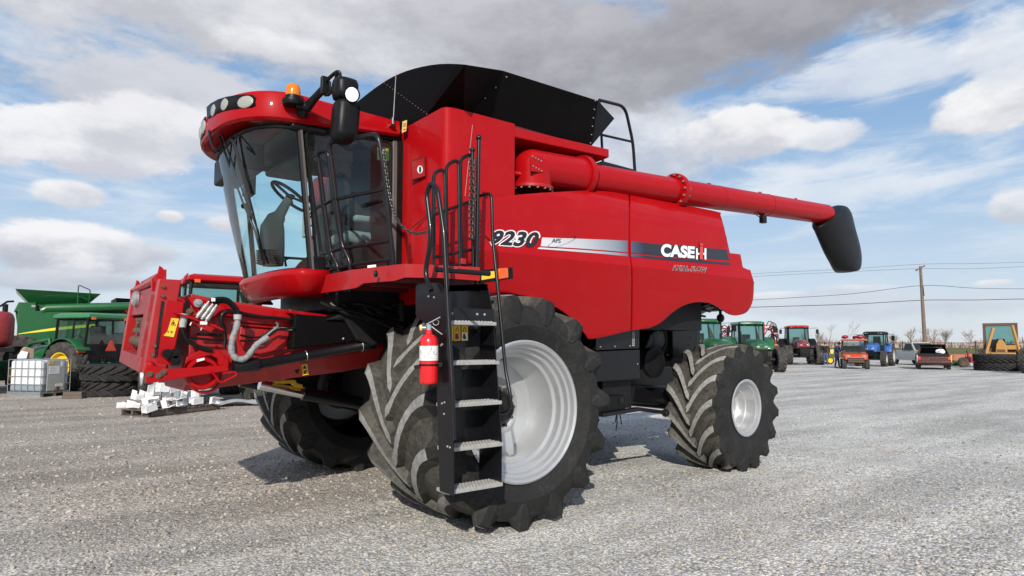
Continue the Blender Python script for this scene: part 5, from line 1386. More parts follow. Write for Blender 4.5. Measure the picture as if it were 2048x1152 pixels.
# couplers, bracket, hoses
mb = MB(); mb.prism(z4([(390, 370), (540, 405), (720, 480), (745, 505), (540, 428), (395, 382)], -.78), (0, .05, 0)); mb.build('coupler_bracket', 'red', FH, smooth=0, bevel=.004)
M['coupler'] = plain('coupler steel', (0.30, 0.30, 0.29), 0.45, metal=0.35, var=0.25, dirt=(0.08, 0.07, 0.06), dscale=30, damt=0.7)
for (a_, b_) in (((548, 400), (612, 318)), ((582, 412), (640, 335)), ((612, 424), (668, 342))):
    p0, p1 = z4([a_, b_], -.80); d_ = (p1 - p0)
    mb = MB(); mb.tube([p0 - d_ * .10, p0, p0 + d_ * .02, p0 + d_ * .35, p0 + d_ * .36, p0 + d_ * .62, p0 + d_ * .63, p1, p1 + d_ * .02, p1 + d_ * .3], [.012, .012, .021, .021, .017, .017, .022, .022, .013, .013], 12); mb.build('coupler', 'coupler', FH)
mb = MB(); mb.box(z4([(590, 445)], -.81)[0], (.05, .02, .025)); mb.build('coupler_tag', 'label_white', FH, smooth=0)
for (a_, b_) in (((505, 440), (495, 462)), ((578, 478), (570, 497))):
    mb = MB(); mb.tube(z4([a_, b_], -.80), .007, 6); mb.build('coupler_pin', 'steel', FH)
for k_, pth in enumerate((((625, 305), (650, 280), (700, 270), (755, 276), (800, 310), (830, 350), (840, 395)), ((650, 322), (680, 290), (720, 285), (765, 296), (805, 330), (825, 365), (830, 400)), ((675, 330), (700, 300), (735, 296), (770, 310), (800, 340), (815, 370), (820, 405)))):
    mb = MB(); mb.tube(smoothpath([tuple(p) for p in z4(pth, -.80 + .015 * k_)], 5), .0135, 10); mb.build('hydraulic_hose', 'plastic', FH)
mb = MB(); mb.box(z4([(658, 281)], -.81)[0], (.03, .03, .03)); mb.build('hose_clip', 'label_white', FH, bevel=.004)
wp = [(832, 390), (830, 430), (822, 480), (800, 540), (788, 600), (792, 655), (815, 690), (850, 702), (890, 690), (925, 650), (960, 605), (1000, 572), (1045, 545)]
mb = MB(); ps = smoothpath([tuple(p) for p in z4(wp, -.83)], 5); rr_ = [.0265 + .0012 * math.sin(i * 2.1) + .002 * math.sin(i * .9) for i in range(len(ps))]
mb.tube(ps, rr_, 14); mb.build('hose_sleeve', 'hose_wrap', FH, smooth=60)
mb = MB(); mb.tube(z4([(832, 385), (831, 420)], -.83), .033, 14); mb.build('sleeve_clamp', 'light_grey', FH)
for dy in (0, 12, 24):
    mb = MB(); mb.tube(smoothpath([tuple(p) for p in z4([(1030, 548 - dy), (1070, 510 - dy * .5), (1105, 480), (1115, 455), (1100, 440)] if dy < 20 else [(1035, 545), (1075, 520), (1120, 490), (1180, 485), (1230, 480)], -.82)], 5), .010, 8); mb.build('hydraulic_hose', 'hose_wrap' if dy == 12 else 'plastic', FH)
mb = MB(); mb.tube(z4([(1085, 480), (1225, 490)], -.76), .014, 8); mb.build('steel_pipe', 'steel', FH)
for pth, r_, y in ((((800, 378), (760, 366), (722, 385), (715, 430), (735, 490), (742, 560), (735, 620)), .016, -.74), (((845, 372), (900, 385), (1000, 402), (1120, 412), (1235, 425)), .016, -.72),
                   (((470, 545), (560, 555), (650, 562), (740, 565)), .010, -.70), (((545, 525), (640, 528), (720, 532)), .012, -.69), (((850, 530), (920, 545), (985, 545), (1020, 520)), .009, -.73), (((850, 570), (920, 570), (985, 560), (1040, 510), (1100, 480)), .008, -.74),
                   (((440, 470), (450, 520), (480, 570), (540, 605), (600, 630), (650, 640)), .018, -.73)):
    mb = MB(); mb.tube(smoothpath([tuple(p) for p in z4(pth, y)], 5), r_, 8); mb.build('hydraulic_hose', 'plastic', FH)
mb = MB(); mb.tube(z4([(455, 380), (447, 440), (443, 480)], -.72), [.03, .028, .022], 12); mb.tube(z4([(443, 430), (441, 475)], -.725), .026, 12); mb.build('plug_socket', 'light_grey', FH)
for u, v_, r_ in ((548, 305, .035), (490, 365, .028), (1195, 360, .016)):
    p_ = z4([(u, v_)], FY - .075)[0]; mb = MB(); mb.cyl(p_, p_ + Vector((0, -.02, 0)), r_, n=20); mb.cyl(p_ + Vector((0, -.02, 0)), p_ + Vector((0, -.04, 0)), r_ * .5, n=6); mb.build('shaft_nut', 'rust' if r_ < .03 else 'steel', FH)
# black guard and drive shaft tube
mb = MB(); mb.prism(z4([(1236, 382), (1480, 398), (1560, 404), (1610, 470), (1662, 560), (1640, 580), (1210, 632)], -.80), (0, .14, 0)); GB = mb.build('drive_guard', 'black_sheet', FH, smooth=0, bevel=.015)
mb = MB(); mb.ell(z4([(1577, 556)], -.805)[0], .012, 8); mb.build('guard_bolt', 'bolt', GB)
s0, s1, s2, s3 = z4([(800, 752), (985, 735), (1690, 608), (1790, 590)], -.76)
mb = MB(); mb.tube([s0, s0.lerp(s1, .9), s1, s1.lerp(s2, .02), s2, s2.lerp(s3, .1), s3], [.060, .062, .054, .044, .044, .054, .054], 24); SH = mb.build('drive_shaft_tube', 'black', FH, smooth=40)
mb = MB(); mb.lathe([(.046, -.004), (.048, 0), (.046, .004)], s1.lerp(s2, .44), (s2 - s1).normalized(), 24); mb.lathe([(.055, -.004), (.058, 0), (.055, .004)], s2.lerp(s3, .12), (s2 - s1).normalized(), 24); mb.build('shaft_clamp', 'steel', SH)
mb = MB(); mb.add(z4([(1282, 740), (1322, 732), (1332, 808), (1290, 816)], FY - .02), [(0, 1, 2, 3)]); LB = mb.build('warning_label', 'label', FH, smooth=0)
mb = MB(); mb.add(z4([(1303, 742), (1318, 766), (1289, 770)], FY - .022), [(0, 1, 2)]); mb.add(z4([(1300, 782), (1322, 776), (1306, 806), (1298, 804)], FY - .022), [(0, 1, 2, 3)]); mb.build('pictogram', 'ink', LB, smooth=0)
mb = MB(); mb.prism(z4([(1235, 778), (1270, 770), (1256, 806)], FY - .03), (0, .03, 0)); mb.build('bracket_tab', 'dark', FH, smooth=0)

# ---- lift cylinder under the feeder
YL = .1
l0, l1, l2 = z4([(985, 880), (1296, 945), (1700, 1010)], YL)
mb = MB(); mb.tube([l0, l1], .052, 20); mb.build('cylinder_rod', 'chrome', CB)
mb = MB(); mb.tube([l1 - (l1 - l0) * .02, l2], .070, 20); LC = mb.build('lift_cylinder', 'black', CB)
mb = MB(); mb.prism(z4([(1100, 852), (1240, 846), (1250, 870), (1290, 880), (1294, 908), (1240, 902), (1225, 872), (1100, 872)], YL - .08), (0, .10, 0)); mb.build('safety_stop', 'yellow', CB, smooth=0, bevel=.005)
# right-hand cylinder and cross tubes
mb = MB(); mb.tube([l0 + Vector((0, .7, 0)), l2 + Vector((0, .7, 0))], .06, 14); mb.build('lift_cylinder', 'black', CB)

# ---- chassis, axles, tanks and boxes under the body
mb = MB(); mb.span(-.30, .30, -1.05, 1.05, .78, 1.35); mb.span(-.55, .45, -.95, .95, 1.30, 2.00); mb.build('front_axle', 'dark', CB, bevel=.04)
for s in (-1, 1):
    mb = MB(); mb.cyl((0, s * 1.0, .992), (0, s * 1.62, .992), .28, .24, n=28); mb.build('final_drive', 'dark', CB)
mb = MB(); mb.span(.3, 4.3, -.72, -.60, 1.35, 1.62); mb.span(.3, 4.3, .60, .72, 1.35, 1.62); mb.span(.3, 1.9, -.95, .95, 1.15, 1.8); mb.build('chassis_rail', 'dark', CB, bevel=.01)
mb = MB(); mb.span(1.0, 3.2, .9, 1.4, .95, 1.9); mb.build('fuel_tank', 'black', CB, bevel=.05)
mb = MB(); mb.prism([(-.9, -.8, 2.05), (.2, -.9, 2.05), (.2, -.9, 1.55), (-.55, -.8, 1.6), (-.95, -.8, 1.85)], (0, 1.6, 0)); mb.build('rotor_housing', 'dark', CB, smooth=0, bevel=.03)
rnd = random.Random(11)
for i in range(12):                                  # hoses and pipes lost in the shade under the cab
    x = -1.3 + .1 * i; mb = MB()
    mb.tube(smoothpath([(x, -.85 + .05 * rnd.random(), 1.95), (x + .1, -.88, 1.85 + .1 * rnd.random()), (x + .35, -.9, 1.75 + .12 * rnd.random()), (x + .7, -.95, 1.6 + .25 * rnd.random())], 5), .012 + .01 * rnd.random(), 8); mb.build('hydraulic_hose', 'plastic', CB)
# boxes under the panel behind the front wheel
yb1 = -1.52
mb = MB(); mb.prism([Y_(x, y, yb1) for x, y in ((1192, 668), (1279, 656), (1279, 697), (1192, 701))], (0, .5, 0)); BX = mb.build('side_box', 'black', CB, smooth=0, bevel=.008)
mb = MB(); mb.prism([Y_(x, y, yb1 - .02) for x, y in ((1191, 703), (1280, 699), (1281, 758), (1192, 764))], (0, .5, 0)); mb.build('side_box', 'black', CB, smooth=0, bevel=.012)
mb = MB(); mb.add([Y_(x, y, yb1 - .003) for x, y in ((1264.5, 664), (1269, 663.5), (1269, 692), (1264.5, 692))], [(0, 1, 2, 3)]); mb.build('label', 'light_grey', BX, smooth=0)
mb = MB()
for i in range(6): 
    mb.add([Y_(x, y, yb1 - .005) for x, y in ((1265.3, 666 + i * 4.2), (1268.2, 666 + i * 4.2), (1268.2, 668 + i * 4.2), (1265.3, 668.6 + i * 4.2))], [(0, 1, 2, 3)])
mb.build('label_print', 'ink', BX, smooth=0)
mb = MB()
for x, y in ((1201, 694), (1230, 693), (1260, 692), (1275, 728)): mb.ell(Y_(x, y, yb1 - .025), .010, 8)
mb.build('box_bolts', 'bolt', BX)
mb = MB(); mb.prism([Y_(x, y, yb1 + .1) for x, y in ((1205, 762), (1262, 759), (1263, 815), (1206, 820))], (0, .3, 0)); mb.build('box_support', 'dark', CB, smooth=0)
mb = MB(); mb.prism([Y_(x, y, yb1) for x, y in ((1197, 794), (1251, 790), (1252, 820), (1200, 827))], (0, .25, 0)); BT = mb.build('battery_box', 'plastic', CB, smooth=0, bevel=.02)
for x in (1213, 1240):
    mb = MB(); mb.prism([Y_(a_, y, yb1 - .012) for a_, y in ((x, 795), (x + 8, 794.5), (x + 8, 806), (x, 807))], (0, .02, 0)); mb.build('box_clasp', 'black', BT, smooth=0)
mb = MB(); mb.bar(Y_(1200, 830, yb1), Y_(1275, 818, yb1), .10, .04); mb.bar(Y_(1275, 818, yb1), Y_(1335, 826, yb1 + .1), .05, .045); mb.ell(Y_(1331, 826, yb1 + .1), .05, 12); mb.build('step_rail', 'black', CB, bevel=.006)
for x0, x1 in ((1233, 1226), (1234, 1232), (1240, 1243)):
    mb = MB(); mb.tube([Y_(x0, 828, yb1 + .1), Y_((x0 + x1) / 2 + 1, 845, yb1 + .1), Y_(x1, 848 if x0 != 1234 else 862, yb1 + .1)], .007, 6); mb.build('hanging_strap', 'rust' if x0 == 1233 else 'plastic', CB)
# residue system, rear axle and steering
mb = MB(); mb.prism([Y_(x, y, -.9) for x, y in ((1290, 700), (1300, 668), (1335, 640), (1400, 628), (1402, 700), (1380, 728), (1300, 740))], (0, 1.8, 0)); mb.build('residue_hood', 'black', CB, smooth=0, bevel=.02)
mb = MB(); mb.prism([Y_(x, y, -.96) for x, y in ((1345, 658), (1396, 654), (1398, 730), (1346, 734))], (0, .06, 0)); HD = mb.build('hood_door', 'black', CB, smooth=0, bevel=.01)
mb = MB(); rnd = random.Random(4)
for x, y in ((1316, 662), (1318, 676), (1322, 690), (1335, 710), (1385, 675), (1382, 690), (1390, 700), (1318, 705)): mb.ell(Y_(x, y, -.98), .010, 8)
mb.build('hood_bolts', 'bolt', HD)
mb = MB(); mb.tube(smoothpath([tuple(Y_(x, y, -1.0)) for x, y in ((1325, 655), (1332, 680), (1326, 700), (1322, 730))], 5), .012, 8); mb.build('hydraulic_hose', 'plastic', CB)
mb = MB(); mb.lathe([(.20, 0), (.20, -.06), (.17, -.07), (.08, -.05), (0, -.05)], Y_(1303, 725, -.95), (0, 1, 0), 32); mb.build('chopper_pulley', 'dark', CB)
mb = MB(); mb.span(3.60, 3.98, -1.15, 1.15, .68, .95); mb.span(3.2, 4.4, -.35, .35, .85, 1.3); mb.build('rear_axle', 'black', CB, bevel=.03)
mb = MB(); mb.prism([Y_(x, y, -.75) for x, y in ((1268, 770), (1340, 772), (1345, 812), (1262, 806))], (0, 1.3, 0)); mb.build('belly_guard', 'black', CB, smooth=0, bevel=.03)
for s in (-1, 1):
    mb = MB(); mb.cyl((3.79, s * 1.05, .80), (3.79, s * 1.42, .80), .16, n=20); mb.box((3.79, s * 1.08, .82), (.22, .2, .42)); mb.build('steering_knuckle', 'dark', CB, bevel=.02)
mb = MB(); mb.tube([(3.5, -1.05, .8), (3.5, 1.05, .8)], .03, 8); mb.build('tie_rod', 'dark', CB)
mb = MB(); mb.span(3.2, 4.55, -1.4, 1.4, 2.15, 2.5); mb.span(4.2, 4.6, -1.5, 1.5, 2.05, 2.5); mb.build('spreader_housing', 'dark', CB, bevel=.04)
for i, (x, y) in enumerate(((1360, 625), (1380, 618), (1400, 612), (1350, 635))):
    mb = MB(); mb.tube(smoothpath([tuple(Y_(x - 25, y + 25, -1.3)), tuple(Y_(x, y + 4, -1.35)), tuple(Y_(x + 30, y - 6, -1.3)), tuple(Y_(x + 60, y - 2, -1.2))], 5), .016, 8); mb.build('hydraulic_hose', 'plastic', CB)
mb = MB(); mb.bar(Y_(1398, 626, -1.2), Y_(1428, 611, -1.2), .05, .05); mb.build('gas_strut', 'light_grey', CB)
mb = MB(); p_ = Y_(1441, 636, -1.3); mb.ell(p_, (.06, .05, .06), 14); mb.tube([p_, p_ + Vector((0, 0, .12))], .02, 8); mb.build('rear_work_lamp', 'plastic', CB)

# ================================================================== FIRE EXTINGUISHER ON THE LADDER
et_, eb_ = X_(858, 668, -1.09), X_(857.5, 768, -1.09)
axv = (et_ - eb_).normalized(); er = .068
EXT = thing('fire_extinguisher', 'red fire extinguisher strapped to the outer side of the black combine ladder', 'fire extinguisher', eb_)
Rz = Vector((0, 0, 1)).rotation_difference(axv).to_matrix().to_4x4()
H = (et_ - eb_).length
mb = MB(); mb.lathe([(0, 0), (er * .86, 0), (er * .95, .004), (er, .02), (er, H * .84), (er * .94, H * .90), (er * .7, H * .965), (er * .36, H), (er * .34, H + .03), (0, H + .03)], (0, 0, 0), (0, 0, 1), 40); mb.xf(Rz); cyl_ = mb.build('cylinder', M['red_bright'] if 'red_bright' in M else 'red', EXT, smooth=50)
a_view = math.atan2((CAM - eb_).y, (CAM - eb_).x)
mb = MB(); mb.lathe([(er + .0012, H * .47), (er + .0012, H * .76)], (0, 0, 0), (0, 0, 1), 30, a0=0, a1=2 * PI); mb.xf(Rz); lab = mb.build('paper_label', 'label_white', cyl_, smooth=60)
mb = MB(); rnd = random.Random(9)
for i in range(46):
    a = a_view + (rnd.random() - .5) * 2.2; h0 = H * (.49 + .25 * rnd.random()); wa, hh = .05 + .16 * rnd.random(), .003 + .004 * (rnd.random() < .2)
    if i < 6: wa, hh = .14, .022
    q_ = [(a, h0), (a + wa, h0), (a + wa, h0 + hh), (a, h0 + hh)]
    mb.add([(math.cos(t_) * (er + .0022), math.sin(t_) * (er + .0022), z) for t_, z in q_], [(0, 1, 2, 3)])
mb.xf(Rz); mb.build('label_print', 'grey', lab, smooth=0)
mb = MB(); mb.cyl((0, 0, H + .02), (0, 0, H + .07), .022, n=16)
vx = RT * .8; vx = Vector((vx.x, vx.y, 0)).normalized()
mb.cyl(Vector((0, 0, H + .045)) - vx * .02, Vector((0, 0, H + .045)) - vx * .055, .017, n=14); mb.xf(Rz); VB = mb.build('valve_body', 'chrome', EXT)
mb = MB(); mb.cyl(Vector((0, 0, H + .045)) - vx * .05, Vector((0, 0, H + .045)) - vx * .066, .024, n=18); mb.xf(Rz); mb.build('pressure_gauge', 'label_pale', VB)
mb = MB(); mb.bar(Vector((0, 0, H + .07)) - vx * .02, Vector((0, 0, H + .125)) + vx * .085, .024, .010); mb.xf(Rz); mb.build('lever', 'chrome', VB, bevel=.003)
mb = MB(); mb.bar(Vector((0, 0, H + .065)) + vx * .005, Vector((0, 0, H - .005)) + vx * .10, .024, .010); mb.xf(Rz); mb.build('carry_handle', 'chrome', VB, bevel=.003)
mb = MB(); mb.tube([Vector((0, 0, H + .085)) + vx * (.05 + .022 * math.cos(a)) + Vector((0, 0, .02 * math.sin(a))) for a in [2 * PI * i / 14 for i in range(14)]], .002, 5, closed=True); mb.xf(Rz); mb.build('pull_pin', 'steel', VB)
mb = MB(); mb.lathe([(er + .001, H * .365), (er + .005, H * .365), (er + .005, H * .40), (er + .001, H * .40)], (0, 0, 0), (0, 0, 1), 32); mb.bar(Vector((0, 0, H * .385)) - vx * .075 + Vector((0, -.03, -.01)), Vector((0, 0, H * .385)) - vx * .12 + Vector((0, -.03, -.02)), .02, .03)
mb.bar(Vector((0, 0, H * .385)), Vector((0, 0, H * .385)) + vx * .10, .02, .03); mb.xf(Rz); mb.build('strap', 'plastic', EXT)
# ================================================================== OTHER MACHINES: builders
def heading(x, deg):                 # facing the camera turned by deg towards image right
    r_ = ray(x, 690); f = Vector((r_.x, r_.y, 0)).normalized(); s = Vector((f.y, -f.x, 0))
    d_ = -f * math.cos(rad(deg)) + s * math.sin(rad(deg)); return math.atan2(d_.y, d_.x)
TYC = {}
def far_wheel(par, R, w_, Rr, loc, side, rim='silver', N=18, seg=40):
    key = (R, w_, Rr, side)
    if key not in TYC:
        TYC[key] = tyre_mb(R, w_, Rr, N, R * .05, w_ * .06, .35, seg, flip=1 if side < 0 else -1, flat=.02)
    mb = MB(); hw = w_ / 2
    mb.lathe([(Rr + .01, -hw * .9), (Rr + .015, -hw * .94), (Rr - .02, -hw * .9), (Rr - .05, -hw * .35), (Rr * .45, -hw * .30), (Rr * .40, -hw * .5), (0, -hw * .5)], n=32)
    wh = mb.build('wheel', rim, par, smooth=35); wh.location = loc; wh.rotation_euler = (0, 0, PI if side > 0 else 0)
    t = TYC[key]
    if isinstance(t, MB):
        o = t.build('tyre', ['tyre_far', 'tyre_far', 'tyre_far'], wh, smooth=30); TYC[key] = o
    else:
        o = t.copy(); COL.objects.link(o); o.parent = wh
    return wh
def tractor(name, label, loc, rz, P, group=None):
    T = thing(name, label, 'tractor', loc, rz, group)
    g_ = lambda k_, d_: P.get(k_, d_)
    L = g_('L', 2.9); Rr, wr, Rf, wf = g_('Rr', .95), g_('wr', .62), g_('Rf', .72), g_('wf', .48); tr, tf = g_('tr', .98), g_('tf', .98)
    body, roof, rim = g_('body', 'green'), g_('roof', 'green'), g_('rim', 'deere_yellow')
    for s in (-1, 1):
        far_wheel(T, Rr, wr, Rr * .58, (0, s * tr, Rr - .02), s, rim); far_wheel(T, Rf, wf, Rf * .52, (L, s * tf, Rf - .02), s, rim)
    mb = MB(); mb.span(-.35, .5, -.55, .55, .55, 1.25); mb.span(.4, L + .25, -.30, .30, .65, 1.2); mb.cyl((0, -tr, Rr), (0, tr, Rr), .16, n=14); mb.cyl((L, -tf, Rf), (L, tf, Rf), .12, n=12); mb.build('chassis', 'dark', T, bevel=.03)
    hx0, hx1, hw, hz0, hz1 = g_('hood', (1.15, L + .55, .42, 1.15, 1.75))
    mb = MB(); rg = []
    for k_ in range(9):
        t_ = k_ / 8; x = hx0 + (hx1 - hx0) * t_; ww = hw * (1 - .18 * t_ ** 2); top = hz1 - (.30 * (hz1 - hz0)) * t_ ** 2.2; 
        if k_ == 8: ww *= .86; top -= .08
        rg.append([Vector((x, y * ww, z)) for y, z in ((-1, hz0), (-1.02, hz0 + .4 * (top - hz0)), (-.9, hz0 + .8 * (top - hz0)), (-.55, top), (.55, top), (.9, hz0 + .8 * (top - hz0)), (1.02, hz0 + .4 * (top - hz0)), (1, hz0))])
    mb.loft(rg); HO = mb.build('hood', body, T, smooth=45, bevel=.02)
    xf_ = hx1 + .012; zt_ = rg[-1][3].z
    mb = MB(); mb.prism([(xf_, -hw * .66, .78), (xf_, hw * .66, .78), (xf_, hw * .72, zt_ - .28), (xf_, -hw * .72, zt_ - .28)], (-.3, 0, 0)); GR = mb.build('grille', 'plastic', T, smooth=0, bevel=.02)
    mb = MB()
    for i in range(7): mb.span(xf_, xf_ + .012, -hw * .6, hw * .6, .84 + i * .055, .86 + i * .055)
    mb.build('grille_bars', 'dark', GR, smooth=0)
    for s in (-1, 1):
        mb = MB(); mb.ell((xf_ - .01, s * hw * .48, zt_ - .16), (.03, hw * .26, .055), 12); mb.build('headlight', 'lens', HO, smooth=60)
    if g_('weights', True):
        mb = MB()
        for i in range(9): mb.span(hx1 + .05, hx1 + .35, -.36 + i * .08, -.30 + i * .08, .62, .95)
        mb.build('front_weights', 'dark', T, bevel=.015)
    cx0, cx1, cw, cz0, cz1 = g_('cab', (-.65, 1.05, .80, 1.15, 2.72)); ci = .10
    cb = [Vector((cx0, -cw, cz0)), Vector((cx1, -cw * .88, cz0)), Vector((cx1, cw * .88, cz0)), Vector((cx0, cw, cz0))]
    ctp = [Vector((cx0 - .05, -cw + ci, cz1)), Vector((cx1 - .12, -cw + ci, cz1)), Vector((cx1 - .12, cw - ci, cz1)), Vector((cx0 - .05, cw - ci, cz1))]
    mb = MB()
    for a_, b_ in zip(cb, ctp): mb.tube([a_, b_], .045, 8)
    for i in range(4): mb.tube([cb[i], cb[(i + 1) % 4]], .05, 6); mb.tube([ctp[i], ctp[(i + 1) % 4]], .045, 6)
    for s in (0, 1):
        q0, q1 = (cb[0].lerp(cb[1], .45), ctp[0].lerp(ctp[1], .45)) if s == 0 else (cb[3].lerp(cb[2], .45), ctp[3].lerp(ctp[2], .45)); mb.tube([q0, q1], .03, 6)
    CF = mb.build('cab_frame', g_('frame', 'plastic'), T)
    for i in range(4):
        mb = MB(); mb.add([cb[i], cb[(i + 1) % 4], ctp[(i + 1) % 4], ctp[i]], [(0, 1, 2, 3)]); mb.build('window', 'far_glass', CF, smooth=0)
    mb = MB(); rv = lambda g0, z: [Vector((x, y, z)) for x, y in ((cx0 - .16 - g0, -cw + .02 - g0), (cx1 + .06 + g0, -cw + .06 - g0), (cx1 + .16 + g0, -cw * .5), (cx1 + .16 + g0, cw * .5), (cx1 + .06 + g0, cw - .06 + g0), (cx0 - .16 - g0, cw - .02 + g0))]
    mb.loft([rv(-.05, cz1 - .01), rv(.02, cz1 + .03), rv(0, cz1 + .14), rv(-.14, cz1 + .20)]); RF_ = mb.build('cab_roof', roof, T, smooth=30, bevel=.02)
    for y in (-.55, -.38, .38, .55):
        mb = MB(); mb.ell((cx1 + .15, y * cw / .8, cz1 + .06), (.03, .06, .035), 10); mb.build('work_lamp', 'lens', RF_, smooth=60)
    for s in (-1, 1):
        mb = MB(); mb.box((cx0 - .17, s * cw * .75, cz1 + .0), (.05, .14, .09)); mb.build('marker_lamp', 'orange_lens', RF_, bevel=.01)
        mb = MB(); mb.lathe([(Rr + .09, -wr * .5), (Rr + .11, -wr * .45), (Rr + .11, wr * .45), (Rr + .09, wr * .5)], (0, s * (tr - .05), Rr), (0, 1, 0), 20, a0=rad(35), a1=rad(165)); fd = mb.build('fender', g_('fender', body), T, smooth=40, solid=.03)
        mb = MB(); mb.box((-Rr * .78, s * (tr - .02), Rr * 1.62), (.08, .30, .13)); mb.build('tail_lamp', 'orange_lens', fd, bevel=.03)
        if g_('mirrors', True):
            mb = MB(); mb.tube([(cx1, s * cw * .9, cz1 - .05), (cx1 + .15, s * (cw + .55), cz1 - .02), (cx1 + .15, s * (cw + .55), cz1 - .15)], .016, 6); mb.box((cx1 + .15, s * (cw + .55), cz1 - .32), (.07, .20, .36)); mb.build('mirror', 'plastic', T, bevel=.03)
    mb = MB(); mb.span(cx0 - .06, cx0 + .02, -cw + .04, cw - .04, cz0 - .1, cz0 + .50); mb.build('rear_panel', 'dark', T, smooth=0, bevel=.02)
    mb = MB(); mb.box((.05, 0, 1.45), (.5, .5, .15)); mb.box((-.22, 0, 1.85), (.14, .5, .75)); mb.build('seat', 'dark', T, bevel=.04)
    mb = MB(); mb.tube([Vector((.72 + .1 * math.sin(a), .2 * math.cos(a), 1.72 + .17 * math.sin(a))) for a in [2 * PI * i / 18 for i in range(18)]], .018, 6, closed=True); mb.tube([(1.0, 0, 1.3), (.72, 0, 1.72)], .04, 8); mb.build('steering_wheel', 'plastic', T)
    if g_('exhaust', True):
        ex = g_('exhaust_at', (cx1 + .10, -cw - .02)); mb = MB(); mb.tube([(ex[0], ex[1], 1.3), (ex[0], ex[1], 1.4), (ex[0], ex[1], 2.35), (ex[0], ex[1], 2.4), (ex[0], ex[1], cz1 + .1)], [.06, .095, .095, .05, .05], 12); mb.build('exhaust', g_('ex_m', 'plastic'), T)
    mb = MB()
    for i in range(4): mb.span(.45 + .08 * i, .95 + .02 * i, -cw - .28, -cw - .02, .42 + .24 * i, .45 + .24 * i)
    mb.build('cab_steps', 'dark', T, bevel=.01)
    return T
GREEN = dict(hood=(1.1, 3.35, .46, 1.15, 1.92), L=2.8, tr=1.0, tf=.95)
# ---- tractors on the right
RED = dict(body='maroon', roof='red', rim='silver', L=3.0, Rr=1.0, wr=.62, Rf=.78, wf=.55, tr=1.12, tf=1.12, hood=(1.15, 3.6, .50, 1.25, 2.02), cab=(-.7, 1.05, .85, 1.2, 2.98), fender='plastic')
tractor('tractor', 'maroon tractor with red roof and two wide mirrors, left of the orange utility vehicle', ground_at(1592, 54), heading(1592, 9), RED)
GT = tractor('tractor', 'green tractor with dark exhaust stack facing the camera, just behind the combine rear wheel', ground_at(1493, 40), heading(1493, 14), dict(GREEN, Rr=.98, tr=1.15, tf=1.08, exhaust_at=(1.25, -.72), cab=(-.65, 1.05, .82, 1.15, 2.80)))
dup(GT, ground_at(1402, 36), heading(1402, 24), 'green tractor mostly hidden under the rear arch of the red combine')
dup(GT, ground_at(2146, 36), heading(2146, -20), 'green tractor with a yellow wheel cut by the right edge of the photo')
tractor('tractor', 'blue tractor parked behind the orange utility vehicle', ground_at(1751, 49), heading(1751, -10), dict(body='blue', roof='dark', fender='blue', rim='light_grey', L=2.2, Rr=.80, wr=.50, Rf=.58, wf=.38, tr=.92, tf=.85, hood=(1.0, 2.65, .42, 1.05, 1.72), cab=(-.5, .95, .74, 1.05, 2.38), weights=False, exhaust=False))
# ---- tractors on the left
GL = tractor('tractor', 'green loader tractor seen from behind with orange triangle, left of the combine feeder', ground_at(188, 22.3), heading(188, 180 + 37), dict(GREEN, tr=.92, tf=.85, L=2.35, hood=(1.0, 2.9, .40, 1.05, 1.62), Rr=.84, wr=.50, Rf=.60, wf=.36, cab=(-.62, .90, .80, 1.10, 2.45), roof='green_pale', weights=False, exhaust=False, mirrors=False))
mb = MB()
for s in (-1, 1):
    mb.tube([(1.1, s * .62, 1.05), (1.25, s * .62, 1.75), (2.2, s * .62, 1.62), (3.5, s * .62, .75)], .07, 8); mb.tube([(1.3, s * .62, 1.0), (2.5, s * .62, 1.25)], .045, 8)
mb.build('loader_arm', 'green', GL)
mb = MB(); mb.prism([(3.5, -.95, .3), (3.5, .95, .3), (3.5, .95, 1.0), (3.5, -.95, 1.0)], (.5, 0, 0)); mb.build('loader_bucket', 'green_dark', GL, smooth=0, bevel=.02)
mb = MB(); tz = 1.36; mb.prism([(-.86, -.20, tz), (-.86, .20, tz), (-.86, .03, tz + .36), (-.86, -.03, tz + .36)], (-.01, 0, 0)); TRI = mb.build('warning_triangle', 'decal_red', GL, smooth=0)
mb = MB(); mb.prism([(-.872, -.15, tz + .025), (-.872, .15, tz + .025), (-.872, 0, tz + .31)], (-.004, 0, 0)); mb.build('triangle_center', M['orange'], TRI, smooth=0)
mb = MB(); mb.span(-.62, -.45, -.75, .75, .9, 1.35); mb.tube([(-.4, -.4, .6), (-.9, -.35, .55)], .04, 8); mb.tube([(-.4, .4, .6), (-.9, .35, .55)], .04, 8); mb.tube([(-.5, -.3, 1.0), (-.85, 0, .95), (-.5, .3, 1.0)], .03, 8); mb.build('hitch', 'green_dark', GL)
mb = MB()
for i in range(6): mb.tube(smoothpath([(-.63, -.2 + .08 * i, 1.15), (-.8, -.2 + .09 * i, 1.1), (-.78, -.22 + .1 * i, .9)], 4), .014, 6)
mb.build('remote_hoses', 'plastic', GL)
tractor('tractor', 'green tractor cut off by the left edge of the photo', ground_at(-118, 20.0), heading(-118, 180 - 8), dict(GREEN, tr=.92, tf=.85, L=2.35, hood=(1.0, 2.9, .40, 1.05, 1.62), Rr=.90, wr=.55, Rf=.60, wf=.36, cab=(-.62, .90, .70, 1.10, 2.45), rim='dark', weights=False, exhaust=False, mirrors=False))
tractor('tractor', 'red roofed tractor with dark cab frame standing behind the combine feeder', ground_at(432, 17.6), heading(432, 180 + 12), dict(RED, body='red', cab=(-.7, 1.05, .88, 1.2, 3.22), mirrors=True, exhaust_at=(1.2, .95)))

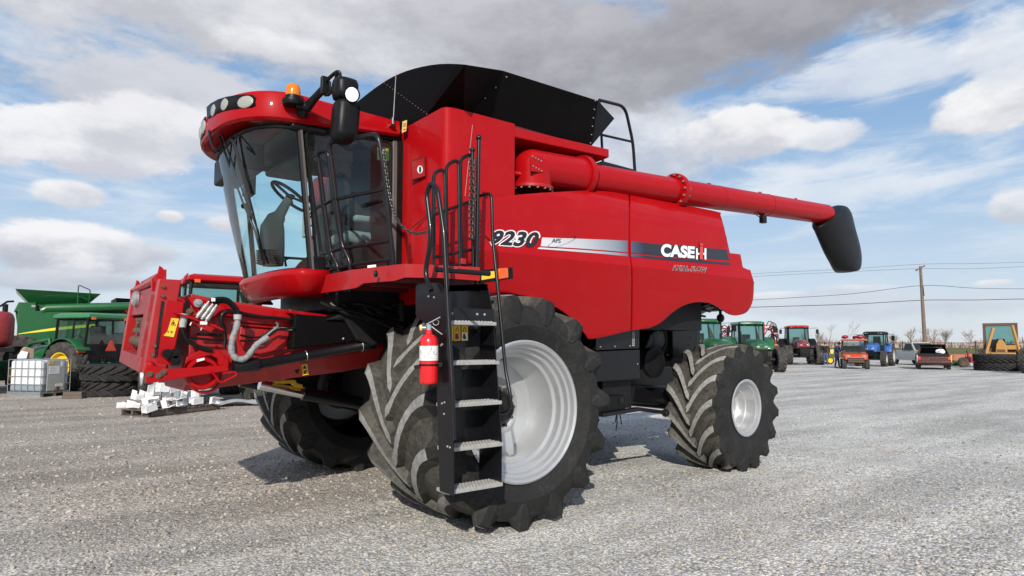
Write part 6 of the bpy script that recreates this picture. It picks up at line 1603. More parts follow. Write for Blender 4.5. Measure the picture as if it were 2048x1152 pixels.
# ---- green combine behind
def green_combine(loc, rz, label):
    G = thing('combine_harvester', label, 'combine harvester', loc, rz, 'green combine harvesters')   # +x to its rear, its left side towards -y
    def pr(name, m, pts, y0, dy, bev=.02, par=None):
        mb = MB(); mb.prism([(x, y0, z) for x, z in pts], (0, dy, 0)); return mb.build(name, m, par or G, smooth=0, bevel=bev)
    pr('body', 'green_dark', [(-.3, 1.1), (4.6, 1.3), (4.8, 2.4), (4.0, 3.0), (-.6, 3.0)], -1.35, 2.7)
    SPn = pr('side_panel', 'green', [(-.5, 1.55), (.3, 1.75), (.9, 1.35), (2.6, 1.25), (3.3, 1.55), (4.2, 1.65), (4.75, 1.85), (4.9, 2.5), (4.2, 3.0), (-.5, 3.05)], -1.62, .2)
    mb = MB(); mb.loft([[(x, -1.628, z) for x, z in smoothpath([(-.45, 2.05), (.6, 2.28), (1.8, 2.46), (3.2, 2.56), (4.8, 2.58)], 5)], [(x, -1.628, z) for x, z in smoothpath([(-.45, 2.02), (.6, 2.17), (1.8, 2.33), (3.2, 2.43), (4.8, 2.46)], 5)]], closed=False, cap0=False, cap1=False); mb.build('stripe', 'stripe_yellow', SPn, smooth=0)
    pr('panel_seam', 'green_dark', [(1.75, 1.3), (1.765, 1.3), (1.765, 3.02), (1.75, 3.02)], -1.626, .01, 0, SPn)
    pr('tank', 'green', [(-.55, 3.0), (3.2, 3.0), (3.2, 3.35), (-.55, 3.35)], -1.1, 2.2); pr('tank_end', 'green', [(-.65, 3.0), (.1, 3.0), (.1, 3.40), (-.5, 3.40)], -1.5, .8)
    pr('recess_shade', 'green_dark', [(.15, 3.02), (3.6, 3.04), (3.3, 3.34), (.15, 3.34)], -1.16, .1, 0); pr('lower_skirt', 'dark', [(-.3, .95), (4.4, .95), (4.5, 1.6), (-.3, 1.6)], -1.45, .1, 0)  # dark green strip behind the auger stands in for the shade there
    mb = MB(); mb.box((.02, -1.515, 3.25), (.14, .02, .09)); mb.build('lamp', 'lens', G, smooth=0)
    mb = MB(); b_ = [(-.1, -1.1, 3.36), (1.95, -1.1, 3.36), (1.95, 1.1, 3.36), (-.1, 1.1, 3.36)]; t_ = [(-.62, -1.6, 3.97), (2.45, -1.6, 3.90), (2.45, 1.6, 3.90), (-.62, 1.6, 3.97)]
    mb.loft([b_, t_], cap0=False, cap1=False); mb.build('tank_extension', 'green', G, smooth=0, solid=.02)
    mb = MB(); mb.tube([(.35, -1.45, 3.05), (.5, -1.5, 3.16), (4.4, -1.55, 3.42)], [.2, .2, .19], 20); mb.build('unloading_auger', 'green', G)
    mb = MB(); mb.tube([(4.35, -1.55, 3.42), (4.7, -1.55, 3.42), (4.9, -1.55, 3.30), (4.95, -1.55, 3.10)], [.22, .23, .22, .16], 16); mb.build('spout', 'plastic', G)
    mb = MB(); mb.tube(fillet([(1.6, -1.5, 3.35), (1.6, -1.65, 4.25), (2.05, -1.65, 4.05), (2.02, -1.5, 3.35)], .08), .025, 8); mb.tube([(1.6, -1.6, 3.75), (2.03, -1.6, 3.6)], .016, 6); mb.build('tank_ladder_rail', 'green', G)
    for x, R, w_, s in ((-.4, 1.0, .9, -1), (-.4, 1.0, .9, 1), (3.9, .72, .55, -1), (3.9, .72, .55, 1)): far_wheel(G, R, w_, R * .52, (x, s * (1.45 if R > .9 else 1.3), R - .02), s, 'dark' if R > .9 else 'deere_yellow')
    return G
r0 = ray(130, 690); fdir = Vector((r0.x, r0.y, 0)).normalized()
rzc = math.atan2(-fdir.x, fdir.y) + rad(2)              # its side square to the camera
GC = green_combine(ground_at(64, 29.0), rzc, 'green combine harvester with yellow stripe and folded auger behind the loader tractor')
dup(GC, ground_at(610, 31), rzc + rad(-25), 'green combine harvester glimpsed under the cab floor of the red combine')

# ---- red grain cart behind the green spout, red tank at the left edge
GCT = thing('grain_cart', 'red grain cart with black upper rim behind the end of the green auger', 'grain cart', ground_at(300, 36), rzc)
mb = MB(); mb.loft([[(-.8, -.8, 1.0), (.8, -.8, 1.0), (.8, .8, 1.0), (-.8, .8, 1.0)], [(-1.7, -1.3, 3.0), (1.7, -1.3, 3.0), (1.7, 1.3, 3.0), (-1.7, 1.3, 3.0)], [(-1.7, -1.3, 3.5), (1.7, -1.3, 3.5), (1.7, 1.3, 3.5), (-1.7, 1.3, 3.5)]]); mb.build('hopper', 'red', GCT, smooth=0, bevel=.03)
mb = MB(); mb.loft([[(-1.72, -1.32, 3.5), (1.72, -1.32, 3.5), (1.72, 1.32, 3.5), (-1.72, 1.32, 3.5)], [(-1.8, -1.4, 4.05), (1.8, -1.4, 3.95), (1.8, 1.4, 3.95), (-1.8, 1.4, 4.05)]]); mb.build('rim_sheet', 'black_sheet', GCT, smooth=0)
for s in (-1, 1): far_wheel(GCT, .85, .6, .45, (0, s * 1.3, .83), s, 'dark')
SPT = thing('spray_tank', 'dark red spray tank with black fitting on top at the left edge', 'tank', ground_at(-8, 24), 0)
mb = MB(); mb.lathe([(0, 1.45), (.30, 1.47), (.50, 1.56), (.56, 1.75), (.56, 2.55), (.50, 2.72), (.40, 2.80), (0, 2.84)], (0, 0, 0), (0, 0, 1), 28); mb.build('tank_body', 'red_rust', SPT, smooth=50)
mb = MB(); mb.tube([(-.3, 0, 2.8), (-.25, 0, 3.0), (.1, 0, 3.02), (.3, 0, 3.2), (.5, .0, 3.22)], .04, 8); mb.cyl((.25, 0, 2.75), (.25, 0, 3.1), .09, n=12); mb.build('tank_fitting', 'plastic', SPT)
mb = MB(); mb.span(-.6, .6, -.5, .5, 1.30, 1.45)
for x in (-.5, .5):
    for y in (-.4, .4): mb.span(x - .05, x + .05, y - .05, y + .05, 0, 1.3)
mb.build('tank_stand', 'dark', SPT, bevel=.01)

# ---- IBC tote
IB = thing('liquid_tote', 'white plastic liquid tote in a grey steel cage before the loader tractor', 'tote', ground_at(85, 19.9), heading(85, 42))
mb = MB(); mb.span(-.57, .57, -.47, .47, .17, 1.10); tb = mb.build('tote_tank', 'hdpe', IB, bevel=.07, seg=4)
mb = MB(); mb.span(-.573, .573, -.473, .473, .16, .42); mb.build('liquid_level', 'hdpe_wet', tb, bevel=.06, seg=3)
mb = MB()
for z in (.15, .38, .62, .86, 1.12):
    mb.tube([(-.6, -.5, z), (.6, -.5, z), (.6, .5, z), (-.6, .5, z)], .011, 6, closed=True)
for i in range(6):
    x = -.6 + .24 * i
    for y in (-.5, .5): mb.tube([(x, y, .12), (x, y, 1.13)], .010, 6)
for i in range(1, 5):
    y = -.5 + .2 * i
    for x in (-.6, .6): mb.tube([(x, y, .12), (x, y, 1.13)], .010, 6)
for y in (-.25, .25): mb.tube([(-.6, y, 1.13), (.6, y, 1.13)], .011, 6)
mb.build('cage', 'steel', IB)
mb = MB()
for y in (-.42, 0, .42): mb.span(-.58, .58, y - .05, y + .05, 0, .10)
mb.span(-.6, .6, -.5, .5, .10, .135); mb.build('tote_pallet', 'steel', IB, smooth=0)
mb = MB(); mb.span(.605, .615, -.30, .28, .18, 1.10); pt_ = mb.build('cage_plate', 'grey', IB, smooth=0)
for (y0, y1, z0, z1, m_) in ((-.26, .10, .68, .92, 'label_white'), (-.28, -.10, .97, 1.08, 'label'), (.14, .22, .90, 1.06, 'label_white'), (-.02, .24, .30, .38, 'label_white')):
    mb = MB(); mb.span(.615, .620, y0, y1, z0, z1); lb_ = mb.build('label', m_, pt_, smooth=0)
    mb = MB()
    for i in range(4):
        if z1 - z0 > .09: mb.span(.620, .6215, y0 + .02, y0 + (y1 - y0) * (.5 + .1 * (i % 3)), z1 - .03 - i * (z1 - z0) * .2, z1 - .02 - i * (z1 - z0) * .2)
    if mb.v: mb.build('label_print', 'grey', lb_, smooth=0)
mb = MB(); mb.cyl((.58, .0, .22), (.70, .0, .22), .05, n=14); mb.box((.68, 0, .27), (.05, .12, .04)); mb.build('outlet_valve', 'rust', IB, bevel=.005)
mb = MB(); mb.lathe([(.09, 1.09), (.09, 1.14), (0, 1.15)], (0, 0, 0), (0, 0, 1), 20); mb.build('filler_cap', 'plastic', IB)
FB = thing('cardboard_box', 'torn white and brown cardboard box standing on the rear of the tote', 'box', ground_at(54, 20.3) + Vector((0, 0, 1.14)), heading(54, 20))
mb = MB(); mb.prism([(.05, -.22, .0), (.05, .02, .0), (.02, .06, .20), (-.02, -.10, .24), (0, -.20, .10)], (-.02, 0, 0)); mb.build('white_flap', 'white', FB, smooth=0)
mb = MB(); mb.prism([(.0, -.04, .0), (.0, .22, .0), (-.04, .24, .30), (-.05, .05, .36), (-.03, -.04, .25)], (-.25, 0, 0)); mb.build('brown_panel', plain('brown cardboard', (.30, .22, .15), .9, var=.2), FB, smooth=0)

# ---- tyres lying in stacks, wood block
def flat_tyre(x, d, z, R, w_, label, m='tyre_dark', tilt=(0, 0, 0), Rr=.5, N=18):
    mb = tyre_mb(R, w_, R * Rr, N, R * .05, w_ * .07, .38, 48); mb.xf(Matrix.Rotation(rad(90), 4, 'X'))
    o = mb.build('tyre', [m, m, m], None, smooth=30); p_ = ground_at(x, d); o.location = (p_.x, p_.y, z + w_ / 2); o.rotation_euler = tilt
    tag(o, label, 'tyre', 'tyres lying in stacks'); return o
flat_tyre(236, 20.2, .0, .90, .46, 'black tractor tyre lying flat at the bottom of the stack beside the tote')
flat_tyre(240, 20.2, .465, 1.0, .48, 'black tractor tyre lying flat on top of the stack beside the tote', tilt=(.02, .01, .4))
WB = MB(); p_ = ground_at(156, 18.9); WB.span(-.28, .28, -.14, .14, .0, .10); WB.span(-.26, .26, -.12, .10, .10, .20); o = WB.build('wood_block', 'tan_wood', None, smooth=0, bevel=.01); o.location = p_; o.rotation_euler = (0, 0, heading(156, 60)); tag(o, 'dark timber block on the gravel between the tote and the tyres', 'wood block')

# ---- pallet with white steel brackets
pA_, rzp = ground_at(314, 14.0), 0
lat_ = RT; dB = (-RT * .93 + FWH * .36).normalized(); dC = (RT * .36 + FWH * .93).normalized()
rzp = math.atan2(dC.y, dC.x)
PAL = thing('pallet', 'dark weathered wooden pallet under the heap of white brackets', 'pallet', pA_, rzp)   # +x along dC, +y along dB
LC_, LB_ = 1.86, 1.0
for i in range(4):
    y = .02 + i * (LB_ - .08) / 3; mb = MB(); mb.span(0, LC_, y, y + .045, .022, .122); mb.build('stringer', 'tan_wood', PAL, smooth=0, bevel=.004)
for i in range(11):
    x = i * (LC_ - .11) / 10; mb = MB(); mb.span(x, x + .11, 0, LB_, .124, .146); mb.build('deck_board', 'tan_wood', PAL, smooth=0, bevel=.004)
for i in range(4):
    x = i * (LC_ - .12) / 3; mb = MB(); mb.span(x, x + .12, 0, LB_, .0, .020); mb.build('base_board', 'tan_wood', PAL, smooth=0, bevel=.004)
def bracket_mesh(a, b_, h, t_):
    mb = MB(); mb.span(0, a, 0, b_, 0, t_); mb.span(0, a, 0, t_, t_, h); mb.span(0, a, b_ - t_, b_, t_, h); mb.span(0, t_, t_, b_ - t_, t_, h * .7); return mb
brs = []
for i, dm in enumerate(((.26, .16, .15, .012), (.20, .18, .20, .012), (.32, .15, .12, .012))):
    o = bracket_mesh(*dm).build('steel_bracket', 'white', None, smooth=0, bevel=.004); brs.append(o)
rnd = random.Random(21); k_ = 0
lay = [(i, j, 0) for i in range(7) for j in range(4)] + [(i, j, 1) for i in range(5) for j in range(3)] + [(i, j, 2) for i in range(3) for j in range(2)]
for (i, j, l) in lay:
    o = brs[k_] if k_ < 3 else brs[rnd.randrange(3)].copy()
    if k_ >= 3: COL.objects.link(o)
    k_ += 1
    x = .06 + i * .245 + l * .20 + rnd.uniform(-.04, .04); y = .06 + j * .235 + l * .10 + rnd.uniform(-.04, .04)
    if l == 0 and i == 0 and j == 3: x, y = -.05, .98
    o.location = pA_ + dC * x + dB * y + Vector((0, 0, .15 + l * .165 + rnd.uniform(0, .03)))
    o.rotation_euler = (rnd.uniform(-.22, .22) + rnd.choice((0, 0, PI / 2)), rnd.uniform(-.22, .22), rzp + rnd.uniform(-.3, .3) + rnd.choice((0, PI / 2, PI)))
    tag(o, 'white steel channel bracket in the jumbled heap on the pallet', 'bracket', 'white brackets heaped on the pallet')
mb = MB(); n_ = 14
vs = [(i / n_ * 1.5, j / n_ * .8, .03 + .07 * abs(math.sin(5.1 * i / n_ + 3 * j / n_)) * abs(math.sin(7 * j / n_ + 1)) * 1.6) for j in range(n_ + 1) for i in range(n_ + 1)]
mb.add(vs, [(j * (n_ + 1) + i, j * (n_ + 1) + i + 1, (j + 1) * (n_ + 1) + i + 1, (j + 1) * (n_ + 1) + i) for j in range(n_) for i in range(n_)])
o = mb.build('plastic_sheet', 'film', None, smooth=0, solid=.003); o.location = ground_at(440, 16.2); o.rotation_euler = (0, 0, rzp - .7); tag(o, 'crumpled grey plastic sheet on the gravel at the end of the pallet', 'plastic sheet')
# ================================================================== UTILITY VEHICLE, CARS, PEOPLE
UT = thing('utility_vehicle', 'small orange utility vehicle with orange roof facing the camera between maroon and blue tractors', 'utility vehicle', ground_at(1706, 43), heading(1706, 4))
for s in (-1, 1):
    for x in (-.95, .95): far_wheel(UT, .33, .26, .17, (x, s * .66, .32), s, 'dark', N=16, seg=28)
mb = MB(); mb.span(-1.5, 1.2, -.55, .55, .35, .62); UCH = mb.build('chassis', 'dark', UT, bevel=.02)
mb = MB(); mb.loft([[(.45, -.72, .62), (.45, .72, .62), (.45, .72, 1.02), (.45, -.72, 1.02)], [(1.0, -.72, .60), (1.0, .72, .60), (1.0, .72, .95), (1.0, -.72, .95)], [(1.32, -.62, .60), (1.32, .62, .60), (1.32, .62, .80), (1.32, -.62, .80)]]); UB = mb.build('hood', 'orange', UT, smooth=0, bevel=.05, seg=3)
mb = MB(); mb.span(-1.55, -.35, -.72, .72, .70, 1.10); mb.build('cargo_bed', 'orange', UT, smooth=0, bevel=.02)
for s in (-1, 1):
    mb = MB(); mb.ell((1.25, s * .45, .84), (.10, .15, .07), 12); mb.build('headlight', 'lens', UB, smooth=60)
mb = MB()
for z in (.45, .58, .72): mb.tube([(1.40, -.45, z), (1.40, .45, z)], .022, 6)
for y in (-.45, -.15, .15, .45): mb.tube([(1.40, y, .42), (1.40, y, .76)], .020, 6)
mb.span(1.34, 1.38, -.42, .42, .45, .72); mb.build('brush_guard', 'rust', UT)
mb = MB()
for s in (-1, 1): mb.tube(fillet([(.55, s * .70, .95), (.30, s * .66, 1.85), (-.75, s * .66, 1.85), (-.85, s * .70, .95)], .12), .03, 8)
mb.tube([(.30, -.66, 1.85), (.30, .66, 1.85)], .03, 8); mb.build('roll_cage', 'plastic', UT)
mb = MB(); mb.add([(.56, -.66, 1.02), (.56, .66, 1.02), (.33, .62, 1.80), (.33, -.62, 1.80)], [(0, 1, 2, 3)]); mb.build('windscreen', 'far_glass', UT, smooth=0)
mb = MB(); mb.loft([[(-.95, -.78, 1.86), (.50, -.80, 1.86), (.50, .80, 1.86), (-.95, .78, 1.86)], [(-.90, -.72, 1.97), (.42, -.74, 1.97), (.42, .74, 1.97), (-.90, .72, 1.97)]]); mb.build('roof', 'orange', UT, smooth=0, bevel=.03)
mb = MB(); mb.span(-.55, .05, -.6, .6, .75, .90); mb.box((-.55, 0, 1.2), (.12, 1.2, .6)); mb.build('bench_seat', 'dark', UT, bevel=.04)
mb = MB(); mb.tube([Vector((.25 + .06 * math.sin(a), .3 + .15 * math.cos(a), 1.2 + .14 * math.sin(a))) for a in [2 * PI * i / 14 for i in range(14)]], .015, 6, closed=True); mb.build('steering_wheel', 'plastic', UT)
def roofload(y, sz, label):
    p_ = Matrix.Rotation(UT.rotation_euler.z, 3, 'Z') @ Vector((-.3, y, 1.985)) + UT.location
    mb = MB(); mb.ell((0, 0, sz[2]), (sz[0], sz[1], sz[2]), 12); mb.v = [(x, y_, max(0, z) + .015 * math.sin(20 * x + 9 * y_)) for x, y_, z in mb.v]; o = mb.build('red_bundle', 'maroon', None, smooth=0); o.location = p_; o.rotation_euler = UT.rotation_euler; tag(o, label, 'bundle')
roofload(-.50, (.2, .22, .12), 'short dark red bundle on the orange roof, nearer the person in blue'); roofload(.38, (.2, .32, .13), 'long dark red bundle on the orange roof, nearer the blue tractor')

def car_body(mb, prof, hw, tuck=.12):
    """lofted body from (x, z_bottom, z_top, half width) stations"""
    mb.loft([[Vector((x, -w_, z0)), Vector((x, -w_ * 1.0, z0 + .6 * (z1 - z0))), Vector((x, -w_ * .93, z1)), Vector((x, w_ * .93, z1)), Vector((x, w_, z0 + .6 * (z1 - z0))), Vector((x, w_, z0))] for x, z0, z1, w_ in prof])
PK = thing('pickup_truck', 'old grey pickup truck with pale roof behind the wrecked car', 'pickup truck', ground_at(1832, 51), heading(1832, 32))
mb = MB(); car_body(mb, [(-2.6, .55, 1.12, .92), (-2.55, .42, 1.14, .95), (-.4, .38, 1.14, .96), (-.35, .38, 1.12, .96), (1.0, .38, 1.12, .96), (2.1, .42, 1.06, .94), (2.45, .45, .98, .88), (2.5, .55, .9, .84)], .96); PB = mb.build('body', 'car_grey', PK, smooth=30, bevel=.03)
mb = MB(); mb.span(-2.5, -.45, -.78, .78, 1.0, 1.16); mb.build('bed_floor', 'dark', PB, smooth=0)
mb = MB(); mb.loft([[(-.42, -.90, 1.12), (1.15, -.90, 1.12), (1.15, .90, 1.12), (-.42, .90, 1.12)], [(-.25, -.74, 1.74), (.50, -.74, 1.74), (.50, .74, 1.74), (-.25, .74, 1.74)]], cap1=True); PC = mb.build('cab', 'car_grey', PK, smooth=0, bevel=.05)
mb = MB(); mb.span(-.28, .52, -.72, .72, 1.735, 1.775); mb.build('roof', 'car_white', PC, smooth=0, bevel=.02)
for pts in ([(1.12, -.78, 1.18), (1.12, .78, 1.18), (.56, .68, 1.70), (.56, -.68, 1.70)], [(-.40, .78, 1.18), (-.40, -.78, 1.18), (-.27, -.68, 1.68), (-.27, .68, 1.68)], [(-.3, -.90, 1.18), (.95, -.90, 1.18), (.48, -.78, 1.68), (-.2, -.78, 1.68)], [(-.3, .90, 1.18), (.95, .90, 1.18), (.48, .78, 1.68), (-.2, .78, 1.68)]):
    mb = MB(); mb.add([Vector(p) * 1.0 + Vector((.03 if abs(p[1]) < .8 and p[0] > .5 else (-.03 if p[0] < -.2 and abs(pts[0][0] - pts[1][0]) < .01 else 0), (.02 if p[1] > 0 else -.02) if abs(pts[0][0] - pts[1][0]) > .01 else 0, 0)) for p in pts], [(0, 1, 2, 3)]); mb.build('window', 'mirror_dark' if False else 'far_glass_dark', PC, smooth=0)
mb = MB(); mb.span(2.5, 2.53, -.6, .6, .62, .88); mb.build('grille', 'rust', PB, smooth=0)
for s in (-1, 1):
    mb = MB(); mb.box((2.5, s * .70, .78), (.06, .22, .15)); mb.build('headlight', 'lens', PB, bevel=.02)
    for x in (-1.6, 1.65): far_wheel(PK, .37, .26, .20, (x, s * .84, .36), s, 'light_grey', N=16, seg=28)
mb = MB(); mb.span(2.52, 2.66, -.90, .90, .42, .58); mb.build('bumper', 'steel', PK, bevel=.03)

WR = thing('wrecked_car', 'wrecked dark maroon car with open tailgate and white side, in front of the grey pickup', 'wrecked car', ground_at(1861, 42.5), heading(1861, 3))
mb = MB(); car_body(mb, [(-2.0, .35, .95, .86), (-1.9, .30, 1.0, .90), (1.0, .28, 1.0, .92), (1.85, .30, .86, .92), (2.0, .36, .80, .88)], .92); WBd = mb.build('body', 'wreck', WR, smooth=30, bevel=.03)
mb = MB()
for s in (-1, 1): mb.loft([[(-1.2, s * .80, 1.0), (1.75, s * .86, .9), (1.75, s * .80, .9), (-1.2, s * .74, 1.0)], [(-.8, s * .66, 1.42), (1.25, s * .68, 1.44), (1.25, s * .62, 1.44), (-.8, s * .60, 1.42)]])
mb.span(-.85, 1.3, -.68, .68, 1.42, 1.47); mb.build('cabin_shell', 'wreck', WBd, smooth=0, bevel=.02)
mb = MB(); mb.span(.2, 1.9, -.80, .80, .80, 1.02); mb.span(-1.0, .3, -.66, .66, .9, 1.40); mb.build('load_bay', 'dark', WBd, smooth=0)
mb = MB(); mb.prism([(1.25, -.70, 1.48), (1.72, -.74, 1.62), (1.74, -.74, 1.58), (1.28, -.70, 1.44)], (0, 1.4, 0)); mb.build('tailgate', 'dark', WBd, smooth=0, bevel=.01)
for s, m_ in ((-1, 'car_white'), (1, 'label_pale')):
    mb = MB(); mb.span(1.5, 1.97, s * .86, s * .935, .45, .92); mb.build('quarter_panel', m_, WBd, smooth=0, bevel=.03)
    mb = MB(); mb.box((1.99, s * .80, .72), (.06, .14, .20)); mb.build('tail_lamp', 'decal_red' if s < 0 else 'orange_lens', WBd, bevel=.02)
    for x in (-1.3, 1.25): far_wheel(WR, .31, .20, .18, (x, s * .80, .30), s, 'dark', N=16, seg=28)
mb = MB(); mb.span(1.98, 2.10, -.90, .90, .40, .56); mb.build('bumper', 'wreck', WR, bevel=.04)
def in_frame(T, p): return Matrix.Rotation(T.rotation_euler.z, 3, 'Z') @ Vector(p) + T.location
mb = MB(); mb.ell((0, 0, .12), (.2, .26, .17), 10); mb.v = [(x + .05 * math.sin(17 * y), y + .04 * math.sin(15 * z), max(0, z + .04 * math.sin(14 * x + 9 * y))) for x, y, z in mb.v]; o = mb.build('plastic_bag', 'white', None, smooth=0); o.location = in_frame(WR, (1.6, .40, 1.02)); tag(o, 'crumpled white bag in the open back of the wrecked car', 'bag')

def person(name, label, loc, rz, skel, mats_z, hair=True):
    """one continuous skinned body; skel: dict joint -> (pos, radius), edges; mats by height"""
    J, E_ = skel; names = list(J); me = bpy.data.meshes.new('body')
    me.from_pydata([J[n][0] for n in names], [(names.index(a_), names.index(b_)) for a_, b_ in E_], [])
    tmp = bpy.data.objects.new('body', me); COL.objects.link(tmp)
    sk = tmp.modifiers.new('skin', 'SKIN'); ly = me.skin_vertices[0].data
    for i, n in enumerate(names):
        ly[i].radius = (J[n][1], J[n][1] * (J[n][2] if len(J[n]) > 2 else 1)); ly[i].use_root = (n == 'pelvis')
    ss = tmp.modifiers.new('sub', 'SUBSURF'); ss.levels = 2; ss.render_levels = 2
    dg = bpy.context.evaluated_depsgraph_get(); m2 = bpy.data.meshes.new_from_object(tmp.evaluated_get(dg))
    bpy.data.objects.remove(tmp); bpy.data.meshes.remove(me)
    T = bpy.data.objects.new(name, m2); COL.objects.link(T); T.location = loc; T.rotation_euler = (0, 0, rz); tag(T, label, 'person')
    m2.materials.clear()
    for _, m_ in mats_z: m2.materials.append(M[m_])
    hands = [Vector(J['hand_l'][0]), Vector(J['hand_r'][0])]; skin_i = len(mats_z) - 1
    for p in m2.polygons:
        p.use_smooth = True; c_ = p.center; idx = 0
        for i, (z, m_) in enumerate(mats_z):
            if c_.z >= z: idx = i
        if min((c_ - h).length for h in hands) < .11: idx = skin_i
        elif idx == 1 and False: pass
        p.material_index = idx
    h = Vector(J['head'][0])
    mb = MB(); mb.ell(h + Vector((-.015, 0, .045)), (.105, .092, .10), 14); mb.v = [p for p in mb.v]; hm = mb.build('hair', 'hair', T, smooth=60)
    mb = MB(); mb.ell(h + Vector((.10, 0, -.01)), (.02, .014, .022), 8); mb.build('nose', 'skin', T)
    for s in (-1, 1):
        mb = MB(); mb.ell(h + Vector((0, s * .082, 0)), (.02, .012, .03), 8); mb.build('ear', 'skin', T)
        mb = MB(); mb.ell(h + Vector((.088, s * .032, .02)), (.01, .014, .008), 8); mb.build('eye', 'ink', T)
    mb = MB(); mb.box(h + Vector((.090, 0, -.055)), (.012, .05, .010)); mb.build('mouth', 'dark_red', T)
    return T
def skeleton(arm_l, arm_r, lean=0.0, step=.10):
    L_ = lean
    J = {'pelvis': ((0, 0, .94), .145, .8), 'waist': ((L_ * .15, 0, 1.10), .14, .75), 'chest': ((L_ * .4, 0, 1.32), .165, .72), 'neckbase': ((L_ * .6, 0, 1.47), .09), 'neck': ((L_ * .7 + .01, 0, 1.53), .055), 'head': ((L_ * .9 + .02, 0, 1.64), .092), 'crown': ((L_ * .95 + .01, 0, 1.72), .07)}
    E_ = [('pelvis', 'waist'), ('waist', 'chest'), ('chest', 'neckbase'), ('neckbase', 'neck'), ('neck', 'head'), ('head', 'crown')]
    for t_, s, arm in (('l', 1, arm_l), ('r', -1, arm_r)):
        st = step * s
        J.update({'hip_' + t_: ((0, s * .10, .88), .105), 'knee_' + t_: ((.03 + st * .5, s * .11, .50), .07), 'ankle_' + t_: ((st, s * .12, .10), .05), 'toe_' + t_: ((st + .16, s * .14, .045), .042)})
        E_ += [('pelvis', 'hip_' + t_), ('hip_' + t_, 'knee_' + t_), ('knee_' + t_, 'ankle_' + t_), ('ankle_' + t_, 'toe_' + t_)]
        sh = Vector((L_ * .5, s * .20, 1.42)); el, wr_ = Vector(arm[0]), Vector(arm[1]); hd = wr_ + (wr_ - el).normalized() * .07
        J.update({'sho_' + t_: (tuple(sh), .075), 'elb_' + t_: (tuple(el), .055), 'wri_' + t_: (tuple(wr_), .038), 'hand_' + t_: (tuple(hd), .035)})
        E_ += [('neckbase', 'sho_' + t_), ('sho_' + t_, 'elb_' + t_), ('elb_' + t_, 'wri_' + t_), ('wri_' + t_, 'hand_' + t_)]
        d_ = (wr_ - el).normalized(); sd = Vector((0, 1, 0)); sd = (sd - d_ * sd.dot(d_)).normalized(); up_ = d_.cross(sd)
        for f_, (o_, ln) in enumerate(((-.030, .070), (-.010, .082), (.010, .086), (.030, .075))):
            b0 = hd + d_ * .03 + up_ * o_; J['f%d_%s' % (f_, t_)] = (tuple(b0), .010); J['g%d_%s' % (f_, t_)] = (tuple(b0 + d_ * ln * .6 - sd * s * .02), .009)
            E_ += [('hand_' + t_, 'f%d_%s' % (f_, t_)), ('f%d_%s' % (f_, t_), 'g%d_%s' % (f_, t_))]
        b0 = hd - d_ * .015 + up_ * .04; J['thumb_' + t_] = (tuple(b0 + d_ * .035 + up_ * .02), .010); E_.append(('hand_' + t_, 'thumb_' + t_))
    return J, E_
person('person', 'person in a blue jacket and dark trousers leaning on the orange utility vehicle', ground_at(1671, 43.6), heading(1671, 75), skeleton(((.16, .24, 1.20), (.38, .16, 1.18)), ((.14, -.24, 1.18), (.36, -.16, 1.12)), .18), [(0, 'ink'), (.09, 'black_cloth'), (.93, 'navy_cloth'), (1.50, 'skin')])
person('person', 'person in a black top and blue jeans standing beside the maroon tractor wheel', ground_at(1649, 50.0), heading(1649, -10), skeleton(((.02, .30, 1.16), (.06, .30, .92)), ((.02, -.30, 1.16), (.06, -.30, .92)), .02), [(0, 'ink'), (.09, 'denim'), (.96, 'black_cloth'), (1.50, 'skin')])

# ================================================================== IMPLEMENTS AND SCRAP ON THE RIGHT
def planter(x, d, rz, label):
    T = thing('folded_implement', label, 'farm implement', ground_at(x, d), rz, None); rnd = random.Random(int(x))
    mb = MB(); mb.bar((-.5, 0, .9), (.5, 0, .9), .16, .16)
    for z in (1.2, 2.0, 2.7): mb.bar((-.42, 0, z), (.42, .05, z + .05), .09, .09)
    mb.bar((-.38, 0, .8), (-.30, 0, 3.05), .10, .10); mb.bar((.32, 0, .8), (.40, 0, 2.95), .10, .10); mb.bar((-.3, 0, 1.3), (.38, 0, 2.2), .07, .07); mb.build('folded_frame', 'red_worn', T, smooth=0)
    for i in range(9):
        mb = MB(); cx_, cz_ = rnd.uniform(-.4, .4), 1.2 + .2 * i; mb.tube([(cx_, -.1, cz_), (cx_ + rnd.uniform(-.3, .3), -.3, cz_ + .1), (cx_ + rnd.uniform(-.35, .35), -.3, cz_ - .2)], .035, 6); mb.lathe([(.14, -.02), (.14, .02), (.10, .02), (.10, -.02)], (cx_ + .1, -.32, cz_), (.3, 1, .2), 14); mb.build('row_unit', 'red_worn', T)
    for i in range(8):
        mb = MB(); cx_, cz_ = rnd.uniform(-.4, .2), rnd.uniform(1.6, 2.9); mb.tube(smoothpath([(cx_, -.3, cz_), (cx_ + .15, -.4, cz_ + .35), (cx_ + .45, -.35, cz_ + .2), (cx_ + .5, -.3, cz_ - .3)], 5), .028, 6); mb.build('hose', 'plastic', T)
    for s in (-1, 1): far_wheel(T, .40, .25, .2, (s * .3, .25, .39), s, 'red_worn', N=14, seg=24)
    mb = MB(); mb.box((.35, -.35, 1.55), (.3, .12, .14)); mb.build('amber_lamp', 'orange_lens', T, bevel=.02)
    return T
fz = math.atan2(-FWH.x, FWH.y)
planter(1536, 46, fz, 'upright folded red implement with black hoses, right of the green tractor cab')
planter(1446, 46, fz, 'upright folded red implement with black hoses, left of the green tractor cab')
flat_tyre(1549, 45.5, 0, .55, .42, 'black tyre lying flat under another, right of the green tractor wheel', Rr=.5)
flat_tyre(1551, 45.5, .43, .50, .40, 'smaller grey tyre on top of the stack right of the green tractor wheel', m='tyre_far')
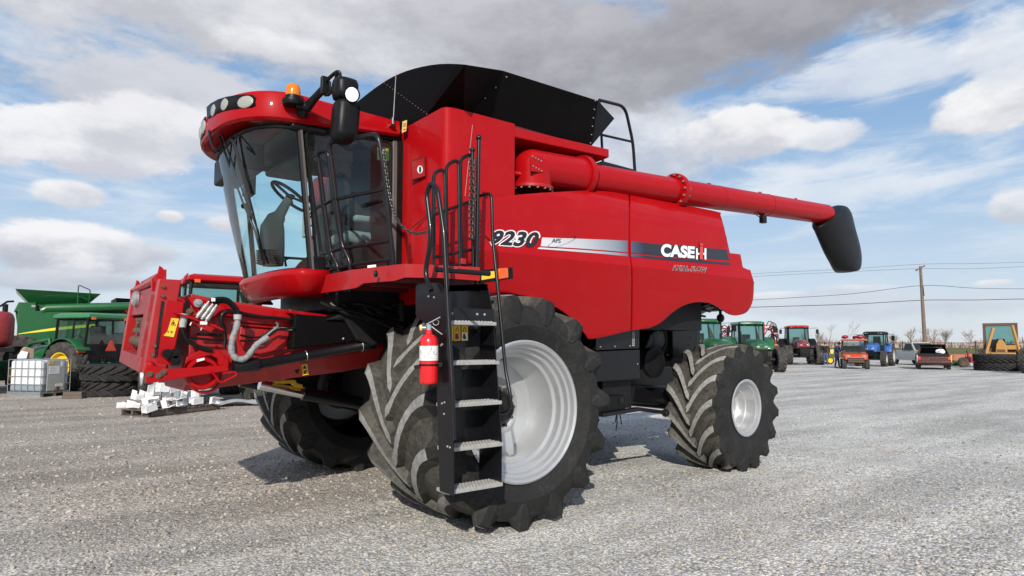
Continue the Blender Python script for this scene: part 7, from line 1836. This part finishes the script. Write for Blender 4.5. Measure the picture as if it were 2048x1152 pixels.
YW = thing('spare_wheel', 'bare yellow wheel rim leaning by the small tyre stack', 'wheel', ground_at(1539, 44.9), fz + .5)
mb = MB(); mb.lathe([(.42, -.12), (.44, -.10), (.38, -.06), (.36, .0), (.15, .02), (0, .02)], (0, 0, .44), (0, 1, 0), 28); mb.lathe([(.36, 0), (.38, .1), (.44, .14), (.42, .16)], (0, 0, .44), (0, 1, 0), 28); mb.build('rim', 'deere_yellow', YW)
mb = MB(); mb.cyl((0, -.02, .44), (0, .04, .44), .14, n=18); mb.build('hub_plate', 'deere_yellow', YW)
AUG = thing('grain_auger', 'black portable auger with pale yellow hopper on small wheels, behind the person in blue', 'auger', ground_at(1657, 53), fz)
mb = MB(); mb.tube([(-.5, 0, .45), (.75, 0, 1.45)], .09, 10); mb.build('auger_tube', 'plastic', AUG)
mb = MB(); mb.loft([[(-.0, -.2, .85), (.2, -.2, .85), (.2, .2, .85), (-.0, .2, .85)], [(-.08, -.2, 1.2), (.28, -.2, 1.2), (.28, .2, 1.2), (-.08, .2, 1.2)]]); mb.build('hopper', 'label_pale', AUG, smooth=0)
for s in (-1, 1): far_wheel(AUG, .32, .18, .18, (-.2, s * .45, .31), s, 'deere_yellow', N=14, seg=24)
mb = MB(); mb.bar((-.2, -.45, .31), (-.2, .45, .31), .06, .06); mb.build('axle', 'dark', AUG)

# stacked bricks, mower deck, rusty implement
mbrick, tb_, bb_ = mat('red brick pack')
o_ = tb_.new('ShaderNodeTexCoord').outputs['Object']; br = tb_.new('ShaderNodeTexBrick'); tb_.l.new(tb_.vmath('MULTIPLY', o_, (1, 1, 1)), br.inputs['Vector'])
sxyz = tb_.new('ShaderNodeSeparateXYZ'); tb_.l.new(o_, sxyz.inputs[0]); cxyz = tb_.new('ShaderNodeCombineXYZ'); tb_.l.new(sxyz.outputs[0], cxyz.inputs[0]); tb_.l.new(sxyz.outputs[2], cxyz.inputs[1]); tb_.l.new(cxyz.outputs[0], br.inputs['Vector'])
br.inputs['Scale'].default_value = 1.0; br.inputs['Brick Width'].default_value = .42; br.inputs['Row Height'].default_value = .13; br.inputs['Mortar Size'].default_value = .012
br.inputs['Color1'].default_value = (.45, .12, .06, 1); br.inputs['Color2'].default_value = (.36, .16, .10, 1); br.inputs['Mortar'].default_value = (.16, .10, .08, 1)
tb_.l.new(br.outputs[0], bb_.inputs['Base Color']); bb_.inputs['Roughness'].default_value = .9
M['brick'] = mbrick
mb = MB(); rnd = random.Random(8)
for i in range(7): mb.span(-1.9 + i * .56, -1.9 + i * .56 + .54, -.4 + rnd.uniform(-.05, .05), .4, 0, .78 + rnd.uniform(-.08, .06))
o = mb.build('brick_stack', mbrick, None, smooth=0, bevel=.02); o.location = ground_at(1915, 57); o.rotation_euler = (0, 0, fz); tag(o, 'long low stack of orange red bricks on the gravel right of the wrecked car', 'brick stack')
MW = thing('mower_deck', 'small dark green mower deck on the gravel beside the wrecked car', 'mower deck', ground_at(1909, 46), fz)
mb = MB(); mb.loft([[(-.55, -.4, .08), (.55, -.4, .08), (.55, .4, .08), (-.55, .4, .08)], [(-.62, -.45, .22), (.62, -.45, .22), (.62, .45, .22), (-.62, .45, .22)], [(-.35, -.3, .48), (.4, -.3, .42), (.4, .3, .42), (-.35, .3, .48)]]); mb.build('deck', 'green_dark', MW, smooth=0, bevel=.03)
mb = MB(); mb.tube([(-.3, 0, .45), (-.45, 0, .85), (-.25, 0, .95)], .03, 8); mb.box((-.42, 0, .7), (.18, .16, .3)); mb.build('gearbox', 'rust', MW)
RI = thing('rusty_implement', 'rusty red tillage frame with small wheel, between the mower deck and the big tyres', 'farm implement', ground_at(1932, 45), fz)
mb = MB(); mb.bar((-.35, 0, .4), (1.0, 0, .5), .14, .14); mb.bar((.05, 0, .4), (.02, 0, 1.15), .10, .10); mb.bar((.5, 0, .4), (.9, 0, .75), .5, .08); mb.span(.0, 1.0, -.3, .3, .35, .75); mb.build('frame', 'red_rust', RI, smooth=0, bevel=.01)
mb = MB(); mb.tube([(.02, -.06, 1.12), (.02, .06, 1.12)], .09, 10); mb.build('clamp', 'rust', RI)
far_wheel(RI, .36, .22, .18, (-.4, -.1, .35), -1, 'rust', N=14, seg=24)
mb = MB(); mb.cyl((-.02, -.32, .12), (-.02, -.30, .30), .09, n=12); mb.build('cap', 'light_grey', RI)
flat_tyre(1991, 39.5, 0, 1.22, .50, 'big black tractor tyre at the bottom of the stack before the yellow loader', m='tyre_dark', N=22)
flat_tyre(1990, 39.5, .505, 1.22, .50, 'big black tractor tyre on top of the stack before the yellow loader', m='tyre_dark', tilt=(.01, -.01, .6), N=22)

# old yellow loader
OL = thing('old_loader', 'old faded yellow loader with square glazed cab behind the big tyre stack', 'loader', ground_at(2001, 45), heading(2001, 0))   # +x to the camera
cz0, cz1 = 1.25, 2.98
mb = MB()
for x in (-.7, .7):
    for y in (-.95, .85): mb.span(x - .07, x + .07, y - .07, y + .07, cz0 - .4, cz1)
for z in (cz1, ): 
    mb.span(-.77, .77, -1.02, .92, z - .02, z + .10)
mb.span(.66, .74, -.95, .85, cz0 - .1, cz0 + .08); OC = mb.build('cab_frame', 'rust', OL, smooth=0)
mb = MB(); mb.span(.63, .80, -1.02, .92, cz1 - .12, cz1 + .06); mb.build('cab_header', 'rust', OC, smooth=0)
for pts in ([(.69, -.88, cz0), (.69, .78, cz0), (.69, .78, cz1 - .1), (.69, -.88, cz1 - .1)], [(-.7, -.88, cz0 + .5), (-.7, .78, cz0 + .5), (-.7, .78, cz1), (-.7, -.88, cz1)], [(-.63, -.95, cz0), (.63, -.95, cz0), (.63, -.95, cz1), (-.63, -.95, cz1)], [(-.63, .85, cz0), (.63, .85, cz0), (.63, .85, cz1), (-.63, .85, cz1)]):
    mb = MB(); mb.add(pts, [(0, 1, 2, 3)]); mb.build('window', 'far_glass', OC, smooth=0)
for s, a_, b_ in ((-1, (1.2, -.95, .75), (.85, -.42, 2.75)), (1, (1.2, .98, .85), (.85, .62, 2.9))):
    mb = MB(); mb.bar(a_, b_, .14, .16); mb.build('lift_arm', 'digger', OL, smooth=0, bevel=.015)
mb = MB(); mb.span(.6, 1.3, -.62, .75, .60, 1.05); mb.prism([(.85, -.35, 1.05), (.85, .30, 1.05), (.85, .25, 1.55), (.85, .05, 1.95), (.85, -.15, 1.95), (.85, -.30, 1.6)], (.3, 0, 0)); mb.span(.85, 1.1, .25, .85, 1.25, 1.55); mb.build('front_frame', 'digger', OL, smooth=0, bevel=.03)
mb = MB(); mb.box((1.16, -.05, 1.15), (.02, .45, .22)); mb.build('frame_plate', 'rust', OL, smooth=0)
mb = MB(); mb.span(-1.8, .7, -.8, .8, .45, 1.25); mb.build('chassis', 'digger', OL, smooth=0, bevel=.04)
mb = MB(); mb.tube(fillet([(.9, -1.0, .7), (1.0, -1.35, 1.2), (.9, -1.55, 1.45)], .1), .04, 8); mb.ell((.9, -1.6, 1.46), (.08, .12, .05), 8); mb.build('control_lever', 'rust', OL)
mb = MB(); mb.box((-.1, -.05, 1.75), (.4, .5, .5)); mb.build('seat', 'dark', OL, bevel=.05)
mb = MB(); mb.span(-.2, .55, -.85, .75, 1.15, 1.62); mb.span(.2, .5, -.6, -.1, 1.6, 1.95); mb.build('dark_cab_fill', 'dark', OL, bevel=.04)  # dark boxes added inside the cab to deepen its shaded interior
for s in (-1, 1):
    for x in (-1.3, .9): far_wheel(OL, .65, .42, .33, (x, s * 1.1, .63), s, 'digger', N=16, seg=32)

# ================================================================== FENCE, POLE, WIRES, TREES
FD = 79.0
FN = thing('wire_fence', 'dark wire fence with top rail and posts between the yard and the field', 'fence', ground_at(1700, FD), fz)
fx_ = lambda px_: (px_ - 1700) / F * FD
for px_ in (1470, 1545, 1607, 1668, 1735, 1803, 1874, 1949, 2020, 2095, 2170):
    mb = MB(); mb.cyl((fx_(px_), 0, 0), (fx_(px_), 0, 2.02 if px_ in (1545, 1803, 1949) else 1.92), .05, n=8); mb.build('post', 'dark', FN)
mb = MB(); mb.tube([(fx_(1400), 0, 1.82), (fx_(2180), 0, 1.82)], .035, 6); mb.build('top_rail', 'dark', FN)
mb = MB()
for z in (.25, .65, 1.05, 1.45): mb.tube([(fx_(1400), 0, z), (fx_(2180), 0, z)], .008, 4)
mb.build('wires', 'dark', FN)
PD = 60.0; pb_ = ground_at(1848.5, PD)
UPL = thing('utility_pole', 'grey wooden utility pole with short crossarm behind the pickup truck', 'utility pole', pb_, fz)
Hp = 1.563 + (690 - 532) / F * PD
mb = MB(); mb.cyl((.0, 0, 0), (-.13, 0, Hp), .19, .11, n=14); mb.build('pole', 'pole_wood', UPL)
xa_ = lambda px_: (px_ - 1848.5) / F * PD
zz = lambda y: 1.563 + (690 - y) / F * PD
mb = MB(); mb.bar((xa_(1834), -.15, zz(541)), (xa_(1853), -.15, zz(531)), .10, .12); mb.build('crossarm', 'pole_wood', UPL, smooth=0)
mb = MB(); mb.bar((xa_(1836), -.12, zz(540)), (-.12, -.12, zz(550)), .03, .03); mb.build('arm_brace', 'steel', UPL, smooth=0)
for px_, y in ((1835, 539), (1843.5, 530), (1852, 529)):
    mb = MB(); mb.lathe([(.03, 0), (.05, .05), (.04, .12), (.02, .16), (0, .17)], (xa_(px_), -.15, zz(y)), (0, 0, 1), 10); mb.build('insulator', 'light_grey', UPL)
mb = MB(); mb.tube([(-.02, -.2, zz(592)), (-.06, -.16, zz(572))], .03, 6); mb.build('wire_clamp', 'dark', UPL)
def wire(label, pts, r_=.017):
    P_ = [ground_at(x, PD) + Vector((0, 0, zz(y))) for x, y in pts]; sp_ = smoothpath([tuple(p) for p in P_], 8); o0 = P_[0]
    mb = MB(); mb.tube([Vector(p) - o0 for p in sp_], r_, 5); o = mb.build('power_line', 'ink', None); o.location = o0; tag(o, label, 'power line', 'power lines on the wooden pole')
wire('thin upper power line from the left end of the crossarm, highest in the sky', [(1200, 572), (1508, 547.5), (1700, 537.5), (1843.5, 528), (1950, 526.5), (2048, 524), (2250, 518)], .012)
wire('thin power line just below the highest one on the crossarm', [(1200, 575), (1508, 553), (1700, 543), (1835, 537), (1950, 537), (2048, 533), (2250, 527)], .012)
wire('middle power line meeting the pole below the crossarm', [(1200, 618), (1508, 600), (1700, 588), (1846.5, 571), (1950, 576), (2048, 577.5), (2250, 577)], .020)
wire('lowest and thickest power line on the wooden pole', [(1200, 625), (1508, 614.5), (1700, 608.5), (1847, 600.5), (1950, 600), (2048, 598), (2250, 597)], .028)

def bare_tree(seed, H, spread, n0=3, r0=.10):
    rnd = random.Random(seed); tr, br_ = MB(), MB()
    def grow(p, d_, ln, r, lvl):
        mid = p + d_ * ln * .5 + Vector((rnd.uniform(-1, 1), rnd.uniform(-1, 1), 0)) * ln * .06; e = p + d_ * ln
        (tr if lvl == 0 else br_).tube([p, mid, e], [r, r * .85, r * .6], 5 if lvl < 2 else 3, caps=False)
        if lvl >= 4: return
        for i in range(3 if lvl else n0 + 2):
            dd = (d_ + Vector((rnd.uniform(-1, 1), rnd.uniform(-1, 1), rnd.uniform(-.15, .7))) * spread).normalized()
            t_ = rnd.uniform(.45, 1.0); grow(p.lerp(e, t_), dd, ln * rnd.uniform(.5, .75), max(r * .55, .018), lvl + 1)
    for i in range(n0): grow(Vector((rnd.uniform(-.3, .3), 0, 0)), Vector((rnd.uniform(-.35, .35), rnd.uniform(-.3, .3), 1)).normalized(), H * .42, r0, 0)
    return tr, br_
TREES = [(1655, 240, 7.5, 'slim bare tree with pale branches, left of the twin behind the orange vehicle', 1), (1687, 240, 9.2, 'tallest bare tree on the horizon, behind the orange utility vehicle', 1), (1603, 250, 5.0, 'low bare tree seen through the gap behind the maroon tractor', 3), (1632, 250, 5.2, 'bushy bare tree rising right of the maroon tractor cab', 4),
         (1722, 260, 4.6, 'bare tree half hidden by the blue tractor cab', 3), (1822, 250, 6.2, 'bare tree just left of the utility pole', 3), (1866, 250, 7.2, 'bare tree with open branches just right of the utility pole', 3), (1886, 255, 6.0, 'bushy bare tree second to the right of the utility pole', 4), (1940, 260, 6.0, 'bare tree left of the old yellow loader', 3), (1785, 260, 4.8, 'low bare tree between blue tractor and pickup roof', 4)]
for i, (px_, d_, H_, lab, n_) in enumerate(TREES):
    T = thing('bare_tree', lab, 'tree', ground_at(px_, d_), i * 1.3, 'bare winter trees on the horizon')
    tr, br_ = bare_tree(30 + i, H_ * 1.45, .55, n_, .085); tr.build('trunk', 'bark', T, smooth=0); br_.build('crown', 'bark', T, smooth=0)
rnd = random.Random(77); mb = MB(); dn_ = MB()
c0_ = Vector((CAM.x, CAM.y, 0))
for i in range(11000):                                   # far hedge and scrub along the horizon
    px_ = rnd.uniform(1180, 2300) if i % 3 else rnd.uniform(-200, 1180); d_ = rnd.uniform(380, 520); p_ = c0_ + FWH * d_ + RT * ((px_ - 1024) / F * d_)
    cl = .5 + .5 * math.sin(px_ * .045) * math.sin(px_ * .017 + 1); h_ = rnd.uniform(1.4, 3.0) + 6.5 * cl * rnd.random() ** 1.6
    a = rnd.uniform(0, PI); w_ = rnd.uniform(.4, 1.3)
    dx = RT * math.cos(a) * w_ + FWH * math.sin(a) * w_; tip = p_ + Vector((rnd.uniform(-.8, .8), rnd.uniform(-.8, .8), h_))
    mb.add([p_ - dx, p_ + dx, tip], [(0, 1, 2)])
o = mb.build('treeline', 'brush', None, smooth=0, weld=False); o['kind'] = 'stuff'; o['label'] = 'far brown scrub and hedges along the horizon'
